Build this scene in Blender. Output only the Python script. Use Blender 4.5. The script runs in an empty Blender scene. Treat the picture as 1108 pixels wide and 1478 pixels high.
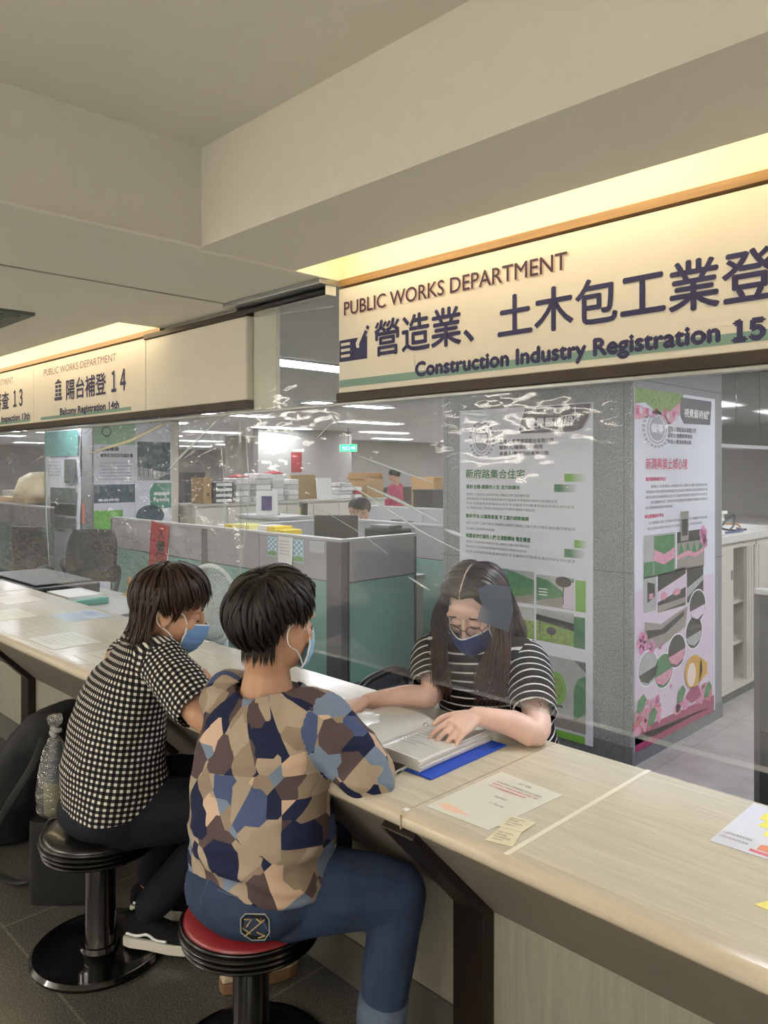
import bpy, math, random
import numpy as np
from mathutils import Vector, Matrix, noise

random.seed(7)
V = Vector
scene = bpy.context.scene
COL = scene.collection
PI = math.pi

def lin(r, g, b):
    return tuple(((c / 255.0) / 12.92 if c <= 10.3 else (((c / 255.0) + 0.055) / 1.055) ** 2.4) for c in (r, g, b)) + (1.0,)

# ------------------------------------------------------------------ camera, world, exposure
cam_data = bpy.data.cameras.new('camera')
cam = bpy.data.objects.new('camera', cam_data)
COL.objects.link(cam)
cam.location = (0.0, 0.0, 1.52)
cam.rotation_euler = (PI / 2, 0.0, math.radians(45.3))
cam_data.sensor_fit = 'AUTO'
cam_data.sensor_width = 36.0
cam_data.lens = 27.11
cam_data.shift_y = -64.0 / 1478.0
cam_data.clip_start = 0.02
scene.camera = cam

world = bpy.data.worlds.new('world')
scene.world = world
world.use_nodes = True
world.node_tree.nodes['Background'].inputs[0].default_value = (0.8, 0.85, 0.9, 1)
world.node_tree.nodes['Background'].inputs[1].default_value = 0.15

vs = scene.view_settings
vs.view_transform = 'Standard'
vs.look = 'None'
vs.gamma = 1.0
vs.use_curve_mapping = False
vs.exposure = 0.0

HALL_UPFILL = 3.0        # upward light of the added hall lights
HALL_FILL = 33.0       # added unseen lights hung behind the camera to brighten the hall
OFFICE_LAMP = 24.0     # office troffers
COVE_LAMP = 10.0      # warm tubes in the coves over the signs

# ------------------------------------------------------------------ materials
def nodes_of(name):
    m = bpy.data.materials.new(name)
    m.use_nodes = True
    nt = m.node_tree
    return m, nt, nt.nodes['Principled BSDF']

def N(nt, kind, **kw):
    n = nt.nodes.new(kind)
    for k, v in kw.items():
        setattr(n, k, v)
    return n

def ramp(nt, stops, interp='LINEAR'):
    r = N(nt, 'ShaderNodeValToRGB')
    r.color_ramp.interpolation = interp
    e = r.color_ramp.elements
    while len(e) < len(stops):
        e.new(0.5)
    for i, (p, c) in enumerate(stops):
        e[i].position = p
        e[i].color = c
    return r

def mat(name, rgb, rough=0.5, metal=0.0, spec=0.5, var=None, bump=None, stretch=(1, 1, 1), emit=None, alpha=None, coat=0.0, sheen=0.0, sss=0.0, vcol=None):
    """rgb 0-255; var=(scale, amount) mottles the colour, bump=(scale, strength) roughens the surface."""
    m, nt, b = nodes_of(name)
    c = lin(*rgb)
    b.inputs['Base Color'].default_value = c
    b.inputs['Roughness'].default_value = rough
    b.inputs['Metallic'].default_value = metal
    b.inputs['Specular IOR Level'].default_value = spec
    b.inputs['Coat Weight'].default_value = coat
    b.inputs['Sheen Weight'].default_value = sheen
    if sss:
        b.inputs['Subsurface Weight'].default_value = sss
        b.inputs['Subsurface Radius'].default_value = (0.012, 0.005, 0.003)
        b.inputs['Subsurface Scale'].default_value = 0.5
    if emit:
        b.inputs['Emission Color'].default_value = lin(*emit[0])
        b.inputs['Emission Strength'].default_value = emit[1]
    if var or bump:
        tc = N(nt, 'ShaderNodeTexCoord')
        mp = N(nt, 'ShaderNodeMapping')
        mp.inputs['Scale'].default_value = stretch
        nt.links.new(tc.outputs['Object'], mp.inputs['Vector'])
    if var:
        nz = N(nt, 'ShaderNodeTexNoise')
        nz.inputs['Scale'].default_value = var[0]
        nz.inputs['Detail'].default_value = 5
        nz.inputs['Roughness'].default_value = 0.65
        nt.links.new(mp.outputs[0], nz.inputs['Vector'])
        a = var[1]
        c2 = lin(*vcol) if vcol else tuple(min(1, x * (1 + a)) for x in c[:3]) + (1,)
        c1 = c if vcol else tuple(x * (1 - a) for x in c[:3]) + (1,)
        r = ramp(nt, [(0.3, c1), (0.7, c2)])
        nt.links.new(nz.outputs['Fac'], r.inputs['Fac'])
        nt.links.new(r.outputs['Color'], b.inputs['Base Color'])
    if bump:
        n2 = N(nt, 'ShaderNodeTexNoise')
        n2.inputs['Scale'].default_value = bump[0]
        n2.inputs['Detail'].default_value = 4
        nt.links.new(mp.outputs[0], n2.inputs['Vector'])
        bp = N(nt, 'ShaderNodeBump')
        bp.inputs['Strength'].default_value = bump[1]
        bp.inputs['Distance'].default_value = 0.01
        nt.links.new(n2.outputs['Fac'], bp.inputs['Height'])
        nt.links.new(bp.outputs['Normal'], b.inputs['Normal'])
    return m

def film_mat(name, haze=0.05, gloss=1.0, tint=(250, 252, 252), rough=0.06, bumpiness=0.25, scale=3.0, hazecol=(225, 228, 230)):
    """Clear plastic sheet: mostly see-through, a wrinkled sheen and a little milky haze."""
    m = bpy.data.materials.new(name)
    m.use_nodes = True
    nt = m.node_tree
    for n in list(nt.nodes):
        nt.nodes.remove(n)
    out = N(nt, 'ShaderNodeOutputMaterial')
    tr = N(nt, 'ShaderNodeBsdfTransparent')
    tr.inputs['Color'].default_value = lin(*tint)
    gl = N(nt, 'ShaderNodeBsdfGlossy')
    gl.inputs['Roughness'].default_value = rough
    df = N(nt, 'ShaderNodeBsdfTranslucent')
    df.inputs['Color'].default_value = lin(*hazecol)
    d2 = N(nt, 'ShaderNodeBsdfDiffuse')
    d2.inputs['Color'].default_value = lin(*hazecol)
    mh = N(nt, 'ShaderNodeMixShader')
    mh.inputs[0].default_value = 0.5
    nt.links.new(df.outputs[0], mh.inputs[1])
    nt.links.new(d2.outputs[0], mh.inputs[2])
    tc = N(nt, 'ShaderNodeTexCoord')
    mp = N(nt, 'ShaderNodeMapping')
    mp.inputs['Scale'].default_value = (1.0, 1.0, 2.2)
    mp.inputs['Rotation'].default_value = (0, 0.5, 0)
    nt.links.new(tc.outputs['Object'], mp.inputs[0])
    nz = N(nt, 'ShaderNodeTexNoise')
    nz.inputs['Scale'].default_value = scale
    nz.inputs['Detail'].default_value = 3
    nt.links.new(mp.outputs[0], nz.inputs['Vector'])
    bp = N(nt, 'ShaderNodeBump')
    bp.inputs['Strength'].default_value = bumpiness
    bp.inputs['Distance'].default_value = 0.05
    nt.links.new(nz.outputs['Fac'], bp.inputs['Height'])
    nt.links.new(bp.outputs[0], gl.inputs['Normal'])
    lw = N(nt, 'ShaderNodeLayerWeight')
    lw.inputs['Blend'].default_value = 0.5
    pw = N(nt, 'ShaderNodeMath', operation='POWER'); pw.inputs[1].default_value = 4.0
    nt.links.new(lw.outputs['Facing'], pw.inputs[0])
    mul = N(nt, 'ShaderNodeMath', operation='MULTIPLY_ADD', use_clamp=True)
    mul.inputs[1].default_value = 0.85 * gloss
    mul.inputs[2].default_value = 0.07 * gloss
    nt.links.new(pw.outputs[0], mul.inputs[0])
    m1 = N(nt, 'ShaderNodeMixShader')
    m1.inputs[0].default_value = haze
    nt.links.new(tr.outputs[0], m1.inputs[1])
    nt.links.new(mh.outputs[0], m1.inputs[2])
    m2 = N(nt, 'ShaderNodeMixShader')
    nt.links.new(mul.outputs[0], m2.inputs[0])
    nt.links.new(m1.outputs[0], m2.inputs[1])
    nt.links.new(gl.outputs[0], m2.inputs[2])
    nt.links.new(m2.outputs[0], out.inputs[0])
    return m

# ------------------------------------------------------------------ mesh building
def catmull(pts, n):
    pts = [V(p) for p in pts]
    if len(pts) < 3:
        return [pts[0].lerp(pts[-1], i / n) for i in range(n + 1)]
    out = []
    for i in range(len(pts) - 1):
        p0 = pts[max(i - 1, 0)]; p1 = pts[i]; p2 = pts[i + 1]; p3 = pts[min(i + 2, len(pts) - 1)]
        for k in range(n):
            t = k / n
            out.append(0.5 * ((2 * p1) + (p2 - p0) * t + (2 * p0 - 5 * p1 + 4 * p2 - p3) * t * t + (3 * p1 - p0 - 3 * p2 + p3) * t ** 3))
    out.append(pts[-1])
    return out

def lerplist(r, n):
    out = []
    for i in range(len(r) - 1):
        for k in range(n):
            t = k / n
            out.append(r[i] * (1 - t) + r[i + 1] * t)
    out.append(r[-1])
    return out

class MB:
    def __init__(s):
        s.v = []; s.f = []; s.m = []
    def add(s, vs_, fs_, mi=0):
        o = len(s.v)
        s.v += [tuple(p) for p in vs_]
        s.f += [tuple(i + o for i in f) for f in fs_]
        s.m += [mi] * len(fs_)
        return s
    def box(s, a, b, mi=0, rot=None, c=None):
        x0, y0, z0 = a; x1, y1, z1 = b
        p = [V(q) for q in ((x0, y0, z0), (x1, y0, z0), (x1, y1, z0), (x0, y1, z0), (x0, y0, z1), (x1, y0, z1), (x1, y1, z1), (x0, y1, z1))]
        if rot is not None:
            c = V(c) if c is not None else V(((x0 + x1) / 2, (y0 + y1) / 2, (z0 + z1) / 2))
            p = [c + rot @ (q - c) for q in p]
        return s.add(p, [(0, 3, 2, 1), (4, 5, 6, 7), (0, 1, 5, 4), (1, 2, 6, 5), (2, 3, 7, 6), (3, 0, 4, 7)], mi)
    def poly(s, pts, mi=0):
        return s.add(pts, [tuple(range(len(pts)))], mi)
    def prism(s, pts, d, mi=0):
        d = V(d); n = len(pts)
        a = [V(p) for p in pts]; b = [p + d for p in a]
        return s.add(a + b, [tuple(range(n - 1, -1, -1)), tuple(range(n, 2 * n))] + [(i, (i + 1) % n, n + (i + 1) % n, n + i) for i in range(n)], mi)
    def tube(s, pts, rad, n=10, mi=0, flat=1.0, up=None, closed=False, caps=True):
        pts = [V(p) for p in pts]; k = len(pts)
        if not isinstance(rad, (list, tuple)):
            rad = [rad] * k
        vs_ = []; prev = V(up) if up is not None else None
        for i, p in enumerate(pts):
            if closed:
                t = pts[(i + 1) % k] - pts[i - 1]
            else:
                t = pts[min(i + 1, k - 1)] - pts[max(i - 1, 0)]
            t = t.normalized() if t.length > 1e-9 else V((0, 0, 1))
            if prev is None:
                prev = V((0, 0, 1)) if abs(t.z) < 0.9 else V((0, 1, 0))
            a = (prev - t * prev.dot(t))
            if a.length < 1e-6:
                a = t.orthogonal()
            a.normalize()
            if up is None:
                prev = a
            b = t.cross(a)
            for j in range(n):
                q = 2 * PI * j / n
                vs_.append(p + a * (math.sin(q) * rad[i] * flat) + b * (math.cos(q) * rad[i]))
        fs_ = []
        for i in range(k if closed else k - 1):
            for j in range(n):
                i2 = (i + 1) % k
                fs_.append((i * n + j, i * n + (j + 1) % n, i2 * n + (j + 1) % n, i2 * n + j))
        if caps and not closed:
            fs_.append(tuple(range(n - 1, -1, -1)))
            fs_.append(tuple((k - 1) * n + j for j in range(n)))
        return s.add(vs_, fs_, mi)
    def limb(s, pts, rad, n=16, sub=5, mi=0, flat=1.0, up=None):
        """round-ended tapering limb through the joints"""
        pts = catmull(pts, sub); rad = lerplist(list(rad), sub) if len(rad) > 1 else [rad[0]] * len(pts)
        t0 = (pts[0] - pts[1]).normalized(); t1 = (pts[-1] - pts[-2]).normalized()
        pre = [(pts[0] + t0 * rad[0] * a, rad[0] * math.sqrt(max(0.0, 1 - a * a))) for a in (0.98, 0.8, 0.45)]
        post = [(pts[-1] + t1 * rad[-1] * a, rad[-1] * math.sqrt(max(0.0, 1 - a * a))) for a in (0.45, 0.8, 0.98)]
        P_ = [p for p, _ in pre] + pts + [p for p, _ in post]
        R_ = [r for _, r in pre] + rad + [r for _, r in post]
        return s.tube(P_, R_, n, mi, flat, up)
    def loft(s, secs, n=28, sub=4, mi=0, ex=2.4):
        """secs: (centre, half width, half depth, right vector, front vector)"""
        C_ = catmull([q[0] for q in secs], sub)
        A_ = lerplist([q[1] for q in secs], sub); B_ = lerplist([q[2] for q in secs], sub)
        R_ = lerplist([V(q[3]) for q in secs], sub); F_ = lerplist([V(q[4]) for q in secs], sub)
        vs_ = []; k = len(C_)
        for i in range(k):
            for j in range(n):
                q = 2 * PI * j / n
                cx = math.copysign(abs(math.cos(q)) ** (2 / ex), math.cos(q)); sy = math.copysign(abs(math.sin(q)) ** (2 / ex), math.sin(q))
                vs_.append(C_[i] + R_[i].normalized() * (A_[i] * cx) + F_[i].normalized() * (B_[i] * sy))
        fs_ = [(i * n + j, i * n + (j + 1) % n, (i + 1) * n + (j + 1) % n, (i + 1) * n + j) for i in range(k - 1) for j in range(n)]
        fs_ += [tuple(range(n - 1, -1, -1)), tuple((k - 1) * n + j for j in range(n))]
        return s.add(vs_, fs_, mi)
    def ell(s, c, r, frame=None, nu=20, nv=12, mi=0):
        """ellipsoid; frame = three axes"""
        c = V(c); ax = frame or (V((1, 0, 0)), V((0, 1, 0)), V((0, 0, 1)))
        vs_ = []
        for i in range(nv + 1):
            th = PI * i / nv
            for j in range(nu):
                ph = 2 * PI * j / nu
                vs_.append(c + ax[0] * (r[0] * math.sin(th) * math.cos(ph)) + ax[1] * (r[1] * math.sin(th) * math.sin(ph)) + ax[2] * (r[2] * math.cos(th)))
        fs_ = [(i * nu + j, (i + 1) * nu + j, (i + 1) * nu + (j + 1) % nu, i * nu + (j + 1) % nu) for i in range(nv) for j in range(nu)]
        return s.add(vs_, fs_, mi)
    def lathe(s, prof, c, n=32, mi=0, axis=None):
        """prof: (radius, height) from bottom to top around axis through c"""
        c = V(c); z = V(axis).normalized() if axis is not None else V((0, 0, 1))
        x = z.orthogonal().normalized(); y = z.cross(x)
        vs_ = [c + z * h + (x * math.cos(2 * PI * j / n) + y * math.sin(2 * PI * j / n)) * r for r, h in prof for j in range(n)]
        k = len(prof)
        fs_ = [(i * n + j, i * n + (j + 1) % n, (i + 1) * n + (j + 1) % n, (i + 1) * n + j) for i in range(k - 1) for j in range(n)]
        fs_ += [tuple(range(n - 1, -1, -1)), tuple((k - 1) * n + j for j in range(n))]
        return s.add(vs_, fs_, mi)
    def grid(s, fn, nu, nv, mi=0):
        vs_ = [fn(i / nu, j / nv) for j in range(nv + 1) for i in range(nu + 1)]
        w = nu + 1
        fs_ = [(j * w + i, j * w + i + 1, (j + 1) * w + i + 1, (j + 1) * w + i) for j in range(nv) for i in range(nu)]
        return s.add(vs_, fs_, mi)
    def mesh(s, name):
        me = bpy.data.meshes.new(name)
        me.from_pydata(s.v, [], s.f)
        me.polygons.foreach_set('material_index', s.m)
        me.update()
        return me
    def build(s, name, mats, parent=None, smooth=False, bevel=0.0, solid=0.0, angle=None):
        me = s.mesh(name)
        return link(name, me, mats, parent, smooth, bevel, solid, angle)

def link(name, me, mats, parent=None, smooth=False, bevel=0.0, solid=0.0, angle=None):
    if len(me.materials):
        me.materials.clear()
    for m in (mats if isinstance(mats, (list, tuple)) else [mats]):
        me.materials.append(m)
    if smooth or angle:
        me.polygons.foreach_set('use_smooth', [True] * len(me.polygons))
    if angle:
        me.set_sharp_from_angle(angle=math.radians(angle))
    o = bpy.data.objects.new(name, me)
    COL.objects.link(o)
    if parent is not None:
        attach(o, parent)
    if solid:
        md = o.modifiers.new('solid', 'SOLIDIFY'); md.thickness = solid; md.offset = 0
    if bevel:
        md = o.modifiers.new('bevel', 'BEVEL'); md.width = bevel; md.segments = 2; md.limit_method = 'ANGLE'; md.angle_limit = math.radians(40)
    return o

def origin_of(o):
    q = V(o.location)
    while o.parent is not None:
        o = o.parent
        q = V(o.location) if o.type == 'EMPTY' else q
    return q

def attach(o, p):
    """world-space meshes stay where they are; the Empty at the top carries the offset"""
    o.parent = p
    if p.type == 'EMPTY':
        o.matrix_parent_inverse = Matrix.Translation(-V(p.location))

def tag(o, label=None, cat=None, group=None, kind=None):
    if label: o['label'] = label
    if cat: o['category'] = cat
    if group: o['group'] = group
    if kind: o['kind'] = kind
    return o

def thing(name, label, cat, loc=(0, 0, 0), group=None):
    o = bpy.data.objects.new(name, None)
    o.empty_display_size = 0.1
    COL.objects.link(o)
    o.location = loc
    return tag(o, label, cat, group)

def struct(name, mb, mats, bevel=0.0, smooth=False):
    return tag(mb.build(name, mats, None, smooth, bevel), kind='structure')

def dup(o, loc, rotz=0.0, label=None, group=None):
    r = o.copy(); COL.objects.link(r); r.location = loc; r.rotation_euler = (0, 0, rotz)
    if label: r['label'] = label
    if group: r['group'] = group
    for ch in list(o.children):
        c = ch.copy(); COL.objects.link(c); c.parent = r; c.matrix_parent_inverse = ch.matrix_parent_inverse.copy()
        for g in list(ch.children):
            d = g.copy(); COL.objects.link(d); d.parent = c; d.matrix_parent_inverse = g.matrix_parent_inverse.copy()
    return r

# ------------------------------------------------------------------ writing
_text_cache = {}
def text_mesh(body):
    if body in _text_cache:
        return _text_cache[body]
    cu = bpy.data.curves.new('t', 'FONT')
    cu.body = body
    cu.resolution_u = 3
    ob = bpy.data.objects.new('t', cu)
    COL.objects.link(ob)
    dg = bpy.context.evaluated_depsgraph_get()
    me = bpy.data.meshes.new_from_object(ob.evaluated_get(dg))
    vs_ = np.array([v.co[:2] for v in me.vertices]) if len(me.vertices) else np.zeros((1, 2))
    fs_ = [tuple(p.vertices) for p in me.polygons]
    bpy.data.objects.remove(ob)
    bpy.data.meshes.remove(me)
    lo = vs_.min(0); hi = vs_.max(0)
    vs_ = (vs_ - lo) / np.maximum(hi - lo, 1e-6)
    _text_cache[body] = (vs_, fs_)
    return vs_, fs_

class Flat:
    """a printed face: origin lower left, u to the right, w up; layers stand off the face by fractions of a millimetre"""
    def __init__(s, o, u, w, W=1.0, H=1.0):
        s.o = V(o); s.u = V(u).normalized(); s.w = V(w).normalized(); s.n = s.u.cross(s.w); s.W = W; s.H = H
        s.mb = MB(); s.k = 1
    def p(s, a, b, lay):
        return s.o + s.u * (a * s.W) + s.w * (b * s.H) + s.n * (0.0004 * lay)
    def rect(s, a0, b0, a1, b1, mi, lay=1):
        s.mb.poly([s.p(a0, b0, lay), s.p(a1, b0, lay), s.p(a1, b1, lay), s.p(a0, b1, lay)], mi)
    def poly(s, pts, mi, lay=1):
        s.mb.poly([s.p(a, b, lay) for a, b in pts], mi)
    def ell(s, c, r, mi, lay=1, n=28):
        s.poly([(c[0] + r[0] * math.cos(2 * PI * i / n), c[1] + r[1] * math.sin(2 * PI * i / n)) for i in range(n)], mi, lay)
    def text(s, body, a0, b0, a1, b1, mi, lay=2, bold=0.0, skew=0.0):
        vs_, fs_ = text_mesh(body)
        offs = [(0, 0)] if not bold else [(0, 0), (bold, 0), (-bold, 0), (0, bold), (0, -bold)]
        for k, (dx, dy) in enumerate(offs):
            P_ = [s.p(a0 + (a1 - a0) * x + dx + skew * (y - 0.5) * (b1 - b0), b0 + (b1 - b0) * y + dy * s.W / s.H, lay + 0.3 * k) for x, y in vs_]
            s.mb.add(P_, fs_, mi)
    def build(s, name, mats, parent):
        return s.mb.build(name, mats, parent)

# ================================================================== MATERIALS OF THE PLACE
M = {}
M['ceil'] = mat('ceiling_paint', (214, 211, 200), 0.8, var=(30, 0.02))
M['ofceil'] = mat('office_ceiling', (205, 203, 198), 0.75)
M['wall'] = mat('office_wall', (172, 170, 164), 0.8)
M['hallwall'] = mat('hall_wall', (222, 220, 212), 0.8)
M['cove'] = mat('cove_plaster', (246, 238, 212), 0.7)
M['lampwarm'] = mat('warm_tube', (255, 240, 200), 0.5, emit=((255, 236, 200), COVE_LAMP))
M['lampcool'] = mat('office_lamp', (250, 252, 255), 0.5, emit=((246, 248, 255), OFFICE_LAMP))
M['fillup'] = mat('hall_upfill', (255, 252, 245), 0.5, emit=((255, 246, 230), HALL_UPFILL))
M['fillhall'] = mat('hall_fill', (255, 252, 245), 0.5, emit=((255, 248, 236), HALL_FILL))
M['white'] = mat('white_paint', (232, 231, 226), 0.5)
M['paper'] = mat('paper', (236, 235, 232), 0.7)
M['cream'] = mat('sign_vinyl', (222, 216, 204), 0.45, spec=0.3)
M['navy'] = mat('sign_navy', (46, 46, 88), 0.5)
M['plum'] = mat('sign_plum', (66, 44, 66), 0.5)
M['teal'] = mat('sign_teal', (124, 156, 146), 0.5)
M['wooddark'] = mat('dark_rail_wood', (52, 38, 27), 0.4, var=(12, 0.3), stretch=(0.6, 8, 8))
M['woodtan'] = mat('tan_wood', (150, 116, 74), 0.4, var=(9, 0.2), stretch=(0.5, 10, 10))
M['alu'] = mat('aluminium', (168, 172, 172), 0.32, 0.85)
M['grey'] = mat('grey_metal', (120, 122, 124), 0.45, 0.3)
M['black'] = mat('black_plastic', (18, 18, 20), 0.4)
M['blackgloss'] = mat('black_gloss', (10, 10, 11), 0.16, coat=0.5)
M['vent'] = mat('vent_grey', (98, 104, 96), 0.6)

def granite(name, base, lo, hi, scale, rough, tile=None, mortar=None):
    m, nt, b = nodes_of(name)
    tc = N(nt, 'ShaderNodeTexCoord')
    n1 = N(nt, 'ShaderNodeTexNoise'); n1.inputs['Scale'].default_value = scale; n1.inputs['Detail'].default_value = 3
    n2 = N(nt, 'ShaderNodeTexNoise'); n2.inputs['Scale'].default_value = 2.5; n2.inputs['Detail'].default_value = 4
    vo = N(nt, 'ShaderNodeTexVoronoi'); vo.inputs['Scale'].default_value = scale * 1.1
    for n in (n1, n2, vo):
        nt.links.new(tc.outputs['Object'], n.inputs['Vector'])
    r = ramp(nt, [(0.32, lin(*lo)), (0.5, lin(*base)), (0.68, lin(*hi))])
    nt.links.new(n1.outputs['Fac'], r.inputs['Fac'])
    mx = N(nt, 'ShaderNodeMix', data_type='RGBA', blend_type='MULTIPLY'); mx.inputs['Factor'].default_value = 0.35
    r2 = ramp(nt, [(0.3, (0.6, 0.6, 0.6, 1)), (0.7, (1.15, 1.15, 1.12, 1))])
    nt.links.new(n2.outputs['Fac'], r2.inputs['Fac'])
    nt.links.new(r.outputs['Color'], mx.inputs['A']); nt.links.new(r2.outputs['Color'], mx.inputs['B'])
    last = mx.outputs['Result']
    if tile:
        br = N(nt, 'ShaderNodeTexBrick', offset=0.0)
        br.inputs['Color1'].default_value = (1, 1, 1, 1); br.inputs['Color2'].default_value = (0.94, 0.94, 0.94, 1)
        br.inputs['Mortar'].default_value = mortar
        br.inputs['Scale'].default_value = 1.0
        br.inputs['Mortar Size'].default_value = 0.004
        br.inputs['Brick Width'].default_value = tile[0]; br.inputs['Row Height'].default_value = tile[1]
        nt.links.new(tc.outputs['Object'], br.inputs['Vector'])
        mm = N(nt, 'ShaderNodeMix', data_type='RGBA', blend_type='MULTIPLY'); mm.inputs['Factor'].default_value = 1.0
        nt.links.new(last, mm.inputs['A']); nt.links.new(br.outputs['Color'], mm.inputs['B'])
        last = mm.outputs['Result']
    nt.links.new(last, b.inputs['Base Color'])
    b.inputs['Roughness'].default_value = rough
    return m

M['pillar'] = granite('grey_granite', (142, 145, 148), (112, 115, 119), (170, 172, 175), 150, 0.45)
M['terrazzo'] = granite('dark_terrazzo', (84, 83, 78), (62, 61, 57), (112, 110, 102), 210, 0.2, (0.9, 0.9), (1.6, 1.6, 1.5, 1))
M['offloor'] = granite('office_tile', (178, 174, 174), (168, 164, 164), (186, 182, 182), 8, 0.35, (0.6, 0.6), (0.7, 0.7, 0.7, 1))

def laminate(name, c1, c2, rough, stretch):
    m, nt, b = nodes_of(name)
    tc = N(nt, 'ShaderNodeTexCoord')
    mp = N(nt, 'ShaderNodeMapping'); mp.inputs['Scale'].default_value = stretch
    nt.links.new(tc.outputs['Object'], mp.inputs[0])
    nz = N(nt, 'ShaderNodeTexNoise'); nz.inputs['Scale'].default_value = 5; nz.inputs['Detail'].default_value = 6; nz.inputs['Roughness'].default_value = 0.7
    nt.links.new(mp.outputs[0], nz.inputs['Vector'])
    r = ramp(nt, [(0.3, lin(*c1)), (0.65, lin(*c2))])
    nt.links.new(nz.outputs['Fac'], r.inputs['Fac'])
    n2 = N(nt, 'ShaderNodeTexNoise'); n2.inputs['Scale'].default_value = 2.0; n2.inputs['Detail'].default_value = 3
    nt.links.new(tc.outputs['Object'], n2.inputs['Vector'])
    r2 = ramp(nt, [(0.35, (0.96, 0.94, 0.87, 1)), (0.7, (1.02, 1.02, 1.02, 1))])
    nt.links.new(n2.outputs['Fac'], r2.inputs['Fac'])
    mm = N(nt, 'ShaderNodeMix', data_type='RGBA', blend_type='MULTIPLY'); mm.inputs['Factor'].default_value = 0.8
    nt.links.new(r.outputs[0], mm.inputs['A']); nt.links.new(r2.outputs[0], mm.inputs['B'])
    nt.links.new(mm.outputs['Result'], b.inputs['Base Color'])
    b.inputs['Roughness'].default_value = rough
    return m

M['counter'] = laminate('counter_laminate', (202, 196, 180), (220, 215, 200), 0.14, (0.9, 14, 14))
M['nose'] = laminate('counter_nosing', (196, 186, 168), (210, 200, 184), 0.22, (0.9, 10, 10))
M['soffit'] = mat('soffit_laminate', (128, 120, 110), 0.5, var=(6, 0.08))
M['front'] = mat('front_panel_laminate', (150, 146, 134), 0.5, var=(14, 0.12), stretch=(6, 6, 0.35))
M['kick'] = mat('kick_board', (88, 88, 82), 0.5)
M['bracket'] = mat('dark_bronze', (38, 30, 25), 0.4, 0.3)
M['seam'] = mat('white_seam', (240, 234, 216), 0.3)

# ================================================================== SETTING
b = MB(); b.box((-16, -0.7, -0.1), (5, 1.78, 0.0)); struct('floor_hall', b, M['terrazzo'])
b = MB(); b.box((-16, -4, -0.1), (5, -0.7, 0.0)); struct('floor_bounce', b, mat('bounce_tile', (236, 233, 226), 0.3))  # unseen white floor added to bounce light up to the ceilings
b = MB(); b.box((-26, 1.78, -0.1), (5, 26, 0.0)); struct('floor_office', b, M['offloor'])
b = MB()
b.box((-16, -4, 2.13), (-1.87, 1.485, 2.7))
b.box((-1.87, 1.14, 2.13), (5, 1.485, 2.7))
b.box((-1.87, -4, 2.403), (5, 1.14, 2.7))
b.box((-3.085, 1.485, 2.13), (-1.90, 1.70, 2.7))
struct('ceiling_hall', b, M['ceil'])
b = MB()
b.box((-16, 1.485, 2.30), (-3.085, 1.70, 2.7)); b.box((-1.90, 1.485, 2.30), (5, 1.70, 2.7))
b.box((-16, 1.70, 2.10), (-3.085, 1.76, 2.7)); b.box((-1.90, 1.70, 2.10), (5, 1.76, 2.7))
b.box((-16, 1.4845, 2.133), (-3.085, 1.4855, 2.30)); b.box((-1.90, 1.4845, 2.133), (5, 1.4855, 2.30))
b.box((-3.0855, 1.485, 2.133), (-3.0845, 1.70, 2.30)); b.box((-1.9005, 1.485, 2.133), (-1.8995, 1.70, 2.30))
struct('ceiling_cove', b, M['cove'])
b = MB(); b.box((-26, 1.76, 2.22), (5, 26, 2.7)); struct('ceiling_office', b, M['ofceil'])
b = MB(); b.box((-3.085, 1.70, 2.12), (-1.90, 1.76, 2.7)); struct('wall_header', b, M['ceil'])
b = MB(); b.box((-16, -4.1, 0), (5, -4, 2.7)); struct('wall_hall', b, M['hallwall'])
b = MB(); b.box((5, -4.1, 0), (5.1, 26, 2.7)); struct('wall_right', b, M['hallwall'])
b = MB(); b.box((-16.1, -4.1, 0), (-16, 1.78, 2.7)); struct('wall_left', b, M['hallwall'])
b = MB(); b.box((-26, 25.9, 0), (5, 26, 2.7)); struct('wall_back', b, M['wall'])
b = MB(); b.box((-26.1, 1.78, 0), (-26, 26, 2.7)); struct('wall_office', b, M['wall'])
b = MB(); b.box((-26, 1.70, 0), (-16, 1.78, 2.7)); struct('wall_side', b, M['wall'])
b = MB(); b.box((-1.90, 13.0, 0), (5, 13.15, 2.7)); struct('wall_partition', b, mat('dark_wall', (128, 125, 116), 0.7))
b = MB(); b.box((-14.6, 9.5, 1.0), (-14.5, 18, 2.3)); struct('wall_screen', b, mat('screen_wall', (150, 146, 140), 0.8))

# joints and strips on the ceiling
b = MB(); b.box((-1.876, -1, 2.1268), (-1.864, 1.14, 2.13)); b.box((-1.90, 1.14, 2.1268), (-1.885, 1.62, 2.13)); struct('trim_1', b, mat('joint_pale', (226, 224, 214), 0.5))
b = MB(); b.box((-2.46, -1, 2.1275), (-2.449, 1.66, 2.13)); struct('trim_2', b, mat('joint_dark', (150, 146, 136), 0.6))
b = MB(); b.box((-16, 1.674, 2.112), (-3.085, 1.70, 2.134)); b.box((-1.90, 1.674, 2.112), (5, 1.70, 2.134)); struct('trim_3', b, M['woodtan'])

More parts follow.
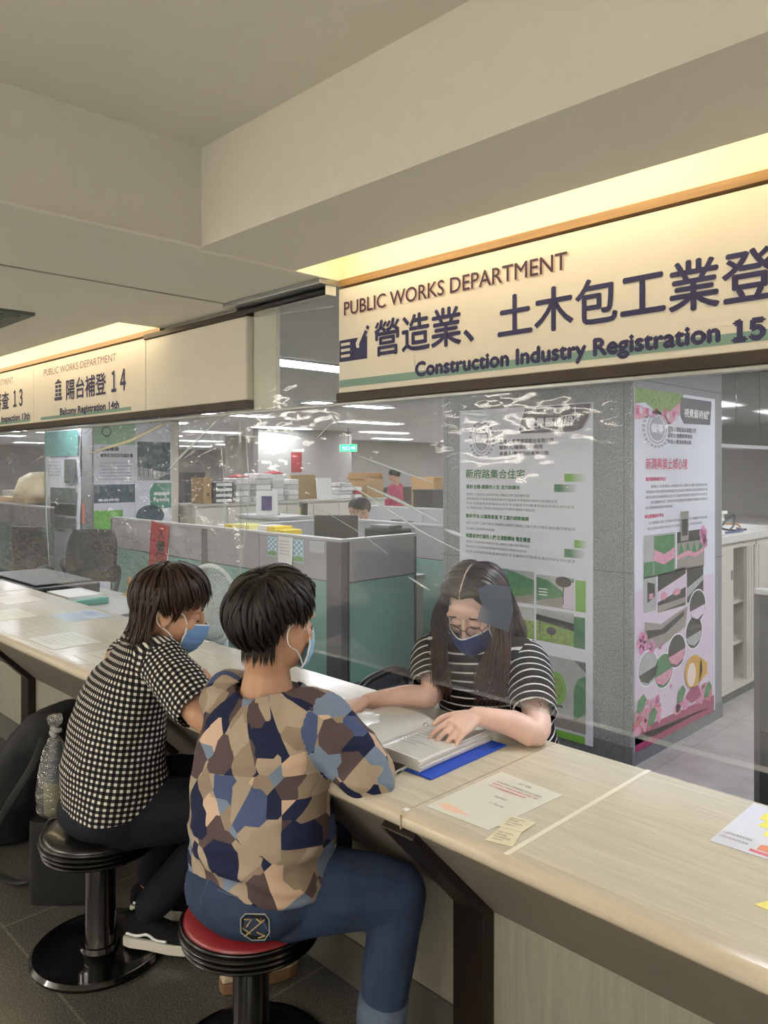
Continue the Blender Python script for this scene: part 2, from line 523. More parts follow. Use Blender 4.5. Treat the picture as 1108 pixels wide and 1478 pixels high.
# columns
def pillar(x0, x1, y0, y1, label):
    b = MB(); b.box((x0, y0, 0), (x1, y1, 2.3))
    o = struct('pillar', b, M['pillar'], bevel=0.012)
    b = MB()
    for z in (0.98, 1.97):
        b.box((x0 - 0.0003, y0 - 0.0003, z), (x1 + 0.0003, y1 + 0.0003, z + 0.004))
    for x in (x0 + 0.045, x1 - 0.045):
        b.box((x - 0.0015, y0 - 0.0003, 0), (x + 0.0015, y0 + 0.001, 2.3))
    for y in (y0 + 0.045, y1 - 0.045):
        b.box((x1 - 0.001, y - 0.0015, 0), (x1 + 0.0003, y + 0.0015, 2.3))
    b.build('joint', mat('granite_joint', (92, 94, 96), 0.7), o)
    b = MB(); b.box((x0 - 0.0002, y0 - 0.0002, 0), (x1 + 0.0002, y1 + 0.0002, 0.10))
    b.build('plinth', mat('granite_plinth_' + label, (112, 115, 118), 0.5, var=(60, .2)), o)
    return o
pillar(-3.163, -1.893, 3.641, 4.78, 'a')
pillar(-9.52, -8.19, 3.641, 4.70, 'b')

# ------------------------------------------------------------------ lamps
def lamp_tube(x0, x1, name, label):
    t = thing(name, label, 'lamp', ((x0 + x1) / 2, 1.53, 2.2), 'warm strip lamps hidden in the coves')
    b = MB(); b.tube([(x0, 1.535, 2.205), (x1, 1.535, 2.205)], 0.014, 10); b.build('lamp_tube', M['lampwarm'], t, smooth=True)
    b = MB(); b.box((x0, 1.487, 2.19), (x1, 1.505, 2.225)); b.box((x0, 1.50, 2.20), (x0 + 0.03, 1.54, 2.21)); b.box((x1 - 0.03, 1.50, 2.20), (x1, 1.54, 2.21)); b.build('fitting', M['white'], t)
for i in range(4):
    lamp_tube(-1.86 + i * 1.3, -0.64 + i * 1.3, 'cove_lamp', 'warm strip lamp in the cove over the wide sign')
for i in range(6):
    lamp_tube(-4.42 - i * 1.3 + 0.06, -3.12 - i * 1.3, 'cove_lamp', 'warm strip lamp in the cove over the narrow signs')

def panel_light(kind, c, sx, sy, m, label, group):
    t = thing(kind, label, 'ceiling light', c, group)
    x, y, z = c
    b = MB()
    for a0, a1 in (((x - sx, y - sy), (x + sx, y - sy + 0.02)), ((x - sx, y + sy - 0.02), (x + sx, y + sy)), ((x - sx, y - sy), (x - sx + 0.02, y + sy)), ((x + sx - 0.02, y - sy), (x + sx, y + sy))):
        b.box((*a0, z - 0.015), (*a1, z))
    b.build('frame', M['white'], t)
    b = MB(); b.box((x - sx + 0.02, y - sy + 0.02, z - 0.008), (x + sx - 0.02, y + sy - 0.02, z - 0.002)); b.build('diffuser', m, t)
    return t
def fill_luminaire(label, c):  # made-up hall light out of view, added to brighten hall and ceilings
    t = thing('fill_light', label, 'added light', c, 'added lights in the hall')
    x, y, z = c
    b = MB(); b.box((x - 0.6, y - 0.11, z - 0.02), (x + 0.6, y + 0.11, z + 0.005)); b.build('diffuser', M['fillhall'], t)  # downward face of the added hall light
    b = MB(); b.box((x - 0.6, y - 0.11, z + 0.006), (x + 0.6, y + 0.11, z + 0.02)); b.build('fill_uplight', M['fillup'], t)
    b = MB(); b.box((x - 0.62, y - 0.125, z - 0.025), (x - 0.6, y + 0.125, z + 0.025)); b.build('end_cap', M['white'], t)
    b = MB(); b.box((x + 0.6, y - 0.125, z - 0.025), (x + 0.62, y + 0.125, z + 0.025)); b.build('end_cap', M['white'], t)
    for s_ in (-0.4, 0.4):
        b = MB(); b.tube([(x + s_, y, z + 0.02), (x + s_, y, 2.41 if x > -1.8 else 2.135)], 0.004, 6); b.build('rod', M['grey'], t)
    return t
for p in ((-0.6, -1.7, 2.05), (2.0, -1.7, 2.05), (-0.6, -3.1, 2.05), (2.0, -3.1, 2.05), (-3.4, -1.7, 1.95), (-6.2, -1.7, 1.95), (-9.2, -1.7, 1.95), (-4.8, -3.1, 1.95), (-8.0, -3.1, 1.95)):
    fill_luminaire('added slim white light hanging unseen behind the visitors', p)
tro = panel_light('fluorescent_light', (-4.05, 3.2, 2.218), 0.15, 0.6, M['lampcool'], 'fluorescent strip light in the office ceiling', 'office ceiling lights')
first = True
for gx in range(9):
    for gy in range(8):
        x = -4.05 - gx * 2.25 + 0.0; y = 3.2 + gy * 2.5
        if (gx, gy) == (0, 0):
            continue
        if x < -8 and gx > 6 and gy > 6: continue
        dup(tro, (x, y, 2.218))
for x, y in ((-0.9, 2.7), (1.3, 2.7), (-0.9, 5.2), (1.3, 5.0), (-0.6, 8.2), (0.4, 8.2), (-0.6, 10.4), (0.4, 10.4)):
    dup(tro, (x, y, 2.218))

b = MB()
t = thing('ceiling_vent', 'dark square vent grille set in the low hall ceiling', 'vent', (-3.44, 0.86, 2.13))
b.box((-3.76, 0.55, 2.118), (-3.125, 1.16, 2.13)); b.build('frame', M['vent'], t)
b = MB()
for i in range(9):
    y = 0.60 + i * 0.062
    b.box((-3.72, y, 2.112), (-3.165, y + 0.02, 2.118))
b.build('slat', M['vent'], t)

# ------------------------------------------------------------------ counter
X0, X1 = -9.0, 1.6
t = thing('service_counter', 'long cream laminate service counter with rounded front edge and dark kick board', 'counter', (-3.0, 1.5, 0))
prof = [(1.835, 0.722), (1.835, 0.76), (1.245, 0.76)]
for i in range(1, 8):
    a = PI / 2 + PI * i / 8
    prof.append((1.245 + 0.021 * math.cos(a), 0.739 + 0.021 * math.sin(a)))
prof += [(1.245, 0.718)]
b = MB(); b.prism([(X0, 1.835, 0.722), (X0, 1.835, 0.76), (X0, 1.262, 0.76), (X0, 1.262, 0.722)], (X1 - X0, 0, 0)); b.build('worktop', M['counter'], t, bevel=0.002)
nose = [(1.262, 0.7602)]
for i in range(0, 9):
    a = PI / 2 + PI * i / 8
    nose.append((1.240 + 0.020 * math.cos(a), 0.7402 + 0.020 * math.sin(a)))
nose.append((1.262, 0.7202))
b = MB(); b.prism([(X0, y, z) for y, z in nose], (X1 - X0, 0, 0)); b.build('nosing', M['nose'], t, angle=50)
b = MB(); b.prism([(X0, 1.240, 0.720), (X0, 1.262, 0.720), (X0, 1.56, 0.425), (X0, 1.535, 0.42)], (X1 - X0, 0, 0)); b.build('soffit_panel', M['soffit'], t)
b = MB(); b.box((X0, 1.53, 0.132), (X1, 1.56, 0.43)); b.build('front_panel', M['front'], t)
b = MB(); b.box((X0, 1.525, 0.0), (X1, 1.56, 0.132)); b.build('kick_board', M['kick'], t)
b = MB(); b.box((X0, 1.74, 0.0), (X1, 1.77, 0.722)); b.build('back_panel', M['soffit'], t)
for x in (-8.6, -7.12, -5.64, -4.16, -2.72, -1.21, 0.30):
    b = MB()
    w = 0.05
    b.prism([(x - w, 1.255, 0.718), (x - w, 1.235, 0.700), (x - w, 1.490, 0.430), (x - w, 1.490, 0.0), (x - w, 1.53, 0.0), (x - w, 1.53, 0.44)], (2 * w, 0, 0))
    b.build('bracket', M['bracket'], t, bevel=0.003)
for x, w in ((-0.908, 0.006), (-2.93, 0.003), (-5.0, 0.003), (-7.1, 0.003), (0.75, 0.003)):
    b = MB(); b.box((x - w, 1.235, 0.7603), (x + w, 1.835, 0.7612)); b.build('seam_strip', M['seam'], t)
b = MB(); b.box((-1.182, 1.235, 0.7603), (-1.179, 1.835, 0.7606)); b.box((-1.182, 1.218, 0.725), (-1.179, 1.2225, 0.755)); b.build('joint_line', mat('joint_brown', (176, 160, 124), 0.4), t)
b = MB(); b.box((-1.188, 1.232, 0.7603), (-1.174, 1.246, 0.7618)); b.build('joint_stop', M['white'], t)

# ------------------------------------------------------------------ signs
SY = 1.68
def sign_board(name, label, x0, x1, z0, z1, group=None):
    t = thing(name, label, 'sign', ((x0 + x1) / 2, SY, z0), group)
    b = MB(); b.box((x0 + 0.002, SY, z0), (x1 - 0.002, SY + 0.045, z1)); b.build('board', M['cream'], t, bevel=0.003)
    return t
def face(x0, z0):
    return Flat((x0, SY - 0.0004, z0), (1, 0, 0), (0, 0, 1))

t = sign_board('department_sign', 'wide cream sign for construction industry registration over the near counter', -1.912, 1.60, 1.764, 2.106)
f = face(0, 0)
f.rect(-1.905, 1.783, 1.59, 1.806, 0, 1)
f.build('stripe', M['teal'], t)
f = face(0, 0)
f.text('PUBLIC WORKS DEPARTMENT', -1.876, 2.013, -1.042, 2.057, 0, 1, 0.0006)
f.build('shadow_lettering', mat('sign_shade', (196, 172, 158), 0.5), t)
f = face(0, 0)
f.text('PUBLIC WORKS DEPARTMENT', -1.881, 2.016, -1.047, 2.060, 0, 3, 0.0006)
f.build('heading_lettering', M['plum'], t)
f = face(0, 0)
f.text('營造業、土木包工業登記', -1.738, 1.868, -0.434, 1.978, 0, 2, 0.0022)
f.text('１５', -0.40, 1.875, -0.29, 1.97, 0, 2, 0.002)
f.build('lettering', M['navy'], t)
f = face(0, 0)
f.text('Construction Industry Registration', -1.563, 1.779, -0.672, 1.832, 0, 2, 0.0028)
f.text('１', -0.642, 1.788, -0.617, 1.830, 0, 2, 0.004); f.text('５', -0.608, 1.788, -0.580, 1.829, 0, 2, 0.004); f.text('th', -0.568, 1.788, -0.525, 1.829, 0, 2, 0.0028)
f.build('lettering', M['navy'], t)
f = face(0, 0)
f.poly([(-1.905, 1.866), (-1.773, 1.866), (-1.773, 1.937), (-1.905, 1.937)], 0, 1)
for z in (1.88, 1.899, 1.918):
    f.rect(-1.897, z, -1.853, z + 0.009, 1, 2)
f.poly([(-1.822, 1.905), (-1.812, 1.903), (-1.783, 1.944), (-1.790, 1.958), (-1.800, 1.958), (-1.826, 1.920)], 1, 2)
f.poly([(-1.812, 1.912), (-1.800, 1.907), (-1.770, 1.950), (-1.782, 1.958)], 0, 3)
f.poly([(-1.779, 1.963), (-1.767, 1.955), (-1.761, 1.964), (-1.772, 1.972)], 0, 3)
f.build('form_icon', [M['navy'], M['cream']], t)

G14 = 'narrow counter signs'
t = sign_board('counter_sign', 'cream counter sign reading 14 for balcony registration', -4.553, -3.224, 1.776, 2.104, G14)
f = face(0, 0)
f.rect(-4.44, 1.787, -3.36, 1.803, 0, 1)
f.build('stripe', M['teal'], t)
f = face(0, 0); f.text('PUBLIC WORKS DEPARTMENT', -4.395, 2.030, -3.513, 2.067, 0, 1); f.build('heading_lettering', mat('sign_mauve', (132, 96, 104), 0.5), t)
f = face(0, 0)
f.text('陽台補登', -4.09, 1.878, -3.62, 1.985, 0, 2, 0.002)
f.build('lettering', M['navy'], t)
f = face(0, 0)
f.text('１４', -3.56, 1.885, -3.415, 1.983, 0, 2, 0.003)
f.build('lettering', M['navy'], t)
f = face(0, 0)
f.text('Balcony Registration 14th', -4.171, 1.792, -3.482, 1.838, 0, 2, 0.002)
f.build('lettering', M['navy'], t)
f = face(0, 0)
f.rect(-4.246, 1.884, -4.146, 1.902, 0, 2)
for r in range(3):
    for c_ in range(2):
        a0 = -4.236 + c_ * 0.044; z0 = 1.906 + r * 0.022
        f.poly([(a0, z0), (a0 + 0.036, z0), (a0 + 0.036, z0 + 0.017), (a0, z0 + 0.017)], 0, 2)
f.poly([(-4.245, 1.974), (-4.147, 1.974), (-4.165, 1.986), (-4.227, 1.986)], 0, 2)
f.rect(-4.21, 1.986, -4.182, 1.996, 0, 2)
f.build('building_icon', M['navy'], t)
t = sign_board('counter_sign', 'cream counter sign reading 13 for permit inspection', -6.2, -4.553, 1.776, 2.104, G14)
f = face(0, 0)
f.rect(-6.1, 1.787, -4.60, 1.803, 0, 1); f.build('stripe', M['teal'], t)
f = face(0, 0); f.text('PUBLIC WORKS DEPARTMENT', -5.75, 2.030, -4.87, 2.067, 0, 1); f.build('heading_lettering', bpy.data.materials['sign_mauve'], t)
f = face(0, 0)
f.text('建照審查', -5.46, 1.878, -4.94, 1.985, 0, 2, 0.002)
f.build('lettering', M['navy'], t)
f = face(0, 0)
f.text('１３', -4.865, 1.885, -4.718, 1.983, 0, 2, 0.003)
f.build('lettering', M['navy'], t)
f = face(0, 0)
f.text('Permit Inspection 13th', -5.30, 1.792, -4.60, 1.838, 0, 2, 0.002)
f.build('lettering', M['navy'], t)
sign_board('counter_sign', 'blank cream board beyond the sign reading 14', -3.224, -2.43, 1.777, 2.094, G14)
sign_board('counter_sign', 'cream board beyond the sign reading 13', -8.6, -6.2, 1.776, 2.104, G14)

def rail(name, label, x0, x1, z0, z1, y0, y1, m, cat='rail'):
    b = MB(); b.box((x0, y0, z0), (x1, y1, z1))
    return tag(b.build(name, m, bevel=0.003), label, cat)
rail('sign_rail', 'dark wooden rail along the foot of the wide sign', -1.915, 1.6, 1.734, 1.764, 1.672, 1.735, M['wooddark'])
rail('sign_rail', 'dark wooden rail along the foot of the narrow signs', -8.6, -2.43, 1.744, 1.776, 1.672, 1.735, M['wooddark'])
rail('curtain_rail', 'thin grey metal rail holding the plastic sheets below the signs', -8.6, 1.6, 1.722, 1.734, 1.674, 1.692, M['alu'])
rail('head_rail', 'dark wooden rail over the blank cream board', -3.23, -2.43, 2.095, 2.118, 1.672, 1.72, M['wooddark'])
t = thing('roller_track', 'grey metal blind roller fixed under the ceiling between the signs', 'blind roller', (-2.17, 1.62, 2.11))
b = MB(); b.box((-2.46, 1.59, 2.112), (-1.90, 1.68, 2.13)); b.build('track', M['alu'], t, bevel=0.003)
b = MB(); b.tube([(-2.44, 1.645, 2.100), (-1.915, 1.645, 2.100)], 0.012, 12); b.build('roller', M['black'], t, smooth=True)
b = MB(); b.box((-1.914, 1.625, 2.082), (-1.908, 1.668, 2.13)); b.build('end_bracket', M['white'], t, bevel=0.002)
b = MB(); b.box((-2.425, 1.705, 1.735), (-2.285, 1.725, 2.115))
tag(b.build('filler_board', mat('filler_white', (222, 220, 206), 0.6), bevel=0.002), 'narrow white upright board beside the blank cream sign', 'board')

# ------------------------------------------------------------------ clear plastic sheets
FILM = film_mat('clear_film', haze=0.07, gloss=0.8, rough=0.08, bumpiness=0.24, scale=3.2)
FILM2 = film_mat('milky_film', haze=0.10, gloss=1.0, rough=0.09, bumpiness=0.5, scale=5.0)
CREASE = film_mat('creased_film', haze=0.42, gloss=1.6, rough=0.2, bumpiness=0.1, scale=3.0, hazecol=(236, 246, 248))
PATCH = film_mat('bluegrey_film', haze=0.42, gloss=0.4, rough=0.4, bumpiness=0.05, tint=(196, 204, 214), hazecol=(136, 148, 166))

def film_y(x, z):
    a = noise.noise(V((x * 1.3, z * 2.1, 3.1))) * 0.012
    k = noise.noise(V(((x + z) * 3.0, (z - x) * 0.7, 9.0))) * 0.007
    top = max(0.0, min(1.0, (1.72 - z) / 0.25))
    return 1.700 + (a + k) * top

def sheet(name, label, x0, x1, z0, z1, m, wav=0.006, dy=0.0):
    def fn(u, v):
        x = x0 + (x1 - x0) * u; z = z0 + (z1 - z0) * v
        zz = z + (wav * noise.noise(V((x * 2.2, 0, 5))) if v == 0 else 0)
        return V((x, film_y(x, z) + dy, zz))
    b = MB(); b.grid(fn, max(8, int((x1 - x0) / 0.03)), int((z1 - z0) / 0.03))
    o = b.build(name, m, smooth=True)
    o['label'] = label; o['category'] = 'plastic sheet'; o['group'] = 'clear plastic sheets hung over the counter'
    return o
def crease(parent, pts, r, m=None, dy=-0.003):
    P_ = []
    for i in range(len(pts) - 1):
        (xa, za), (xb, zb) = pts[i], pts[i + 1]
        n = 10
        for k in range(n + (i == len(pts) - 2)):
            t_ = k / n
            x = xa + (xb - xa) * t_; z = za + (zb - za) * t_
            P_.append((x, film_y(x, z) + dy, z))
    n = len(P_)
    rr = [r * (0.15 + 0.85 * math.sin(PI * (i + 0.4) / (n - 0.2))) for i in range(n)]
    b = MB(); b.tube(P_, rr, 8, flat=0.35, up=(0, 1, 0))
    o = b.build('crease', m or CREASE, parent, smooth=True)
    return o

s1 = sheet('plastic_sheet', 'clear plastic sheet hung before the seated clerk and the granite column', -2.508, 1.55, 0.885, 1.722, FILM)
crease(s1, [(-1.86, 1.565), (-1.512, 1.475)], 0.004)
crease(s1, [(-1.935, 1.485), (-1.81, 1.435), (-1.699, 1.39), (-1.553, 1.328), (-1.344, 1.263)], 0.0045)
crease(s1, [(-1.81, 1.464), (-1.654, 1.42), (-1.493, 1.364)], 0.006)
crease(s1, [(-2.028, 1.378), (-1.826, 1.307), (-1.699, 1.25)], 0.002)
crease(s1, [(-1.61, 1.19), (-1.52, 1.158)], 0.004)
crease(s1, [(-1.472, 1.343), (-1.389, 1.324)], 0.007)
crease(s1, [(-1.409, 1.676), (-1.313, 1.665)], 0.006)
crease(s1, [(-2.47, 1.70), (-2.44, 1.45), (-2.49, 1.15)], 0.003)
crease(s1, [(-2.36, 1.66), (-2.05, 1.62), (-1.95, 1.68)], 0.002)
crease(s1, [(-1.98, 1.72), (-1.93, 1.66)], 0.002)
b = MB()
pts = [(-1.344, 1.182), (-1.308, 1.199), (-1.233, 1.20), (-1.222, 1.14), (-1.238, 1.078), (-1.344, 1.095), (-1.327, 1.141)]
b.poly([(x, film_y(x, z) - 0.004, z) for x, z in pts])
b.build('bluegrey_patch', PATCH, s1)  # blue-grey translucent shape set just in front of the sheet
b = MB()
b.grid(lambda u, v: V((-2.508 + 4.058 * u, film_y(-2.508 + 4.058 * u, 0.89) - 0.002, 0.884 + 0.012 * v)), 120, 2)
b.build('hem', film_mat('film_hem', haze=0.16, gloss=1.2, rough=0.1), s1, smooth=True)
b = MB()
b.grid(lambda u, v: V((-2.512 + 0.016 * u, film_y(-2.508, 0.89 + 0.83 * v) - 0.003, 0.89 + 0.83 * v)), 2, 26)
b.build('side_hem', bpy.data.materials['film_hem'], s1, smooth=True)

s2 = sheet('plastic_sheet', 'wrinkled milky plastic sheet hung below the sign reading 14', -8.6, -2.49, 0.885, 1.744, FILM2, dy=0.004)
crease(s2, [(-3.074, 1.505), (-2.79, 1.649), (-2.60, 1.74)], 0.008)
crease(s2, [(-3.846, 1.591), (-3.396, 1.65), (-3.044, 1.722)], 0.009, film_mat('covelit_crease', haze=0.5, gloss=1.6, rough=0.2, hazecol=(250, 240, 205)))  # warm reflection of the cove put into this crease's colour
crease(s2, [(-2.66, 1.73), (-2.62, 1.5), (-2.60, 1.2)], 0.003)
crease(s2, [(-4.36, 1.66), (-4.40, 1.3), (-4.36, 0.95)], 0.006)
random.seed(3)
for i in range(26):
    x = random.uniform(-6.4, -2.8); z = random.uniform(1.45, 1.70)
    crease(s2, [(x, z), (x + random.uniform(-0.10, 0.2), z + random.uniform(0.02, 0.05))], random.uniform(0.0015, 0.003))
s3 = sheet('plastic_sheet', 'small clear plastic sheet filling the gap between the signs', -2.43, -1.912, 1.73, 2.092, FILM, dy=-0.03)
b = MB(); b.box((-2.36, 1.664, 2.062), (-1.92, 1.668, 2.066), rot=Matrix.Rotation(math.radians(3.5), 3, 'Y')); b.build('fold', bpy.data.materials['film_hem'], s3)

# ------------------------------------------------------------------ posters
PW = mat('poster_paper', (226, 228, 238), 0.4, spec=0.35)
PG = mat('poster_green', (38, 118, 74), 0.45)
PL = mat('poster_lime', (120, 180, 70), 0.45)
PGR = mat('poster_greytext', (112, 114, 124), 0.5)
PCH = mat('poster_charcoal', (74, 74, 84), 0.45)
PLG = mat('poster_palegrey', (170, 170, 186), 0.45)
PWH = mat('poster_white', (244, 244, 248), 0.45)
PMD = mat('poster_midgreen', (60, 128, 78), 0.5, var=(30, 0.35))
PDK = mat('poster_nightphoto', (34, 36, 34), 0.4, var=(40, 0.5))
PPV = mat('poster_pavement', (150, 146, 138), 0.5, var=(40, 0.12))
PPK = mat('poster_pink', (214, 82, 134), 0.45)
PPL = mat('poster_pinkphoto', (222, 150, 176), 0.5, var=(50, 0.25))
PLV = mat('poster_lilac', (222, 206, 224), 0.45)
PMG = mat('poster_magenta', (160, 44, 96), 0.45)
PGS = mat('poster_grass', (122, 158, 62), 0.5, var=(60, 0.45))
PSK = mat('poster_sky', (96, 138, 150), 0.5, var=(18, 0.25))
PSV = mat('poster_silver', (176, 178, 178), 0.5, var=(20, 0.12))
PGD = mat('poster_gold', (216, 164, 48), 0.5)
PSN = mat('poster_skin', (244, 222, 206), 0.5)

def fade(name, a, c):
    """ink that runs out to paper white along the bar, a printed gradient"""
    m, nt, bs = nodes_of(name)
    tc = N(nt, 'ShaderNodeTexCoord'); sp = N(nt, 'ShaderNodeSeparateXYZ')
    nt.links.new(tc.outputs['Generated'], sp.inputs[0])
    r = ramp(nt, [(0.25, lin(*a)), (0.95, lin(*c))])
    nt.links.new(sp.outputs[0], r.inputs[0]); nt.links.new(r.outputs[0], bs.inputs['Base Color'])
    return m
FG = fade('bar_green', (38, 118, 74), (226, 228, 238)); FL = fade('bar_lime', (116, 176, 66), (226, 228, 238))

def emblem(f, cx, cy, rx, ry):
    """grey medal with a wreath; materials 0 pale grey, 1 white, 2 dark"""
    for k in range(22):
        a = PI * (0.62 + 1.76 * k / 21) - PI / 2 + PI / 2
        x = cx + rx * 1.35 * math.cos(a + PI * 0.0) ; y = cy + ry * 1.2 * math.sin(a)
        f.ell((x, y), (rx * 0.16, ry * 0.10), 0, 1, 8)
    f.ell((cx, cy), (rx, ry), 0, 2); f.ell((cx, cy), (rx * 0.88, ry * 0.9), 1, 3); f.ell((cx, cy), (rx * 0.8, ry * 0.82), 0, 4)
    f.poly([(cx - rx * .45, cy + ry * 1.0), (cx + rx * .45, cy + ry * 1.0), (cx + rx * .5, cy + ry * 1.3), (cx + rx * .2, cy + ry * 1.15), (cx, cy + ry * 1.38), (cx - rx * .2, cy + ry * 1.15), (cx - rx * .5, cy + ry * 1.3)], 0, 3)
    f.text('優等', cx - rx * 0.62, cy - ry * 0.22, cx + rx * 0.62, cy + ry * 0.32, 1, 6, 0.004)

BODY = ['健康的人生是每個人的期望本案以運動為主題打造舒適的社區', '建築基地位於府路周邊綠意盎然社區居民共享開放的綠地空間與散步道', '結合立面植栽與垂直綠化設計手法讓城市的角落充滿自然與生命的氣息', '並以圍籬美化施工環境降低對周邊居民的影響提升整體都市景觀品質', '設計以手工藝的概念編織出細緻的圍籬立面光影交錯呈現出層次豐富的', '色彩讓行人經過時感受到溫暖']
def poster1():
    t = thing('poster', 'tall white and green poster on the front of the near granite column', 'poster', (-2.565, 3.63, 0.05), 'posters on the granite columns')
    o = (-3.018, 3.636, 0.05); W, H = 0.905, 1.815
    b = MB(); b.box((-3.018, 3.6365, 0.05), (-2.113, 3.6405, 1.865)); b.build('board', PW, t)
    f = Flat(o, (1, 0, 0), (0, 0, 1), W, H)
    pts = [(0.53, 0.997), (0.985, 0.997), (0.972, 0.96), (0.93, 0.925), (0.87, 0.917), (0.50, 0.917), (0.483, 0.93)]
    f.poly([(0.9, 0.918), (0.95, 0.93), (0.985, 0.96), (0.995, 0.997), (0.96, 0.997), (0.94, 0.95)], 1, 1)
    f.poly(pts, 0, 2)
    f.text('視覺藝術組', 0.541, 0.934, 0.868, 0.962, 2, 4, 0.0015, 0.12)
    for (x, y), r in (((0.885, 0.972), 0.028), ((0.905, 0.95), 0.012)):
        f.poly([(x, y + r), (x + .1 * r, y + .06 * r), (x + r, y), (x + .1 * r, y - .06 * r), (x, y - r * .6), (x - .1 * r, y - .06 * r), (x - r, y), (x - .1 * r, y + .06 * r)], 2, 5)
    f.build('header_print', [PCH, PLG, PWH], t)
    f = Flat(o, (1, 0, 0), (0, 0, 1), W, H); emblem(f, 0.187, 0.903, 0.072, 0.047); f.build('emblem_print', [PLG, PWH, PCH], t)
    f = Flat(o, (1, 0, 0), (0, 0, 1), W, H)
    f.text('起造人/僑興建設股份有限公司', 0.33, 0.886, 0.735, 0.9, 0, 1, 0.001)
    f.text('設計人/建築師事務所', 0.33, 0.868, 0.66, 0.881, 0, 1, 0.001)
    f.text('承造人/營造股份有限公司', 0.33, 0.848, 0.70, 0.861, 0, 1, 0.001)
    y = 0.718
    for i, (s_, x1) in enumerate(zip(BODY[:4], (0.56, 0.76, 0.88, 0.6))):
        f.text(s_, 0.059, y, x1, y + 0.0085, 0, 1); y -= 0.0148
    f.text(BODY[4], 0.055, 0.623, 0.885, 0.632, 0, 1); f.text(BODY[5], 0.055, 0.604, 0.29, 0.613, 0, 1)
    f.text(BODY[0], 0.055, 0.561, 0.56, 0.569, 0, 1); f.text(BODY[1][:26], 0.055, 0.545, 0.54, 0.553, 0, 1); f.text(BODY[2], 0.055, 0.528, 0.885, 0.537, 0, 1)
    f.build('text_lettering', PGR, t)
    f = Flat(o, (1, 0, 0), (0, 0, 1), W, H)
    f.text('新府路集合住宅', 0.055, 0.773, 0.53, 0.803, 1, 1, 0.005, 0.12)
    f.text('新府路集合住宅', 0.055, 0.773, 0.53, 0.803, 2, 2, 0.0035, 0.12)
    f.text('新府路集合住宅', 0.055, 0.775, 0.525, 0.804, 0, 4, 0.0015, 0.12)
    f.text('設計主題-健康的人生 活力的城市', 0.059, 0.741, 0.488, 0.754, 0, 1, 0.0012)
    f.text('設計手法-以植栽垂直 手工藝的細緻編織', 0.055, 0.644, 0.556, 0.657, 0, 1, 0.0012)
    f.text('喚醒城市忙碌的人們 在運動開始 慢走慢遊', 0.055, 0.578, 0.567, 0.592, 0, 1, 0.0012)
    f.build('title_lettering', [PG, PLG, PWH], t)
    for (a0, b0, a1, b1, m) in ((0.811, 0.768, 0.968, 0.792, FL), (0.74, 0.737, 0.91, 0.76, FG), (0.878, 0.573, 0.975, 0.596, FL), (0.81, 0.543, 0.965, 0.568, FG)):
        f = Flat(o, (1, 0, 0), (0, 0, 1), W, H); f.rect(a0, b0, a1, b1, 0, 1); f.build('bar_print', m, t)
    def ph():
        return Flat(o, (1, 0, 0), (0, 0, 1), W, H)
    f = ph(); f.rect(0.0, 0.388, 0.06, 0.487, 0); f.rect(0.0, 0.28, 0.06, 0.372, 1); f.rect(0.885, 0.386, 0.955, 0.478, 1); f.rect(0.875, 0.278, 0.95, 0.37, 0); f.build('colour_block', [PG, PL], t)
    f = ph()   # hedge wall photo
    f.rect(0.08, 0.388, 0.594, 0.488, 0, 1); f.poly([(0.30, 0.488), (0.594, 0.488), (0.594, 0.462), (0.45, 0.482)], 1, 2); f.poly([(0.08, 0.43), (0.40, 0.47), (0.40, 0.488), (0.08, 0.488)], 3, 2)
    f.poly([(0.08, 0.388), (0.594, 0.388), (0.594, 0.42), (0.42, 0.40), (0.08, 0.395)], 2, 2); f.build('photo_print', [PMD, PSV, PPV, PSK], t)
    f = ph()
    f.rect(0.612, 0.388, 0.875, 0.482, 0, 1); f.poly([(0.612, 0.482), (0.875, 0.482), (0.80, 0.438), (0.70, 0.467), (0.612, 0.475)], 1, 2)
    f.poly([(0.612, 0.388), (0.875, 0.388), (0.82, 0.425), (0.612, 0.402)], 2, 2); f.poly([(0.80, 0.39), (0.875, 0.39), (0.875, 0.47), (0.83, 0.468), (0.80, 0.43)], 4, 3)
    f.ell((0.805, 0.468), (0.055, 0.016), 3, 4); f.rect(0.80, 0.40, 0.806, 0.46, 3, 4)
    for i in range(3): f.rect(0.63, 0.42 + i * 0.009, 0.69, 0.423 + i * 0.009, 5, 4)
    f.build('photo_print', [PMD, PSV, PPV, PDK, PLV, PWH], t)
    f = ph()
    f.rect(0.08, 0.28, 0.597, 0.376, 0, 1); f.poly([(0.08, 0.345), (0.597, 0.335), (0.597, 0.376), (0.08, 0.376)], 1, 2); f.build('photo_print', [PGS, PSV], t)
    f = ph()
    f.rect(0.611, 0.28, 0.875, 0.378, 0, 1); f.poly([(0.611, 0.36), (0.875, 0.348), (0.875, 0.378), (0.611, 0.378)], 1, 2); f.poly([(0.611, 0.343), (0.875, 0.325), (0.875, 0.348), (0.611, 0.36)], 2, 3)
    f.rect(0.635, 0.30, 0.641, 0.345, 2, 4); f.ell((0.72, 0.315), (0.035, 0.012), 2, 4); f.rect(0.717, 0.295, 0.722, 0.315, 2, 4); f.build('photo_print', [PGS, PSV, PDK], t)
    f = ph()
    f.rect(0.04, 0.03, 0.955, 0.24, 0, 1); f.poly([(0.04, 0.03), (0.955, 0.03), (0.955, 0.075), (0.75, 0.055), (0.04, 0.045)], 1, 2)
    f.ell((0.755, 0.145), (0.07, 0.05), 2, 3); f.ell((0.755, 0.145), (0.045, 0.035), 5, 4); f.poly([(0.875, 0.06), (0.955, 0.09), (0.955, 0.2), (0.90, 0.185), (0.875, 0.15)], 3, 3); f.rect(0.70, 0.09, 0.80, 0.098, 4, 3)
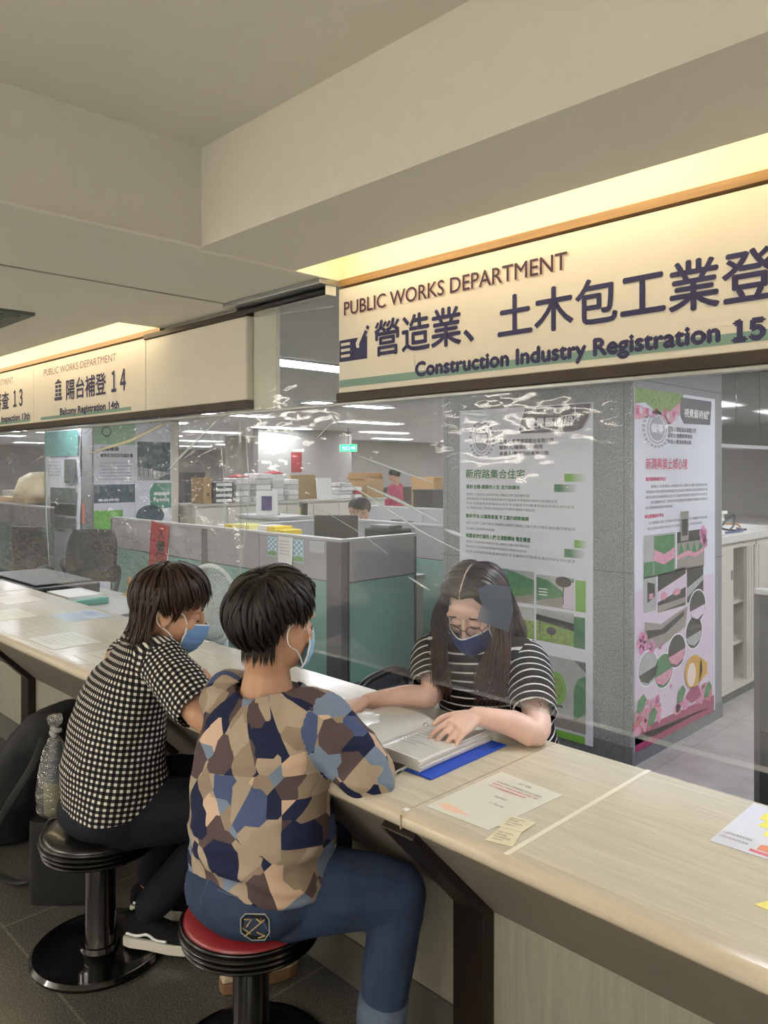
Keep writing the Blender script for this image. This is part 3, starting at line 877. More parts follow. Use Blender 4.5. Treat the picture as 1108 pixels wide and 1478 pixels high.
    f.poly([(0.88, 0.24), (0.955, 0.24), (0.955, 0.21)], 4, 3)
    f.build('photo_print', [PSV, PPV, PL, PMD, PCH, PGS], t)
    f = ph(); f.rect(0.0, 0.0, 0.95, 0.022, 0, 1); f.build('colour_block', PL, t)
poster1()

def poster2():
    t = thing('poster', 'tall pink floral poster on the side of the near granite column', 'poster', (-1.885, 4.15, 0.07), 'posters on the granite columns')
    b = MB(); b.box((-1.8925, 3.66, 0.07), (-1.8885, 4.655, 1.93)); b.build('board', PW, t)
    o = (-1.888, 3.67, 0.07); W, H = 0.93, 1.86
    def F(): return Flat(o, (0, 1, 0), (0, 0, 1), W, H)
    f = F(); f.rect(-0.01, 0.0, 1.04, 0.44, 0, 1); f.build('lilac_print', PLV, t)
    f = F(); f.poly([(-0.01, 0.045), (1.04, 0.018), (1.04, 0.0), (-0.01, 0.0)], 0, 2); f.poly([(-0.01, 0.06), (1.04, 0.05), (1.04, 0.018), (-0.01, 0.02)], 0, 2); f.build('band_print', PMG, t)
    f = F()
    f.poly([(-0.01, 0.955), (0.1, 0.962), (0.27, 0.935), (0.42, 0.945), (0.55, 0.975), (0.6, 1.0), (-0.01, 1.0)], 0, 2)
    f.poly([(-0.01, 0.91), (0.2, 0.925), (0.42, 0.905), (0.55, 0.94), (0.55, 0.975), (0.27, 0.935), (-0.01, 0.955)], 1, 1)
    for i in range(14):
        f.ell((0.02 + 0.037 * i, 0.934 + 0.006 * math.sin(i * 2.3)), (0.022, 0.010), (2, 3, 1)[i % 3], 3, 10)
    f.build('flower_print', [PGS, PPL, PPK, PLV], t)
    f = F()
    f.poly([(0.555, 0.935), (0.60, 0.912), (0.98, 0.915), (1.0, 0.99), (0.555, 0.99)], 0, 4); f.text('視覺藝術組', 0.60, 0.932, 0.94, 0.958, 1, 6, 0.0015, 0.12)
    f.poly([(0.95, 0.965), (0.955, 0.955), (0.985, 0.953), (0.955, 0.951), (0.95, 0.942), (0.945, 0.951), (0.92, 0.953), (0.945, 0.955)], 1, 6)
    f.build('header_print', [PCH, PWH], t)
    f = F(); emblem(f, 0.25, 0.89, 0.12, 0.042); f.build('emblem_print', [PLG, PWH, PCH], t)
    f = F()
    f.text('起造人/建設股份有限公司', 0.386, 0.886, 0.77, 0.9, 0, 1, 0.001); f.text('設計人/建築師事務所', 0.386, 0.868, 0.72, 0.881, 0, 1, 0.001); f.text('承造人/營造有限公司', 0.386, 0.85, 0.70, 0.862, 0, 1, 0.001)
    y = 0.722
    for i, s_ in enumerate(BODY[:5]):
        f.text(s_, 0.115 + (0.06 if i in (0, 3) else 0), y, 0.94 if i != 4 else 0.45, y + 0.0085, 0, 1); y -= 0.0148
    f.text(BODY[3], 0.15, 0.62, 0.94, 0.628, 0, 1); f.text(BODY[2], 0.134, 0.604, 0.86, 0.612, 0, 1)
    f.build('text_lettering', PGR, t)
    f = F()
    f.text('新潤興業土城心境', 0.115, 0.773, 0.65, 0.805, 1, 1, 0.005, 0.12); f.text('新潤興業土城心境', 0.115, 0.773, 0.65, 0.805, 2, 2, 0.0035, 0.12); f.text('新潤興業土城心境', 0.115, 0.775, 0.645, 0.806, 0, 4, 0.0015, 0.12)
    f.text('設計動線與城市地方', 0.115, 0.742, 0.36, 0.753, 0, 1, 0.0012); f.text('特色圍籬設計手法', 0.101, 0.638, 0.33, 0.648, 0, 1, 0.0012)
    f.build('title_lettering', [PPK, PLG, PWH], t)
    f = F()   # green wall with a pink wave
    f.rect(0.09, 0.47, 0.485, 0.59, 0, 3); f.rect(0.21, 0.475, 0.47, 0.585, 1, 4); f.poly([(0.21, 0.515), (0.34, 0.5), (0.47, 0.515), (0.47, 0.545), (0.34, 0.53), (0.21, 0.548)], 2, 5); f.rect(0.09, 0.475, 0.2, 0.515, 1, 4); f.build('photo_print', [PSV, PMD, PPL], t)
    f = F()
    f.rect(0.508, 0.47, 0.89, 0.588, 0, 3); f.rect(0.508, 0.555, 0.89, 0.588, 1, 4)
    for i in range(4): f.poly([(0.52 + i * .09, 0.52), (0.60 + i * .09, 0.52), (0.56 + i * .09, 0.555)], 3, 5)
    f.poly([(0.508, 0.505), (0.65, 0.515), (0.76, 0.505), (0.89, 0.52), (0.89, 0.532), (0.76, 0.517), (0.65, 0.53), (0.508, 0.518)], 2, 6); f.build('photo_print', [PPV, PDK, PPL, PMD], t)
    f = F(); f.rect(0.55, 0.56, 0.66, 0.648, 0, 7); f.rect(0.565, 0.575, 0.645, 0.625, 1, 8); f.build('photo_print', [PPV, PDK], t)
    f = F(); f.rect(0.085, 0.375, 0.24, 0.483, 0, 3); f.poly([(0.13, 0.40), (0.22, 0.415), (0.22, 0.45), (0.13, 0.46)], 1, 4); f.rect(0.15, 0.41, 0.2, 0.425, 2, 5); f.build('photo_print', [PSV, PDK, PPL], t)
    f = F(); f.rect(0.258, 0.365, 0.623, 0.48, 0, 3); f.poly([(0.258, 0.395), (0.623, 0.42), (0.623, 0.46), (0.258, 0.425)], 1, 4); f.poly([(0.258, 0.365), (0.623, 0.375), (0.623, 0.39), (0.258, 0.385)], 3, 4); f.ell((0.33, 0.41), (0.04, 0.012), 2, 5); f.ell((0.5, 0.412), (0.05, 0.01), 2, 5); f.build('photo_print', [PDK, PLV, PPL, PPV], t)
    f = F(); f.rect(0.641, 0.37, 0.877, 0.475, 0, 3); f.poly([(0.641, 0.385), (0.877, 0.43), (0.877, 0.445), (0.641, 0.415)], 1, 4); f.build('photo_print', [PDK, PSV], t)
    f = F(); f.poly([(0.09, 0.27), (0.3, 0.265), (0.62, 0.30), (0.65, 0.36), (0.45, 0.345), (0.3, 0.33), (0.1, 0.35)], 0, 3); f.poly([(0.12, 0.30), (0.35, 0.30), (0.6, 0.335), (0.6, 0.35), (0.3, 0.315), (0.12, 0.325)], 1, 4); f.build('photo_print', [PPV, PDK], t)
    for (cx, cy), (k1, k2) in {(0.789, 0.352): (PDK, PLV), (0.738, 0.274): (PDK, PSV), (0.501, 0.237): (PDK, PPL), (0.138, 0.218): (PSV, PDK), (0.33, 0.194): (PMD, PPL)}.items():
        f = F(); f.ell((cx, cy), (0.125, 0.052), 0, 5); f.ell((cx, cy), (0.115, 0.048), 1, 6); f.poly([(cx - .112, cy - .012), (cx + .112, cy + .0), (cx + .09, cy - .028), (cx, cy - .042), (cx - .08, cy - .03)], 2, 7); f.build('round_photo_print', [PWH, k1, k2], t)
    f = F()
    random.seed(4)
    for (cx, cy, r) in ((0.07, 0.295, 0.06), (0.18, 0.275, 0.04), (0.29, 0.268, 0.02), (0.87, 0.57, 0.055), (0.90, 0.545, 0.035), (0.13, 0.125, 0.018), (0.25, 0.118, 0.03), (0.42, 0.14, 0.014), (0.34, 0.122, 0.008)):
        for k in range(5):
            a = 2 * PI * k / 5 + cx * 9
            f.ell((cx + r * .6 * math.cos(a), cy + r * .3 * math.sin(a)), (r * .5, r * .25), 0, 8, 10)
    for i in range(60):
        side = i % 2
        cx = random.uniform(0.0, 0.3) if side else random.uniform(0.5, 0.98); cy = 0.055 + random.random() * (0.07 if side else 0.06) * (1 - abs((cx - (0.12 if side else 0.8)) / 0.3) * .6)
        f.ell((cx, cy), (random.uniform(.02, .05), random.uniform(.008, .018)), random.choice((1, 2, 0, 1)), 3 + i % 5, 10)
    for cx, cy in ((0.55, 0.10), (0.05, 0.125), (0.18, 0.075), (0.93, 0.075)):
        f.poly([(cx - .05, cy - .02), (cx + .02, cy - .02), (cx + .07, cy + .01), (cx + .03, cy + .028), (cx - .03, cy + .015)], 3, 9)
    f.build('flower_print', [mat('blossom_pink', (226, 140, 186), 0.5), PPL, mat('blossom_rose', (206, 110, 120), 0.5), PMD], t)
    f = F()   # plain figure with golden hair, without features
    f.ell((0.73, 0.155), (0.125, 0.05), 0, 9); f.poly([(0.83, 0.19), (0.93, 0.165), (0.93, 0.13), (0.8, 0.11)], 0, 9); f.ell((0.70, 0.148), (0.06, 0.036), 1, 10); f.poly([(0.62, 0.085), (0.70, 0.11), (0.80, 0.105), (0.84, 0.07), (0.7, 0.06)], 2, 9)
    f.build('figure_print', [PGD, PSN, mat('blossom_plum', (170, 60, 110), 0.5)], t)
poster2()

# posters on the far column
def poster_far():
    PT = mat('poster_teal', (96, 152, 146), 0.5); PTD = mat('poster_deepteal', (52, 84, 98), 0.5, var=(20, 0.3)); PTE = mat('poster_emerald', (64, 146, 122), 0.5); PLF = mat('poster_leaf', (116, 192, 72), 0.5, var=(26, 0.35))
    t = thing('poster', 'curling poster of grey photographs on the front of the far column', 'poster', (-8.95, 3.63, 0.0), 'posters on the granite columns')
    b = MB(); b.grid(lambda u, v: V((-9.44 + 0.99 * u, 3.628 - 0.008 * math.sin(v * 17) * u, 0.04 + 1.92 * v)), 6, 60); b.build('board', PW, t, smooth=True, solid=0.002)
    o = (-9.44, 3.606, 0.04); W, H = 0.99, 1.92
    def F(): return Flat(o, (1, 0, 0), (0, 0, 1), W, H)
    f = F(); f.rect(0.02, 0.84, 0.98, 0.99, 0); f.build('header_print', PT, t)
    f = F(); f.rect(0.6, 0.68, 0.92, 0.82, 0); f.rect(0.2, 0.56, 0.92, 0.65, 0); f.rect(0.2, 0.49, 0.92, 0.555, 1); f.rect(0.08, 0.40, 0.92, 0.475, 0); f.build('photo_print', [mat('photo_mist', (96, 108, 106), 0.5, var=(10, 0.5)), PDK], t)
    f = F(); [f.text(BODY[i], 0.08, 0.80 - i * 0.02, 0.5, 0.81 - i * 0.02, 0) for i in range(5)]; f.build('text_lettering', PGR, t)
    t = thing('poster', 'green topped poster of paragraphs and leaves on the side of the far column', 'poster', (-8.18, 4.0, 0.0), 'posters on the granite columns')
    b = MB(); b.box((-8.1895, 3.66, 0.04), (-8.1855, 4.135, 2.06)); b.build('board', PW, t)
    o = (-8.185, 3.66, 0.04); W, H = 0.475, 2.02
    def G(): return Flat(o, (0, 1, 0), (0, 0, 1), W, H)
    f = G(); f.rect(0, 0.86, 1, 1.0, 0); f.ell((0.3, 0.93), (0.12, 0.03), 1, 2); f.ell((0.3, 0.93), (0.09, 0.022), 0, 3); f.build('header_print', [mat('poster_mint', (150, 196, 158), 0.5), PCH], t)
    f = G(); f.text('公園造街', 0.15, 0.825, 0.6, 0.845, 0, 1, 0.006); f.text('都市生活居家改造計畫', 0.15, 0.79, 0.95, 0.81, 0, 1, 0.006); f.build('title_lettering', PCH, t)
    f = G(); [f.text(BODY[i % 6], 0.12, 0.755 - i * 0.018, 0.92, 0.763 - i * 0.018, 0) for i in range(6)]; f.build('text_lettering', PGR, t)
    f = G(); f.rect(0, 0.54, 1, 0.64, 0); f.text('集合住宅', 0.1, 0.55, 0.6, 0.562, 1, 3, 0.01); f.build('photo_print', [PTD, PWH], t)
    f = G(); f.rect(0, 0.36, 0.7, 0.50, 0); f.rect(0, 0.29, 1, 0.36, 1); f.build('photo_print', [PLF, PDK], t)
    t = thing('poster', 'teal poster with a tree lined avenue on the side of the far column', 'poster', (-8.18, 4.35, 0.0), 'posters on the granite columns')
    b = MB(); b.box((-8.1895, 4.14, 0.04), (-8.1855, 4.60, 2.06)); b.build('board', PW, t)
    o = (-8.185, 4.14, 0.04); W, H = 0.46, 2.02
    f = G(); f.rect(0.05, 0.66, 0.95, 0.88, 0)
    for i in range(7): f.rect(0.1 + i * .12, 0.68, 0.115 + i * .12, 0.84, 1, 2)
    f.poly([(0.05, 0.66), (0.5, 0.66), (0.95, 0.70), (0.05, 0.74)], 2, 2); f.build('photo_print', [PTD, PDK, PSV], t)
    f = G(); f.poly([(0.4, 0.50), (0.98, 0.50), (0.98, 0.645), (0.5, 0.645), (0.38, 0.6)], 0); f.build('colour_block', PTE, t)
    f = G(); f.text('綠色城市', 0.5, 0.575, 0.92, 0.592, 0, 3, 0.01); f.text('Parkside', 0.5, 0.54, 0.92, 0.56, 0, 3, 0.004); f.build('title_lettering', PWH, t)
    f = G(); f.ell((0.4, 0.46), (0.38, 0.06), 0); f.rect(0.0, 0.32, 1, 0.38, 1); f.rect(0, 0.05, 1, 0.22, 2); f.build('photo_print', [PTD, PSV, PTE], t)
    b = MB(); b.box((-8.1895, 4.60, 0.04), (-8.180, 4.68, 2.06)); tag(b.build('corner_strip', mat('ivory_strip', (222, 214, 194), 0.5)), 'ivory corner strip running up the far column edge', 'strip')
    b = MB(); b.box((-8.42, 3.632, 0.9), (-8.36, 3.6405, 1.12)); o_ = tag(b.build('red_notice', mat('pale_red', (222, 132, 120), 0.6)), 'thin red paper slip stuck on the far column', 'notice')
poster_far()

# ================================================================== OFFICE FURNITURE
FGREY = mat('partition_grey', (176, 174, 178), 0.85, bump=(300, 0.1))
FTEAL = mat('partition_teal', (132, 176, 164), 0.85, bump=(300, 0.1))
FPOST = mat('partition_post', (92, 92, 98), 0.55)
FCAP = mat('partition_cap', (190, 190, 190), 0.4, 0.2)
BEIGE = mat('beige_steel', (204, 200, 186), 0.45)
BEIGED = mat('beige_steel_dark', (150, 146, 134), 0.5)
TANBOX = mat('cardboard', (182, 146, 98), 0.8)
YEL = mat('yellow_folder', (232, 204, 60), 0.6)
RED = mat('red_cover', (184, 36, 44), 0.5)
MESHBLK = mat('chair_black', (30, 31, 33), 0.55)

def partition(label, p, q, seams=(), ztop=1.05, split=0.76, posts=(), up=FGREY, low=FTEAL, group='office partitions'):
    """low partition from p to q; seams and posts are distances along it"""
    p = V((*p, 0)); q = V((*q, 0)); L = (q - p).length; d = (q - p) / L; n = V((-d.y, d.x, 0))
    t = thing('office_partition', label, 'partition', tuple((p + q) / 2), group)
    R = Matrix((d, n, V((0, 0, 1)))).transposed()
    def bx(a0, a1, w, z0, z1):
        b = MB(); b.box((a0, -w / 2, z0), (a1, w / 2, z1)); b.v = [tuple(p + R @ V(v)) for v in b.v]; return b
    cuts = [0] + list(seams) + [L]
    for a0, a1 in zip(cuts[:-1], cuts[1:]):
        bx(a0 + 0.004, a1 - 0.004, 0.05, split + 0.004, ztop - 0.02).build('upper_panel', up, t, bevel=0.004)
        bx(a0 + 0.004, a1 - 0.004, 0.05, 0.09, split - 0.004).build('lower_panel', low, t, bevel=0.004)
    bx(0, L, 0.03, 0.09, ztop - 0.02).build('core', FPOST, t)
    bx(0, L, 0.058, ztop - 0.022, ztop).build('top_cap', FCAP, t, bevel=0.004)
    bx(0, L, 0.045, 0, 0.09).build('base', FPOST, t)
    for a0, a1 in posts:
        bx(a0, a1, 0.056, 0.0, ztop - 0.022).build('post', FPOST, t)
    return t
partition('long grey and teal partition with a red scroll and calendars, behind the two visitors', (-7.117, 3.375), (-3.78, 3.375), (0.79, 1.63, 2.42, 3.19), posts=((0, 0.02), (1.63, 1.72), (3.19, 3.337)))
partition('short grey and teal partition side with a dark corner post, beside the clerk', (-3.80, 3.42), (-3.80, 4.06), (), posts=((0.62, 0.64),))
partition('grey and teal partition reaching to the granite column', (-5.35, 4.795), (-3.2, 4.795), (0.88,), posts=((0, 0.02),))
partition('grey partition crossing behind the black monitor', (-5.40, 3.42), (-5.40, 4.76), (0.6,))
partition('grey partition in front of the far desks', (-7.3, 6.7), (-3.4, 6.7), (1.2, 2.4))
partition('dark green partition beside the far column and the tan box', (-10.6, 3.375), (-8.60, 3.375), (1.0,), ztop=1.09, split=0.85, posts=((0.78, 0.92),), up=mat('partition_dimgrey', (128, 126, 128), 0.85), low=mat('partition_deepteal', (72, 104, 98), 0.85))
DKP = mat('partition_charcoal', (76, 78, 84), 0.7)
partition('charcoal partition beside the aisle and the steel cabinets', (-1.12, 3.16), (1.6, 3.16), (1.4,), ztop=1.05, split=0.5, posts=((0, 0.02),), up=DKP, low=mat('partition_coal', (56, 58, 62), 0.7))

# desks
def desk(label, x0, y0, x1, y1, z=0.72, m=None):
    t = thing('desk', label, 'desk', ((x0 + x1) / 2, (y0 + y1) / 2, 0), 'office desks')
    b = MB(); b.box((x0, y0, z - 0.03), (x1, y1, z)); b.build('top', m or mat('desk_grey', (176, 174, 168), 0.5), t, bevel=0.003)
    for x in (x0, x1 - 0.03):
        b = MB(); b.box((x, y0 + 0.03, 0), (x + 0.03, y1 - 0.03, z - 0.03)); b.build('side_panel', BEIGE, t)
    b = MB(); b.box((x0 + 0.03, y0 + 0.05, 0.25), (x1 - 0.03, y0 + 0.07, z - 0.03)); b.build('modesty_panel', BEIGE, t)
    return t
desk('grey desk inside the cubicle under the black monitor', -5.32, 3.66, -3.9, 4.30)
desk('grey desk behind the partition where the masked man sits', -6.7, 4.83, -4.2, 5.2, m=bpy.data.materials['desk_grey'])
def monitor(c, az, label, w=0.50, h=0.31, z0=0.72):
    x, y = c
    t = thing('monitor', label, 'monitor', (x, y, z0), 'black monitors')
    u = V((math.cos(az), math.sin(az), 0)); n = V((-u.y, u.x, 0)); c0 = V((x, y, z0))
    R = Matrix((u, n, V((0, 0, 1)))).transposed()
    def bx(a, b_, name, m):
        b = MB(); b.box(a, b_); b.v = [tuple(c0 + R @ V(v)) for v in b.v]; return b.build(name, m, t, bevel=0.004)
    bx((-w / 2, -0.02, 0.12), (w / 2, 0.02, 0.12 + h), 'housing', M['black'])
    bx((-w / 2 + 0.012, -0.023, 0.135), (w / 2 - 0.012, -0.0195, 0.11 + h), 'screen', mat('screen_glass', (16, 18, 22), 0.15))
    bx((-0.03, 0.015, 0.0), (0.03, 0.035, 0.2), 'stand', M['black'])
    bx((-0.11, -0.06, 0.0), (0.11, 0.10, 0.012), 'base', M['black'])
    return t
mon = monitor((-4.53, 3.96), math.radians(225), 'black monitor standing with its back to the cubicle corner', 0.34, 0.31)
for p, a, l in (((-6.42, 5.15), 2.6, 'black monitor with a yellow note, behind the grey partition'),):
    dup(mon, (p[0], p[1], 0.72), a - math.radians(225), l)
b = MB(); b.box((-6.46, 5.10, 1.03), (-6.38, 5.108, 1.10), rot=Matrix.Rotation(2.6 - PI, 3, 'Z')); tag(b.build('sticky_note', YEL), 'small yellow note stuck on a black monitor', 'note')
# equipment beside the monitor
t = thing('printer', 'small black printer beside the black monitor', 'printer', (-4.25, 4.12, 0.72))
b = MB(); b.box((-4.32, 4.06, 0.72), (-4.02, 4.28, 1.06)); b.build('body', M['black'], t, bevel=0.012)
b = MB(); b.box((-4.28, 4.09, 1.06), (-4.08, 4.23, 1.085)); b.build('lid', M['grey'], t, bevel=0.004)
# storage box with yellow folders behind the partition
t = thing('low_cabinet', 'low grey cabinet behind the long partition under the yellow folders', 'cabinet', (-4.95, 3.60, 0))
b = MB(); b.box((-5.34, 3.42, 0), (-4.5, 3.62, 1.0)); b.build('body', BEIGE, t, bevel=0.004)
b = MB(); b.box((-5.34, 3.415, 1.0), (-4.5, 3.625, 1.015)); b.build('top', FCAP, t)
random.seed(5)
for i in range(7):
    x = -5.30 + i * 0.115
    b = MB(); b.box((x, 3.44, 1.0155), (x + 0.105, 3.60, 1.04 + random.uniform(0.0, 0.045)), rot=Matrix.Rotation(random.uniform(-.06, .06), 3, 'Z'))
    m_, l_ = ((YEL, 'yellow'), (mat('pale_yellow', (240, 230, 150), 0.6) if i == 1 else bpy.data.materials.get('pale_yellow') or YEL, 'pale yellow'), (M['paper'], 'white'))[(0, 1, 1, 2, 2, 0, 0)[i]]
    tag(b.build('folder', m_, bevel=0.002), '%s paper folder lying on the low cabinet behind the calendars' % l_, 'folder', 'folders lying behind the long partition')

# notices on the long partition
def calendar(x0, x1, z0, z1, label, top):
    t = thing('calendar', label, 'calendar', ((x0 + x1) / 2, 3.345, z0), 'calendars on the partition')
    b = MB(); b.box((x0, 3.3455, z0), (x1, 3.3495, z1)); b.build('sheet', mat('calendar_blue', (184, 212, 226), 0.6) if top else bpy.data.materials['calendar_blue'], t)
    f = Flat((x0, 3.3452, z0), (1, 0, 0), (0, 0, 1), x1 - x0, z1 - z0)
    for r in range(5):
        for c_ in range(4):
            f.rect(0.08 + c_ * .22, 0.35 + r * .12, 0.24 + c_ * .22, 0.43 + r * .12, (r + c_) % 2)
    f.poly([(0.05, 0.05), (0.95, 0.05), (0.95, 0.25), (0.5, 0.3), (0.05, 0.2)], 2)
    f.build('print', [mat('calendar_ink', (110, 160, 196), 0.6), M['paper'], mat('calendar_green', (128, 170, 110), 0.6)], t)
calendar(-4.585, -4.47, 0.88, 1.02, 'blue calendar sheet to the left of the hanging white papers', True)
calendar(-4.29, -4.17, 0.86, 1.02, 'blue calendar sheet to the right of the hanging white papers', False)
t = thing('paper_sheet', 'white papers hung on the partition between two calendars', 'paper', (-4.37, 3.34, 0.82))
b = MB(); b.grid(lambda u, v: V((-4.45 + 0.17 * u, 3.340 - 0.012 * (1 - v) ** 2 * u, 0.82 + 0.21 * v)), 4, 8); b.build('sheet', M['paper'], t, solid=0.002)
f = Flat((-4.44, 3.335, 0.86), (1, 0, 0), (0, 0, 1), 0.14, 0.15); [f.text(BODY[i], 0.05, 0.9 - i * .15, 0.9, 0.96 - i * .15, 0) for i in range(5)]; f.build('lettering', PGR, t)
b = MB(); b.box((-4.10, 3.342, 0.945), (-3.945, 3.349, 1.02)); tag(b.build('notice_card', mat('card_grey', (196, 200, 200), 0.5), bevel=0.002), 'small pale card fixed to the partition beside its dark corner post', 'card')
t = thing('red_scroll', 'red paper scroll with black brush writing hung on the long partition', 'scroll', (-6.15, 3.335, 0.56))
R8 = Matrix.Rotation(math.radians(7), 3, 'Y')
b = MB(); b.box((-6.33, 3.336, 0.55), (-6.02, 3.342, 1.035), rot=R8); b.build('paper', RED, t)
f = Flat((-6.235, 3.334, 0.58), (1, 0, 0.0), (0.09, 0, 1), 0.16, 0.42)
for i, ch in enumerate('人一口心'):
    f.text(ch, 0.15, 0.76 - i * .25, 0.9, 0.97 - i * .25, 0, 2, 0.004)
f.build('lettering', M['black'], t)
b = MB(); b.poly([(-6.06, 3.333, 0.60), (-6.01, 3.333, 0.62), (-5.98, 3.333, 0.86)]); b.build('curled_edge', M['paper'], t, solid=0.001)

# ------------------------------------------------------------------ steel cabinets with bundles of paper
t = thing('steel_cabinet_row', 'long row of low beige steel cabinets carrying bundles of paper', 'cabinet', (-8.2, 5.9, 0))
b = MB(); b.box((-8.4, 4.75, 0.05), (-7.97, 7.9, 1.06)); b.build('body', BEIGE, t)
b = MB(); b.box((-8.42, 4.74, 1.06), (-7.94, 7.92, 1.09)); b.build('top', mat('cabinet_top', (186, 184, 176), 0.4), t, bevel=0.004)
for i in range(7):
    y = 4.77 + i * 0.447
    b = MB(); b.box((-7.97, y, 0.08), (-7.955, y + 0.44, 1.04)); d_ = b.build('door', BEIGE, t, bevel=0.004)
    b = MB(); b.box((-7.955, y + 0.38, 0.55), (-7.945, y + 0.40, 0.68)); b.build('handle', M['alu'], d_)

def bundle(y, w, h, n, m, label, x=-8.17, cover=None, z0=1.09):
    t = thing('paper_bundle', label, 'paper bundle', (x, y, z0), 'paper bundles on the steel cabinets')
    z = z0
    for i in range(n):
        k = h / n; dx = random.uniform(-.02, .02); dy = random.uniform(-.02, .02)
        b = MB(); b.box((x - 0.14 + dx, y + dy + .01, z), (x + 0.14 + dx, y + w + dy - .01, z + k - 0.003), rot=Matrix.Rotation(random.uniform(-.06, .06), 3, 'Z'))
        b.build('bundle', cover if (cover and i % 2 == n % 2) else m, t, bevel=0.01)
        z += k
    return t
PWHT = M['paper']; PG2 = mat('paper_grey', (206, 204, 200), 0.7)
bundle(5.38, 0.24, 0.30, 4, PWHT, 'white paper bundles with a red tie, next to the dark binders', cover=PG2)
bundle(5.66, 0.25, 0.36, 5, PWHT, 'tallest pile of white paper bundles with a red cover on the cabinets', cover=PG2)
bundle(5.95, 0.20, 0.34, 4, PWHT, 'white and red paper bundles before the brown board', cover=PG2)
bundle(6.2, 0.18, 0.28, 4, PWHT, 'white paper bundles next to the brown board', cover=PG2)
bundle(7.08, 0.25, 0.22, 4, PG2, 'low grey paper pile next to the white upright sheet', cover=PWHT)
bundle(7.37, 0.15, 0.16, 3, PWHT, 'low white paper pile near the far end of the cabinets', cover=RED)
for y, z, label in ((5.42, 1.392, 'red cloth wrap on the paper bundles next to the binders'), (5.97, 1.432, 'red cloth wrap on the paper bundles before the brown board')):
    b = MB(); b.grid(lambda u, v: V((-8.30 + 0.27 * u, y + 0.16 * v, z + 0.03 * math.sin(u * 3.1) * math.sin(v * 3.0) + 0.012)), 8, 8); tag(b.build('cloth_wrap', RED, smooth=True, solid=0.01), label, 'cloth')
t = thing('box_file', 'tan upright box file on the steel cabinets', 'box file', (-8.15, 4.95, 1.09))
b = MB(); b.box((-8.3, 4.92, 1.09), (-8.02, 5.03, 1.40)); b.build('body', TANBOX, t, bevel=0.003)
b = MB(); b.tube([(-8.018, 4.975, 1.20), (-8.012, 4.975, 1.20)], 0.018, 12); b.build('finger_ring', M['black'], t)
for i in range(4):
    t = thing('binder', ('dark lever arch binder, lowest of four lying beside the tan box file', 'dark lever arch binder, second of four lying beside the tan box file', 'dark lever arch binder, third of four lying beside the tan box file', 'dark lever arch binder, topmost of four lying beside the tan box file')[i], 'binder', (-8.15, 5.2, 1.09 + i * 0.065), 'dark binders on the cabinets')
    b = MB(); b.box((-8.3, 5.06, 1.091 + i * .065), (-8.01, 5.34, 1.15 + i * .065)); b.build('cover', mat('binder_dark', (54, 58, 72), 0.5) if i == 0 else bpy.data.materials['binder_dark'], t, bevel=0.004)
    b = MB(); b.box((-8.012, 5.09, 1.103 + i * .065), (-8.006, 5.31, 1.138 + i * .065)); b.build('page_edge', PWHT, t)
b = MB(); b.box((-8.30, 6.42, 1.09), (-8.26, 6.85, 1.42), rot=Matrix.Rotation(-0.1, 3, 'Y')); tag(b.build('brown_board', mat('board_brown', (164, 136, 88), 0.6), bevel=0.002), 'brown board leaning behind the paper bundles on the cabinets', 'board')
b = MB(); b.box((-8.12, 6.74, 1.09), (-8.10, 7.0, 1.38), rot=Matrix.Rotation(-0.12, 3, 'Y')); tag(b.build('upright_sheet', PWHT), 'white sheet standing upright against the brown board', 'paper')
t = thing('cardboard_box', 'open brown cardboard box standing past the paper bundles', 'box', (-8.1, 7.7, 1.09))
b = MB(); b.box((-8.35, 7.55, 1.09), (-7.98, 7.88, 1.36)); b.build('body', TANBOX, t)
for s_ in (0, 1):
    b = MB(); b.box((-8.35, 7.5 + s_ * .38, 1.36), (-7.98, 7.5 + s_ * .38 + .008, 1.46), rot=Matrix.Rotation(0.5 * (1 if s_ else -1), 3, 'X'), c=(-8.1, 7.5 + s_ * .38, 1.36)); b.build('flap', TANBOX, t)
t = thing('framed_photo', 'small white photo frame standing before the steel cabinets', 'photo frame', (-6.1, 4.6, 1.0))
b = MB(); b.box((-6.33, 4.52, 1.05), (-6.12, 4.55, 1.29), rot=Matrix.Rotation(0.78, 3, 'Z')); b.build('frame', M['white'], t, bevel=0.006)
b = MB(); b.box((-6.275, 4.512, 1.10), (-6.175, 4.519, 1.24), rot=Matrix.Rotation(0.78, 3, 'Z'), c=(-6.225, 4.535, 1.17)); b.build('picture', mat('frame_picture', (86, 74, 120), 0.5, var=(14, 0.4)), t)
b = MB(); b.box((-6.26, 4.56, 1.05), (-6.18, 4.66, 1.06)); b.build('foot', M['black'], t)
t = thing('side_shelf', 'pale shelf unit under the small photo frame', 'shelf unit', (-6.3, 4.7, 0))
b = MB(); b.box((-6.6, 4.45, 0.0), (-5.9, 4.80, 1.02)); b.build('body', BEIGE, t)
b = MB(); b.box((-6.62, 4.43, 1.02), (-5.88, 4.81, 1.05)); b.build('top', FCAP, t, bevel=0.003)

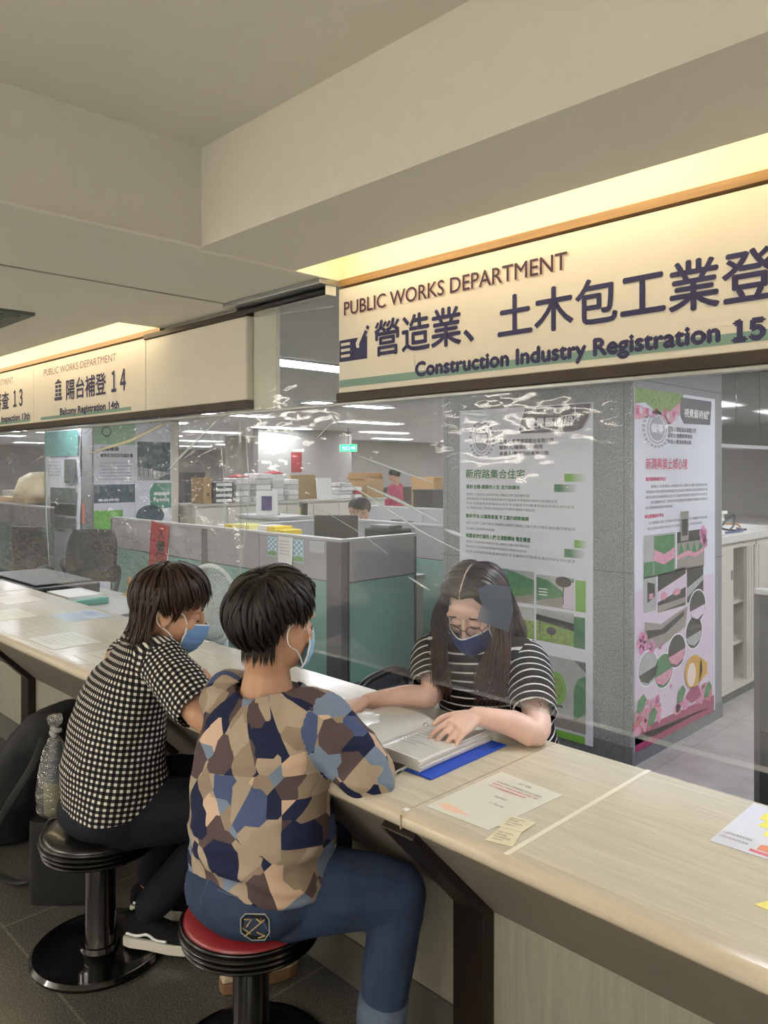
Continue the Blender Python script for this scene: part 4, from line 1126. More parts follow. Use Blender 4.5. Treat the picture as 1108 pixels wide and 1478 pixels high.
# far furniture
def far_desk(x, y, label, m, items):
    desk(label, x - 0.7, y - 0.35, x + 0.7, y + 0.35, 0.74, m)
    for k, (kind, dx, dy, s_, mm, lab) in enumerate(items):
        t = thing(kind, lab, kind.replace('_', ' '), (x + dx, y + dy, 0.741), 'things on the far desks')
        b = MB(); b.box((x + dx - s_[0] / 2, y + dy - s_[1] / 2, 0.741), (x + dx + s_[0] / 2, y + dy + s_[1] / 2, 0.74 + s_[2])); b.build('body', mm, t, bevel=0.01)
        if kind == 'paper_pile':
            b = MB(); b.box((x + dx - s_[0] / 2 + .02, y + dy - s_[1] / 2 - .02, 0.74 + s_[2]), (x + dx + s_[0] / 2 - .01, y + dy + s_[1] / 2 - .03, 0.76 + s_[2])); b.build('top_sheet', M['paper'], t)
        else:
            b = MB(); b.box((x + dx - s_[0] / 2 - .006, y + dy - s_[1] / 2 - .006, 0.74 + s_[2] * .92), (x + dx + s_[0] / 2 + .006, y + dy + s_[1] / 2 + .006, 0.745 + s_[2])); b.build('lid', mm, t)
DG = bpy.data.materials['desk_grey']; TE = mat('bag_teal', (84, 104, 112), 0.7); DKG = mat('dark_box', (58, 58, 60), 0.6)
far_desk(-8.3, 9.6, 'far desk holding a tan carton and a grey pile', DG, [('carton', -0.3, 0, (0.5, 0.4, 0.62), TANBOX, 'tan carton stacked on a far desk below the green exit sign'), ('paper_pile', 0.35, 0, (0.35, 0.3, 0.5), PG2, 'grey paper pile beside the tan carton')])
far_desk(-7.4, 8.6, 'far desk with a dark box and paper', DG, [('dark_case', -0.3, 0, (0.4, 0.35, 0.45), DKG, 'dark case on a far desk behind the masked man'), ('paper_pile', 0.3, 0, (0.35, 0.3, 0.38), PWHT, 'white paper pile beside the dark case')])
far_desk(-9.4, 11.2, 'farthest desk with a teal bag', DG, [('bag', 0.2, 0, (0.6, 0.4, 0.7), TE, 'dull teal bag on a far desk beside the person in pink'), ('paper_pile', -0.4, 0, (0.35, 0.3, 0.45), PG2, 'grey paper pile beside the dull teal bag')])
far_desk(-5.6, 8.3, 'far desk with low white piles near the granite column', DG, [('paper_pile', -0.3, 0, (0.4, 0.3, 0.3), PWHT, 'low white pile on the far desk near the granite column'), ('dark_case', 0.3, 0, (0.5, 0.3, 0.36), DKG, 'dark flat case near the granite column')])
far_desk(-10.8, 6.6, 'far desk behind the steel cabinets', DG, [('dark_case', -0.4, 0, (0.4, 0.35, 0.7), DKG, 'dark case behind the white bundles'), ('carton', 0.3, 0, (0.4, 0.35, 0.55), TANBOX, 'tan carton behind the white bundles')])
far_desk(-11.6, 5.2, 'far desk beside the far column', DG, [('dark_case', 0.0, 0, (0.5, 0.35, 0.7), DKG, 'dark case behind the far granite column')])
far_desk(-11.4, 3.2 + 0.9, 'far desk at the dim end of the office', DG, [('carton', -0.3, 0, (0.35, 0.3, 0.45), BEIGE, 'pale carton at the dim end of the office'), ('dark_case', 0.4, 0, (0.3, 0.3, 0.6), DKG, 'dark case at the dim end of the office')])
b = MB(); b.box((-11.25, 7.9, 0), (-11.1, 10.1, 2.22)); struct('wall_stub', b, mat('stub_wall', (166, 164, 158), 0.8))
b = MB(); b.box((-11.1, 8.62, 1.44), (-11.09, 8.86, 1.80)); tag(b.build('red_banner', mat('banner_red', (150, 40, 50), 0.6)), 'red paper banner on the far pale wall', 'banner')
t = thing('exit_sign', 'glowing green exit sign hanging from the office ceiling', 'exit sign', (-10.2, 9.2, 1.9))
EX = Matrix.Rotation(math.radians(45), 3, 'Z')
b = MB(); b.box((-10.36, 9.18, 1.80), (-10.04, 9.22, 1.94), rot=EX, c=(-10.2, 9.2, 1.87)); b.build('case', M['white'], t, bevel=0.004)
b = MB(); b.box((-10.345, 9.172, 1.812), (-10.055, 9.179, 1.928), rot=EX, c=(-10.2, 9.2, 1.87)); b.build('light_face', mat('exit_green', (60, 200, 140), 0.4, emit=((40, 235, 150), 2.2)), t)
f = Flat(V((-10.2, 9.2, 1.87)) + EX @ V((-0.13, -0.0285, -0.045)), EX @ V((1, 0, 0)), (0, 0, 1), 0.26, 0.09); f.text('出口', 0.1, 0.1, 0.6, 0.9, 0, 1); f.poly([(0.7, 0.35), (0.85, 0.35), (0.85, 0.15), (1.0, 0.5), (0.85, 0.85), (0.85, 0.65), (0.7, 0.65)], 0, 1); f.build('lettering', mat('exit_white', (240, 255, 246), 0.4, emit=((240, 255, 246), 2.0)), t)
b = MB(); b.tube([(-10.2, 9.2, 1.94), (-10.2, 9.2, 2.22)], 0.008, 8); b.build('rod', M['grey'], t)

# ------------------------------------------------------------------ steel cabinets behind the near column
t = thing('steel_cabinet', 'low beige steel cabinet with open sliding door behind the pink poster', 'cabinet', (-2.2, 5.3, 0))
b = MB()
b.box((-2.42, 4.80, 0.08), (-2.40, 5.50, 1.04)); b.box((-2.42, 4.80, 0.08), (-1.95, 4.82, 1.04)); b.box((-2.42, 5.48, 0.08), (-1.95, 5.50, 1.04)); b.box((-2.42, 4.80, 0.08), (-1.95, 5.50, 0.11)); b.box((-2.42, 4.80, 1.0), (-1.95, 5.50, 1.04))
b.build('body', BEIGE, t)
b = MB(); b.box((-2.40, 4.82, 0.62), (-1.99, 5.48, 0.64)); b.build('shelf', BEIGE, t)
b = MB(); b.box((-2.40, 4.82, 0.35), (-1.99, 5.48, 0.37)); b.build('shelf', BEIGE, t)
b = MB(); b.box((-1.965, 4.82, 0.11), (-1.95, 5.10, 1.0)); d_ = b.build('door', BEIGE, t, bevel=0.003)
b = MB(); b.box((-1.951, 5.06, 0.80), (-1.946, 5.08, 0.86)); b.build('handle', M['grey'], d_)
for y in (5.33, 5.37, 5.41):
    b = MB(); b.box((-1.975, y, 0.11), (-1.95, y + 0.025, 1.0)); b.build('door_edge', BEIGE, t)
b = MB(); b.box((-2.44, 4.79, 1.04), (-1.93, 5.502, 1.09)); b.build('top', mat('cabinet_white', (214, 212, 204), 0.35), t, bevel=0.004)
b = MB(); b.box((-2.40, 4.82, 0), (-1.99, 5.50, 0.08)); b.build('base', M['kick'], t)
t = thing('steel_cabinet', 'low beige steel cabinet with a red bag hung on its side', 'cabinet', (-2.2, 5.8, 0))
b = MB(); b.box((-2.42, 5.505, 0.08), (-1.95, 6.08, 1.04)); b.build('body', BEIGE, t, bevel=0.003)
b = MB(); b.box((-2.44, 5.504, 1.04), (-1.93, 6.09, 1.09)); b.build('top', bpy.data.materials['cabinet_white'], t, bevel=0.004)
b = MB(); b.box((-1.95, 5.53, 0.70), (-1.944, 6.05, 1.0)); b.build('door', BEIGE, t, bevel=0.003)
b = MB(); b.box((-1.95, 5.53, 0.12), (-1.944, 6.05, 0.66)); b.build('door', mat('door_slate', (120, 122, 130), 0.5), t, bevel=0.003)
b = MB(); b.box((-2.40, 5.505, 0), (-1.99, 6.08, 0.08)); b.build('base', M['kick'], t)
t = thing('red_pouch', 'small red and pink pouch hung on the steel cabinet', 'pouch', (-1.93, 5.78, 0.75))
b = MB(); b.ell((-1.93, 5.79, 0.78), (0.012, 0.09, 0.075)); b.build('pouch', RED, t, smooth=True)
b = MB(); b.ell((-1.918, 5.78, 0.81), (0.008, 0.035, 0.03)); b.build('patch', mat('pouch_pink', (224, 130, 138), 0.6), t, smooth=True)
b = MB(); b.tube(catmull([(-1.935, 5.72, 0.81), (-1.935, 5.70, 0.90), (-1.938, 5.75, 0.92), (-1.935, 5.84, 0.84)], 5), 0.004, 6); b.build('cord', M['black'], t)
t = thing('glass_cabinet', 'wall cabinet with dark sliding glass doors over the steel cabinets', 'cabinet', (-2.2, 5.4, 1.66))
GL = mat('dark_glass', (74, 80, 78), 0.06, spec=1.0, coat=0.6)
b = MB(); b.box((-2.40, 4.80, 1.66), (-2.0, 6.09, 2.21)); b.build('body', BEIGED, t)
for y in (4.82, 5.24, 5.66):
    b = MB(); b.box((-2.0, y, 1.68), (-1.985, y + 0.41, 2.20)); b.build('door', GL, t, bevel=0.002)
b = MB(); b.box((-2.01, 4.80, 1.65), (-1.97, 6.09, 1.672)); b.build('track', FCAP, t)
b = MB(); b.box((-2.45, 4.8, 1.09), (-2.43, 6.09, 1.66)); struct('wall_backing', b, mat('backing_wall', (120, 117, 108), 0.75))
t = thing('wall_box', 'white equipment box standing on the steel cabinet', 'box', (-2.3, 5.05, 1.09))
b = MB(); b.box((-2.36, 5.02, 1.09), (-2.2, 5.50, 1.34)); b.build('body', M['white'], t, bevel=0.004)
b = MB(); b.box((-2.20, 5.10, 1.31), (-2.197, 5.30, 1.325)); b.build('label_strip', mat('strip_yellow', (238, 228, 180), 0.5), t)
random.seed(9)
for i in range(7):
    b = MB(); z = 1.092 + i * 0.022; b.box((-2.16 + random.uniform(-.01, .01), 4.84, z), (-1.98 + random.uniform(-.02, .02), 5.04, z + 0.02), rot=Matrix.Rotation(random.uniform(-.1, .1), 3, 'Z'))
    tag(b.build('paper_ream', M['paper'], bevel=0.002), 'white papers in the pile before the white equipment box', 'papers', 'papers piled on the steel cabinet')
def cable(pts, r, m, label):
    b = MB(); b.tube(catmull(pts, 8), r, 8); return tag(b.build('cable', m, smooth=True), label, 'cable', 'cables on the steel cabinet')
cable([(-2.19, 5.18, 1.31), (-2.12, 5.22, 1.22), (-2.10, 5.26, 1.12), (-2.04, 5.33, 1.098), (-2.02, 5.5, 1.096)], 0.007, M['black'], 'thick black cable running down from the equipment box')
cable([(-2.1, 5.24, 1.10), (-2.08, 5.33, 1.17), (-2.06, 5.40, 1.20), (-2.05, 5.36, 1.13), (-2.05, 5.28, 1.098)], 0.006, mat('cable_grey', (70, 74, 92), 0.5), 'looped grey cable before the equipment box')
cable([(-2.02, 5.05, 1.097), (-1.99, 5.2, 1.097), (-2.0, 5.4, 1.097), (-2.1, 5.55, 1.097)], 0.006, mat('cable_blue', (52, 78, 150), 0.5), 'blue cable lying flat on the steel cabinet')
cable([(-2.2, 5.35, 1.14), (-2.14, 5.45, 1.13), (-2.12, 5.6, 1.12), (-2.1, 5.62, 1.098)], 0.006, mat('cable_orange', (196, 146, 72), 0.5), 'orange cable behind the grey loop')

# ------------------------------------------------------------------ office chairs
def office_chair(label, bh=0.44):
    t = thing('office_chair', label, 'office chair', (0, 0, 0), 'black office chairs')
    for k in range(5):
        a = 2 * PI * k / 5
        b = MB(); b.tube([(0.03 * math.cos(a), 0.03 * math.sin(a), 0.10), (0.29 * math.cos(a), 0.29 * math.sin(a), 0.065)], [0.024, 0.016], 8); g = b.build('leg', M['black'], t, smooth=True)
        b = MB(); b.lathe([(0.001, -0.012), (0.028, -0.012), (0.028, 0.012), (0.001, 0.012)], (0.29 * math.cos(a), 0.29 * math.sin(a), 0.029), 14, axis=(-math.sin(a), math.cos(a), 0)); b.build('caster', M['black'], g)
    b = MB(); b.lathe([(0.03, 0.08), (0.03, 0.25), (0.02, 0.25), (0.02, 0.40)], (0, 0, 0), 14); b.build('column', M['grey'], t, angle=40)
    b = MB(); b.box((-0.24, -0.24, 0.41), (0.24, 0.24, 0.47)); b.build('seat', MESHBLK, t, bevel=0.02)
    def fn(u, v):
        x = (u - 0.5) * 0.44; z = 0.54 + bh * v
        w = 1 - 0.22 * max(0.0, v - 0.6) ** 2 * 6
        return V((x * w, 0.25 - 0.10 * (2 * u - 1) ** 2 * 0.5 + 0.06 * v * v, z))
    b = MB(); b.grid(fn, 12, 12); b.build('backrest', MESHBLK, t, smooth=True, solid=0.035)
    b = MB(); b.tube(catmull([(0, 0.1, 0.42), (0, 0.27, 0.43), (0, 0.30, 0.60)], 5), 0.02, 8, flat=0.5); b.build('spine', M['black'], t, smooth=True)
    for s_ in (-1, 1):
        b = MB(); b.tube(catmull([(s_ * 0.25, 0.05, 0.44), (s_ * 0.29, 0.05, 0.5), (s_ * 0.29, 0.12, 0.64), (s_ * 0.29, 0.05, 0.69), (s_ * 0.29, -0.12, 0.685), (s_ * 0.29, -0.18, 0.66)], 6), 0.017, 10); b.build('armrest', M['black'], t, smooth=True)
    return t
ch = office_chair('black office chair under the seated clerk in stripes', 0.22)
ch.location = (-1.93, 2.26, 0); ch.rotation_euler = (0, 0, math.radians(8))
ch = office_chair('black office chair beside the red and yellow bin behind the counter')
ch.location = (-6.36, 2.72, 0); ch.rotation_euler = (0, 0, math.radians(42))
dup(ch, (-7.45, 2.9, 0), math.radians(200), 'black office chair before the far column')
dup(ch, (-5.52, 5.42, 0), math.radians(-10), 'black office chair under the masked man behind the partition')
dup(ch, (-6.5, 3.95, 0), math.radians(190), 'black office chair behind the long partition near the red scroll')

# ------------------------------------------------------------------ behind the counter, far end
t = thing('tan_box', 'tan cardboard box with a white sheet, standing on the far end of the counter', 'box', (-5.64, 1.76, 0.76))
b = MB(); b.box((-5.76, 1.735, 0.761), (-5.56, 1.83, 0.95)); b.build('body', TANBOX, t, bevel=0.003)
b = MB(); b.box((-5.745, 1.731, 0.765), (-5.60, 1.735, 0.90)); b.build('sheet', M['paper'], t)
t = thing('scanner', 'flat black scanner on a low desk behind the counter', 'scanner', (-5.55, 2.1, 0.66))
b = MB(); b.box((-6.1, 1.90, 0.66), (-5.15, 2.35, 0.735)); b.build('body', mat('scanner_black', (34, 33, 34), 0.4), t, bevel=0.012)
b = MB(); b.box((-6.05, 1.93, 0.735), (-5.2, 2.32, 0.75)); b.build('lid', bpy.data.materials['scanner_black'], t, bevel=0.006)
desk('low grey desk under the flat black scanner behind the counter', -6.3, 1.86, -5.0, 2.45, 0.66, DG)
t = thing('paper_tray', 'white and green tray of papers beside the black chair behind the counter', 'tray', (-5.0, 2.0, 0.66))
b = MB(); b.box((-5.1, 1.95, 0.661), (-4.7, 2.2, 0.70)); b.build('tray', mat('tray_green', (120, 176, 160), 0.5), t, bevel=0.004)
b = MB(); b.box((-5.08, 1.96, 0.70), (-4.74, 2.18, 0.72)); b.build('papers', M['paper'], t)
desk('narrow grey desk under the green tray behind the counter', -5.0, 1.86, -4.3, 2.40, 0.66, DG)
t = thing('red_bin', 'red bin holding a yellow bottle behind the counter', 'bin', (-5.2, 2.55, 0))
b = MB(); b.lathe([(0.11, 0.0), (0.13, 0.56), (0.12, 0.56), (0.10, 0.02)], (-5.24, 2.62, 0), 4, axis=(0, 0, 1)); b.build('body', RED, t)
t = thing('yellow_bottle', 'yellow spray bottle standing in the red bin', 'bottle', (-5.66, 2.56, 0.02))
b = MB(); b.lathe([(0.04, 0.3), (0.045, 0.56), (0.035, 0.60), (0.014, 0.64), (0.014, 0.67), (0.001, 0.67)], (-5.27, 2.62, 0.0), 16); b.build('body', YEL, t, smooth=True)
b = MB(); b.lathe([(0.016, 0.67), (0.016, 0.71), (0.008, 0.73)], (-5.27, 2.62, 0.0), 12); b.build('cap', mat('cap_tan', (200, 150, 90), 0.5), t, smooth=True)
t = thing('wash_bowl', 'upturned pale yellow bowl on a tan shelf beyond the green partition', 'bowl', (-9.9, 3.6, 1.13))
b = MB(); b.lathe([(0.34, 0.0), (0.33, 0.08), (0.27, 0.24), (0.15, 0.31), (0.001, 0.32)], (-9.85, 3.75, 1.15), 24); b.build('bowl', mat('bowl_cream', (222, 208, 172), 0.5), t, smooth=True)
t = thing('tan_shelf', 'tan wooden shelf board under the upturned bowl', 'shelf', (-9.9, 3.7, 0))
b = MB(); b.box((-10.6, 3.45, 1.09), (-9.62, 4.1, 1.15)); b.build('board', mat('shelf_tan', (206, 176, 134), 0.5), t)
b = MB(); b.box((-10.5, 3.5, 0), (-9.7, 4.0, 1.09)); b.build('body', BEIGED, t)

# ------------------------------------------------------------------ fan behind the counter
FANW = mat('fan_white', (226, 234, 236), 0.35)
c = V((-3.243, 2.02, 0.858)); ax = V((math.cos(math.radians(-78)), math.sin(math.radians(-78)), 0.05)).normalized()
t = thing('standing_fan', 'white standing fan behind the counter beside the visitor in gingham', 'fan', (c.x, c.y, 0))
xx = ax.cross(V((0, 0, 1))).normalized(); yy = xx.cross(ax).normalized()
def ring(r, d): return [c + ax * d + (xx * math.cos(2 * PI * i / 48) + yy * math.sin(2 * PI * i / 48)) * r for i in range(48)]
b = MB()
for k in range(72):
    a = 2 * PI * k / 72; e = xx * math.cos(a) + yy * math.sin(a)
    for s_ in (1, -1):
        b.tube([c + e * 0.05 + ax * (0.06 * s_), c + e * 0.12 + ax * (0.055 * s_), c + e * 0.17 + ax * (0.03 * s_), c + e * 0.185], 0.0013, 5)
for r_, d_ in ((0.05, 0.06), (0.10, 0.057), (0.14, 0.046), (0.05, -0.06), (0.10, -0.057), (0.14, -0.046)):
    b.tube(ring(r_, d_), 0.0016, 5, closed=True)
b.build('cage', FANW, t, smooth=True)
b = MB(); b.tube(ring(0.187, 0.0), 0.011, 8, closed=True); b.build('rim', FANW, t, smooth=True)
b = MB(); b.lathe([(0.001, 0.064), (0.05, 0.062), (0.05, 0.056), (0.001, 0.056)], c, 24, axis=ax); b.build('badge', FANW, t, smooth=True)
BL = mat('fan_blade', (196, 214, 218), 0.3)
for k in range(3):
    a0 = 2 * PI * k / 3 + 0.4
    def fn(u, v):
        r = 0.025 + 0.135 * u; a = a0 + (v - 0.5) * (0.9 + 0.5 * u)
        return c + (xx * math.cos(a) + yy * math.sin(a)) * r + ax * (0.022 * (v - 0.5))
    b = MB(); b.grid(fn, 8, 8); b.build('blade', BL, t, smooth=True, solid=0.002)
b = MB(); b.lathe([(0.001, -0.17), (0.035, -0.165), (0.05, -0.10), (0.05, -0.055), (0.02, -0.05), (0.02, 0.03), (0.001, 0.03)], c, 20, axis=ax); b.build('motor', FANW, t, smooth=True)
pc = c - ax * 0.11
b = MB(); b.tube([(pc.x, pc.y, 0.03), (pc.x, pc.y, pc.z - 0.04)], 0.014, 12); b.build('pole', FANW, t, smooth=True)
b = MB(); b.lathe([(0.17, 0.0), (0.17, 0.015), (0.14, 0.03), (0.03, 0.045), (0.02, 0.06)], (pc.x, pc.y, 0), 32); b.build('base', FANW, t, smooth=True)

# ================================================================== STOOLS AND FLOOR THINGS
def stool(label, c, seat_m):
    t = thing('counter_stool', label, 'stool', (c[0], c[1], 0), 'round stools along the counter')
    b = MB(); b.lathe([(0.205, 0.0), (0.208, 0.010), (0.198, 0.020), (0.182, 0.017), (0.178, 0.013), (0.06, 0.016), (0.055, 0.03)], (c[0], c[1], 0), 56); b.build('base', M['blackgloss'], t, angle=50)
    b = MB(); b.lathe([(0.055, 0.015), (0.046, 0.03), (0.046, 0.33)], (c[0], c[1], 0), 32); b.build('column', M['blackgloss'], t, angle=50)
    pr = [(0.04, 0.322), (0.160, 0.325)]
    for k in range(3):
        z = 0.328 + k * 0.0155
        pr += [(0.162 + k * .004, z), (0.170 + k * .004, z + 0.002), (0.174 + k * .004, z + 0.007), (0.170 + k * .004, z + 0.012), (0.162 + k * .004, z + 0.0145)]
    pr += [(0.172, 0.377), (0.03, 0.377)]
    b = MB(); b.lathe(pr, (c[0], c[1], 0), 56); b.build('rim', RIMB, t, angle=40)
    b = MB(); b.lathe([(0.168, 0.372), (0.170, 0.380), (0.160, 0.391), (0.12, 0.398), (0.05, 0.400), (0.001, 0.400)], (c[0], c[1], 0), 56); b.build('seat', seat_m, t, smooth=True)
    b = MB(); b.tube([(c[0] + 0.173 * math.cos(2 * PI * i / 56), c[1] + 0.173 * math.sin(2 * PI * i / 56), 0.379) for i in range(56)], 0.005, 8, closed=True); b.build('piping', seat_m if seat_m is not VINR else M['blackgloss'], t, smooth=True)
    return t
RIMB = mat('rim_black', (12, 12, 13), 0.22)
VINB = mat('black_vinyl', (22, 22, 22), 0.28, coat=0.3, bump=(60, 0.06))
VINR = mat('red_vinyl', (140, 38, 44), 0.35, coat=0.2, bump=(60, 0.06))
S1 = (-2.357, 1.075); S2 = (-1.640, 1.145)
stool('black seated round stool under the visitor in the gingham shirt', S1, VINB)
stool('red seated round stool under the visitor in jeans', S2, VINR)

# ================================================================== PEOPLE
SKIN = mat('skin_fair', (234, 198, 184), 0.5, sss=0.15, var=(30, 0.05))
SKINT = mat('skin_tan', (194, 150, 122), 0.5, sss=0.15, var=(30, 0.05))
LASH = mat('lash_dark', (24, 18, 16), 0.6)
LOOP = mat('mask_white', (238, 240, 242), 0.7)
MASKB = mat('mask_blue', (112, 152, 204), 0.8, bump=(200, 0.1))
MASKL = mat('mask_pale_blue', (150, 198, 228), 0.8, bump=(200, 0.1))
MASKN = mat('mask_navy', (40, 58, 118), 0.85, bump=(150, 0.1))

def hairmat(name, c1, c2, rough=0.38, tip=None):
    m, nt, b = nodes_of(name)
    tc = N(nt, 'ShaderNodeTexCoord'); mp = N(nt, 'ShaderNodeMapping'); mp.inputs['Scale'].default_value = (60, 60, 9)
    nt.links.new(tc.outputs['Object'], mp.inputs[0])
    nz = N(nt, 'ShaderNodeTexNoise'); nz.inputs['Scale'].default_value = 3; nz.inputs['Detail'].default_value = 3
    nt.links.new(mp.outputs[0], nz.inputs['Vector'])
    r = ramp(nt, [(0.35, lin(*c1)), (0.7, lin(*c2))]); nt.links.new(nz.outputs['Fac'], r.inputs['Fac'])
    out = r.outputs['Color']
    if tip:
        sp = N(nt, 'ShaderNodeSeparateXYZ'); nt.links.new(tc.outputs['Object'], sp.inputs[0])
        mr = N(nt, 'ShaderNodeMapRange'); mr.inputs['From Min'].default_value = tip[1]; mr.inputs['From Max'].default_value = tip[2]
        nt.links.new(sp.outputs['Z'], mr.inputs['Value'])
        mx = N(nt, 'ShaderNodeMix', data_type='RGBA'); nt.links.new(mr.outputs[0], mx.inputs['Factor']); mx.inputs['A'].default_value = lin(*tip[0]); nt.links.new(out, mx.inputs['B']); out = mx.outputs['Result']
    nt.links.new(out, b.inputs['Base Color'])
    b.inputs['Roughness'].default_value = rough
    b.inputs['Specular IOR Level'].default_value = 0.35
    return m

def remesh(mb, voxel, iters=4, fac=0.5):
    me = mb.mesh('tmp')
    ob = bpy.data.objects.new('tmp', me); COL.objects.link(ob)
    md = ob.modifiers.new('r', 'REMESH'); md.mode = 'VOXEL'; md.voxel_size = voxel
    ms = ob.modifiers.new('s', 'SMOOTH'); ms.factor = fac; ms.iterations = iters
    dg = bpy.context.evaluated_depsgraph_get()
    out = bpy.data.meshes.new_from_object(ob.evaluated_get(dg))
    bpy.data.objects.remove(ob); bpy.data.meshes.remove(me)
    return out

def displace(me, fn):
    n = len(me.vertices)
    co = np.empty(n * 3); no = np.empty(n * 3)
    me.vertices.foreach_get('co', co); me.vertex_normals.foreach_get('vector', no)
    co = co.reshape(-1, 3); no = no.reshape(-1, 3)
    d = np.array([fn(V(c)) for c in co])
    me.vertices.foreach_set('co', (co + no * d[:, None]).ravel()); me.update()

def wrap_uv(me, axes):
    """axes: (p0, p1, mean radius, vector the seam turns away from)"""
    nv = len(me.vertices); nl = len(me.loops); npoly = len(me.polygons)
    co = np.empty(nv * 3); me.vertices.foreach_get('co', co); co = co.reshape(-1, 3)
    vi = np.empty(nl, dtype=np.int32); me.loops.foreach_get('vertex_index', vi)
    tot = np.empty(npoly, dtype=np.int32); me.polygons.foreach_get('loop_total', tot)
    cen = np.empty(npoly * 3); me.polygons.foreach_get('center', cen); cen = cen.reshape(-1, 3)
    pol = np.repeat(np.arange(npoly), tot)
    D = []
    for p0, p1, R, ref in axes:
        p0 = np.array(p0); d = np.array(p1) - p0; L = np.linalg.norm(d); d = d / L
        tt = np.clip((cen - p0) @ d, 0, L)
        D.append(np.linalg.norm(cen - p0 - tt[:, None] * d, axis=1) / R)
    reg = np.argmin(np.array(D), axis=0)
    uv = np.zeros((nl, 2))
    for k, (p0, p1, R, ref) in enumerate(axes):
        p0 = np.array(p0); d = np.array(p1) - p0; d = d / np.linalg.norm(d)
        e1 = np.array(ref, dtype=float); e1 = e1 - d * (e1 @ d); e1 /= np.linalg.norm(e1); e2 = np.cross(d, e1)
        def ang(p):
            q = p - p0; return np.arctan2(q @ e2, q @ e1), q @ d
        ac, _ = ang(cen)
        sel = reg[pol] == k
        al, vl = ang(co[vi[sel]])
        a0 = ac[pol[sel]]
        al = a0 + (al - a0 + np.pi) % (2 * np.pi) - np.pi
        uv[sel, 0] = al * R + k * 0.37; uv[sel, 1] = vl + k * 0.11
    lay = me.uv_layers.new(name='cloth')
    lay.data.foreach_set('uv', uv.astype(np.float32).ravel())

def cut(me, holes):
    import bmesh
    bm = bmesh.new(); bm.from_mesh(me); bm.faces.ensure_lookup_table()
    dead = []
    for f in bm.faces:
        c = f.calc_center_median()
        for hc, ax, r in holes:
            if (c - V(hc)).length < r and f.normal.dot(V(ax).normalized()) > 0.55:
                dead.append(f); break
    bmesh.ops.delete(bm, geom=dead, context='FACES')
    bm.to_mesh(me); bm.free(); me.update()

def frame(c, az, pitch, roll=0.0, s=1.0):
    a = math.radians(az); p = math.radians(pitch)
    F = V((math.cos(a) * math.cos(p), math.sin(a) * math.cos(p), -math.sin(p)))
    R = F.cross(V((0, 0, 1))).normalized(); U = R.cross(F)
    if roll:
        q = math.radians(roll); R, U = R * math.cos(q) + U * math.sin(q), U * math.cos(q) - R * math.sin(q)
    return dict(c=V(c), R=R, U=U, F=F, s=s)
def hp(H, r, u, f):
    return H['c'] + (H['R'] * r + H['U'] * u + H['F'] * f) * H['s']

def add_head(b, H):
    fr = (H['R'], H['F'], H['U']); s = H['s']
    def e(p, r): b.ell(hp(H, *p), [x * s for x in r], fr, 24, 16)
    e((0, .035, -.014), (.074, .093, .083))
    e((0, -.030, .028), (.062, .064, .080)); e((0, -.085, .056), (.030, .030, .024)); e((0, -.066, .030), (.050, .045, .030))
    for k in (-1, 1):
        e((k * .036, -.020, .062), (.030, .026, .028)); e((k * .033, .034, .074), (.028, .014, .012)); e((k * .031, .008, .077), (.017, .012, .011)); e((k * .010, -.030, .097), (.009, .010, .008))
        ea = hp(H, k * .079, -.006, -.010)
        b.ell(ea, (.008 * s, .018 * s, .031 * s), fr, 16, 12)
        P_ = [hp(H, k * .086, -.006 + .033 * math.sin(a), -.012 + .020 * math.cos(a)) for a in [(-0.9 + i * 0.4) for i in range(12)]]
        b.tube(P_, .0052 * s, 8)
        e((k * .083, -.034, -.006), (.006, .008, .010))
    b.limb([hp(H, 0, .022, .086), hp(H, 0, -.008, .100), hp(H, 0, -.026, .108)], [.008 * s, .010 * s, .012 * s], 12)
    e((0, -.058, .086), (.024, .012, .007)); e((0, -.070, .084), (.020, .012, .007)); e((0, .05, .07), (.05, .02, .03))

def eyes(parent, H, shut=True):
    for k in (-1, 1):
        P_ = [hp(H, k * (.031 + .015 * x), .002 - .004 * (1 - x * x) , .0895 - .006 * x * x) for x in (-1, -.6, -.2, .2, .6, 1)]
        b = MB(); b.tube(P_, .0016 * H['s'], 6); b.build('eyelashes', LASH, parent, smooth=True)
        P_ = [hp(H, k * (.033 + .019 * x), .034 + .004 * (1 - x * x), .090 - .010 * x * x) for x in (-1, -.5, 0, .5, 1)]
        b = MB(); b.tube(P_, [.0016, .003, .0034, .003, .0012], 6, flat=0.5, up=H['F']); b.build('eyebrow', LASH, parent, smooth=True)

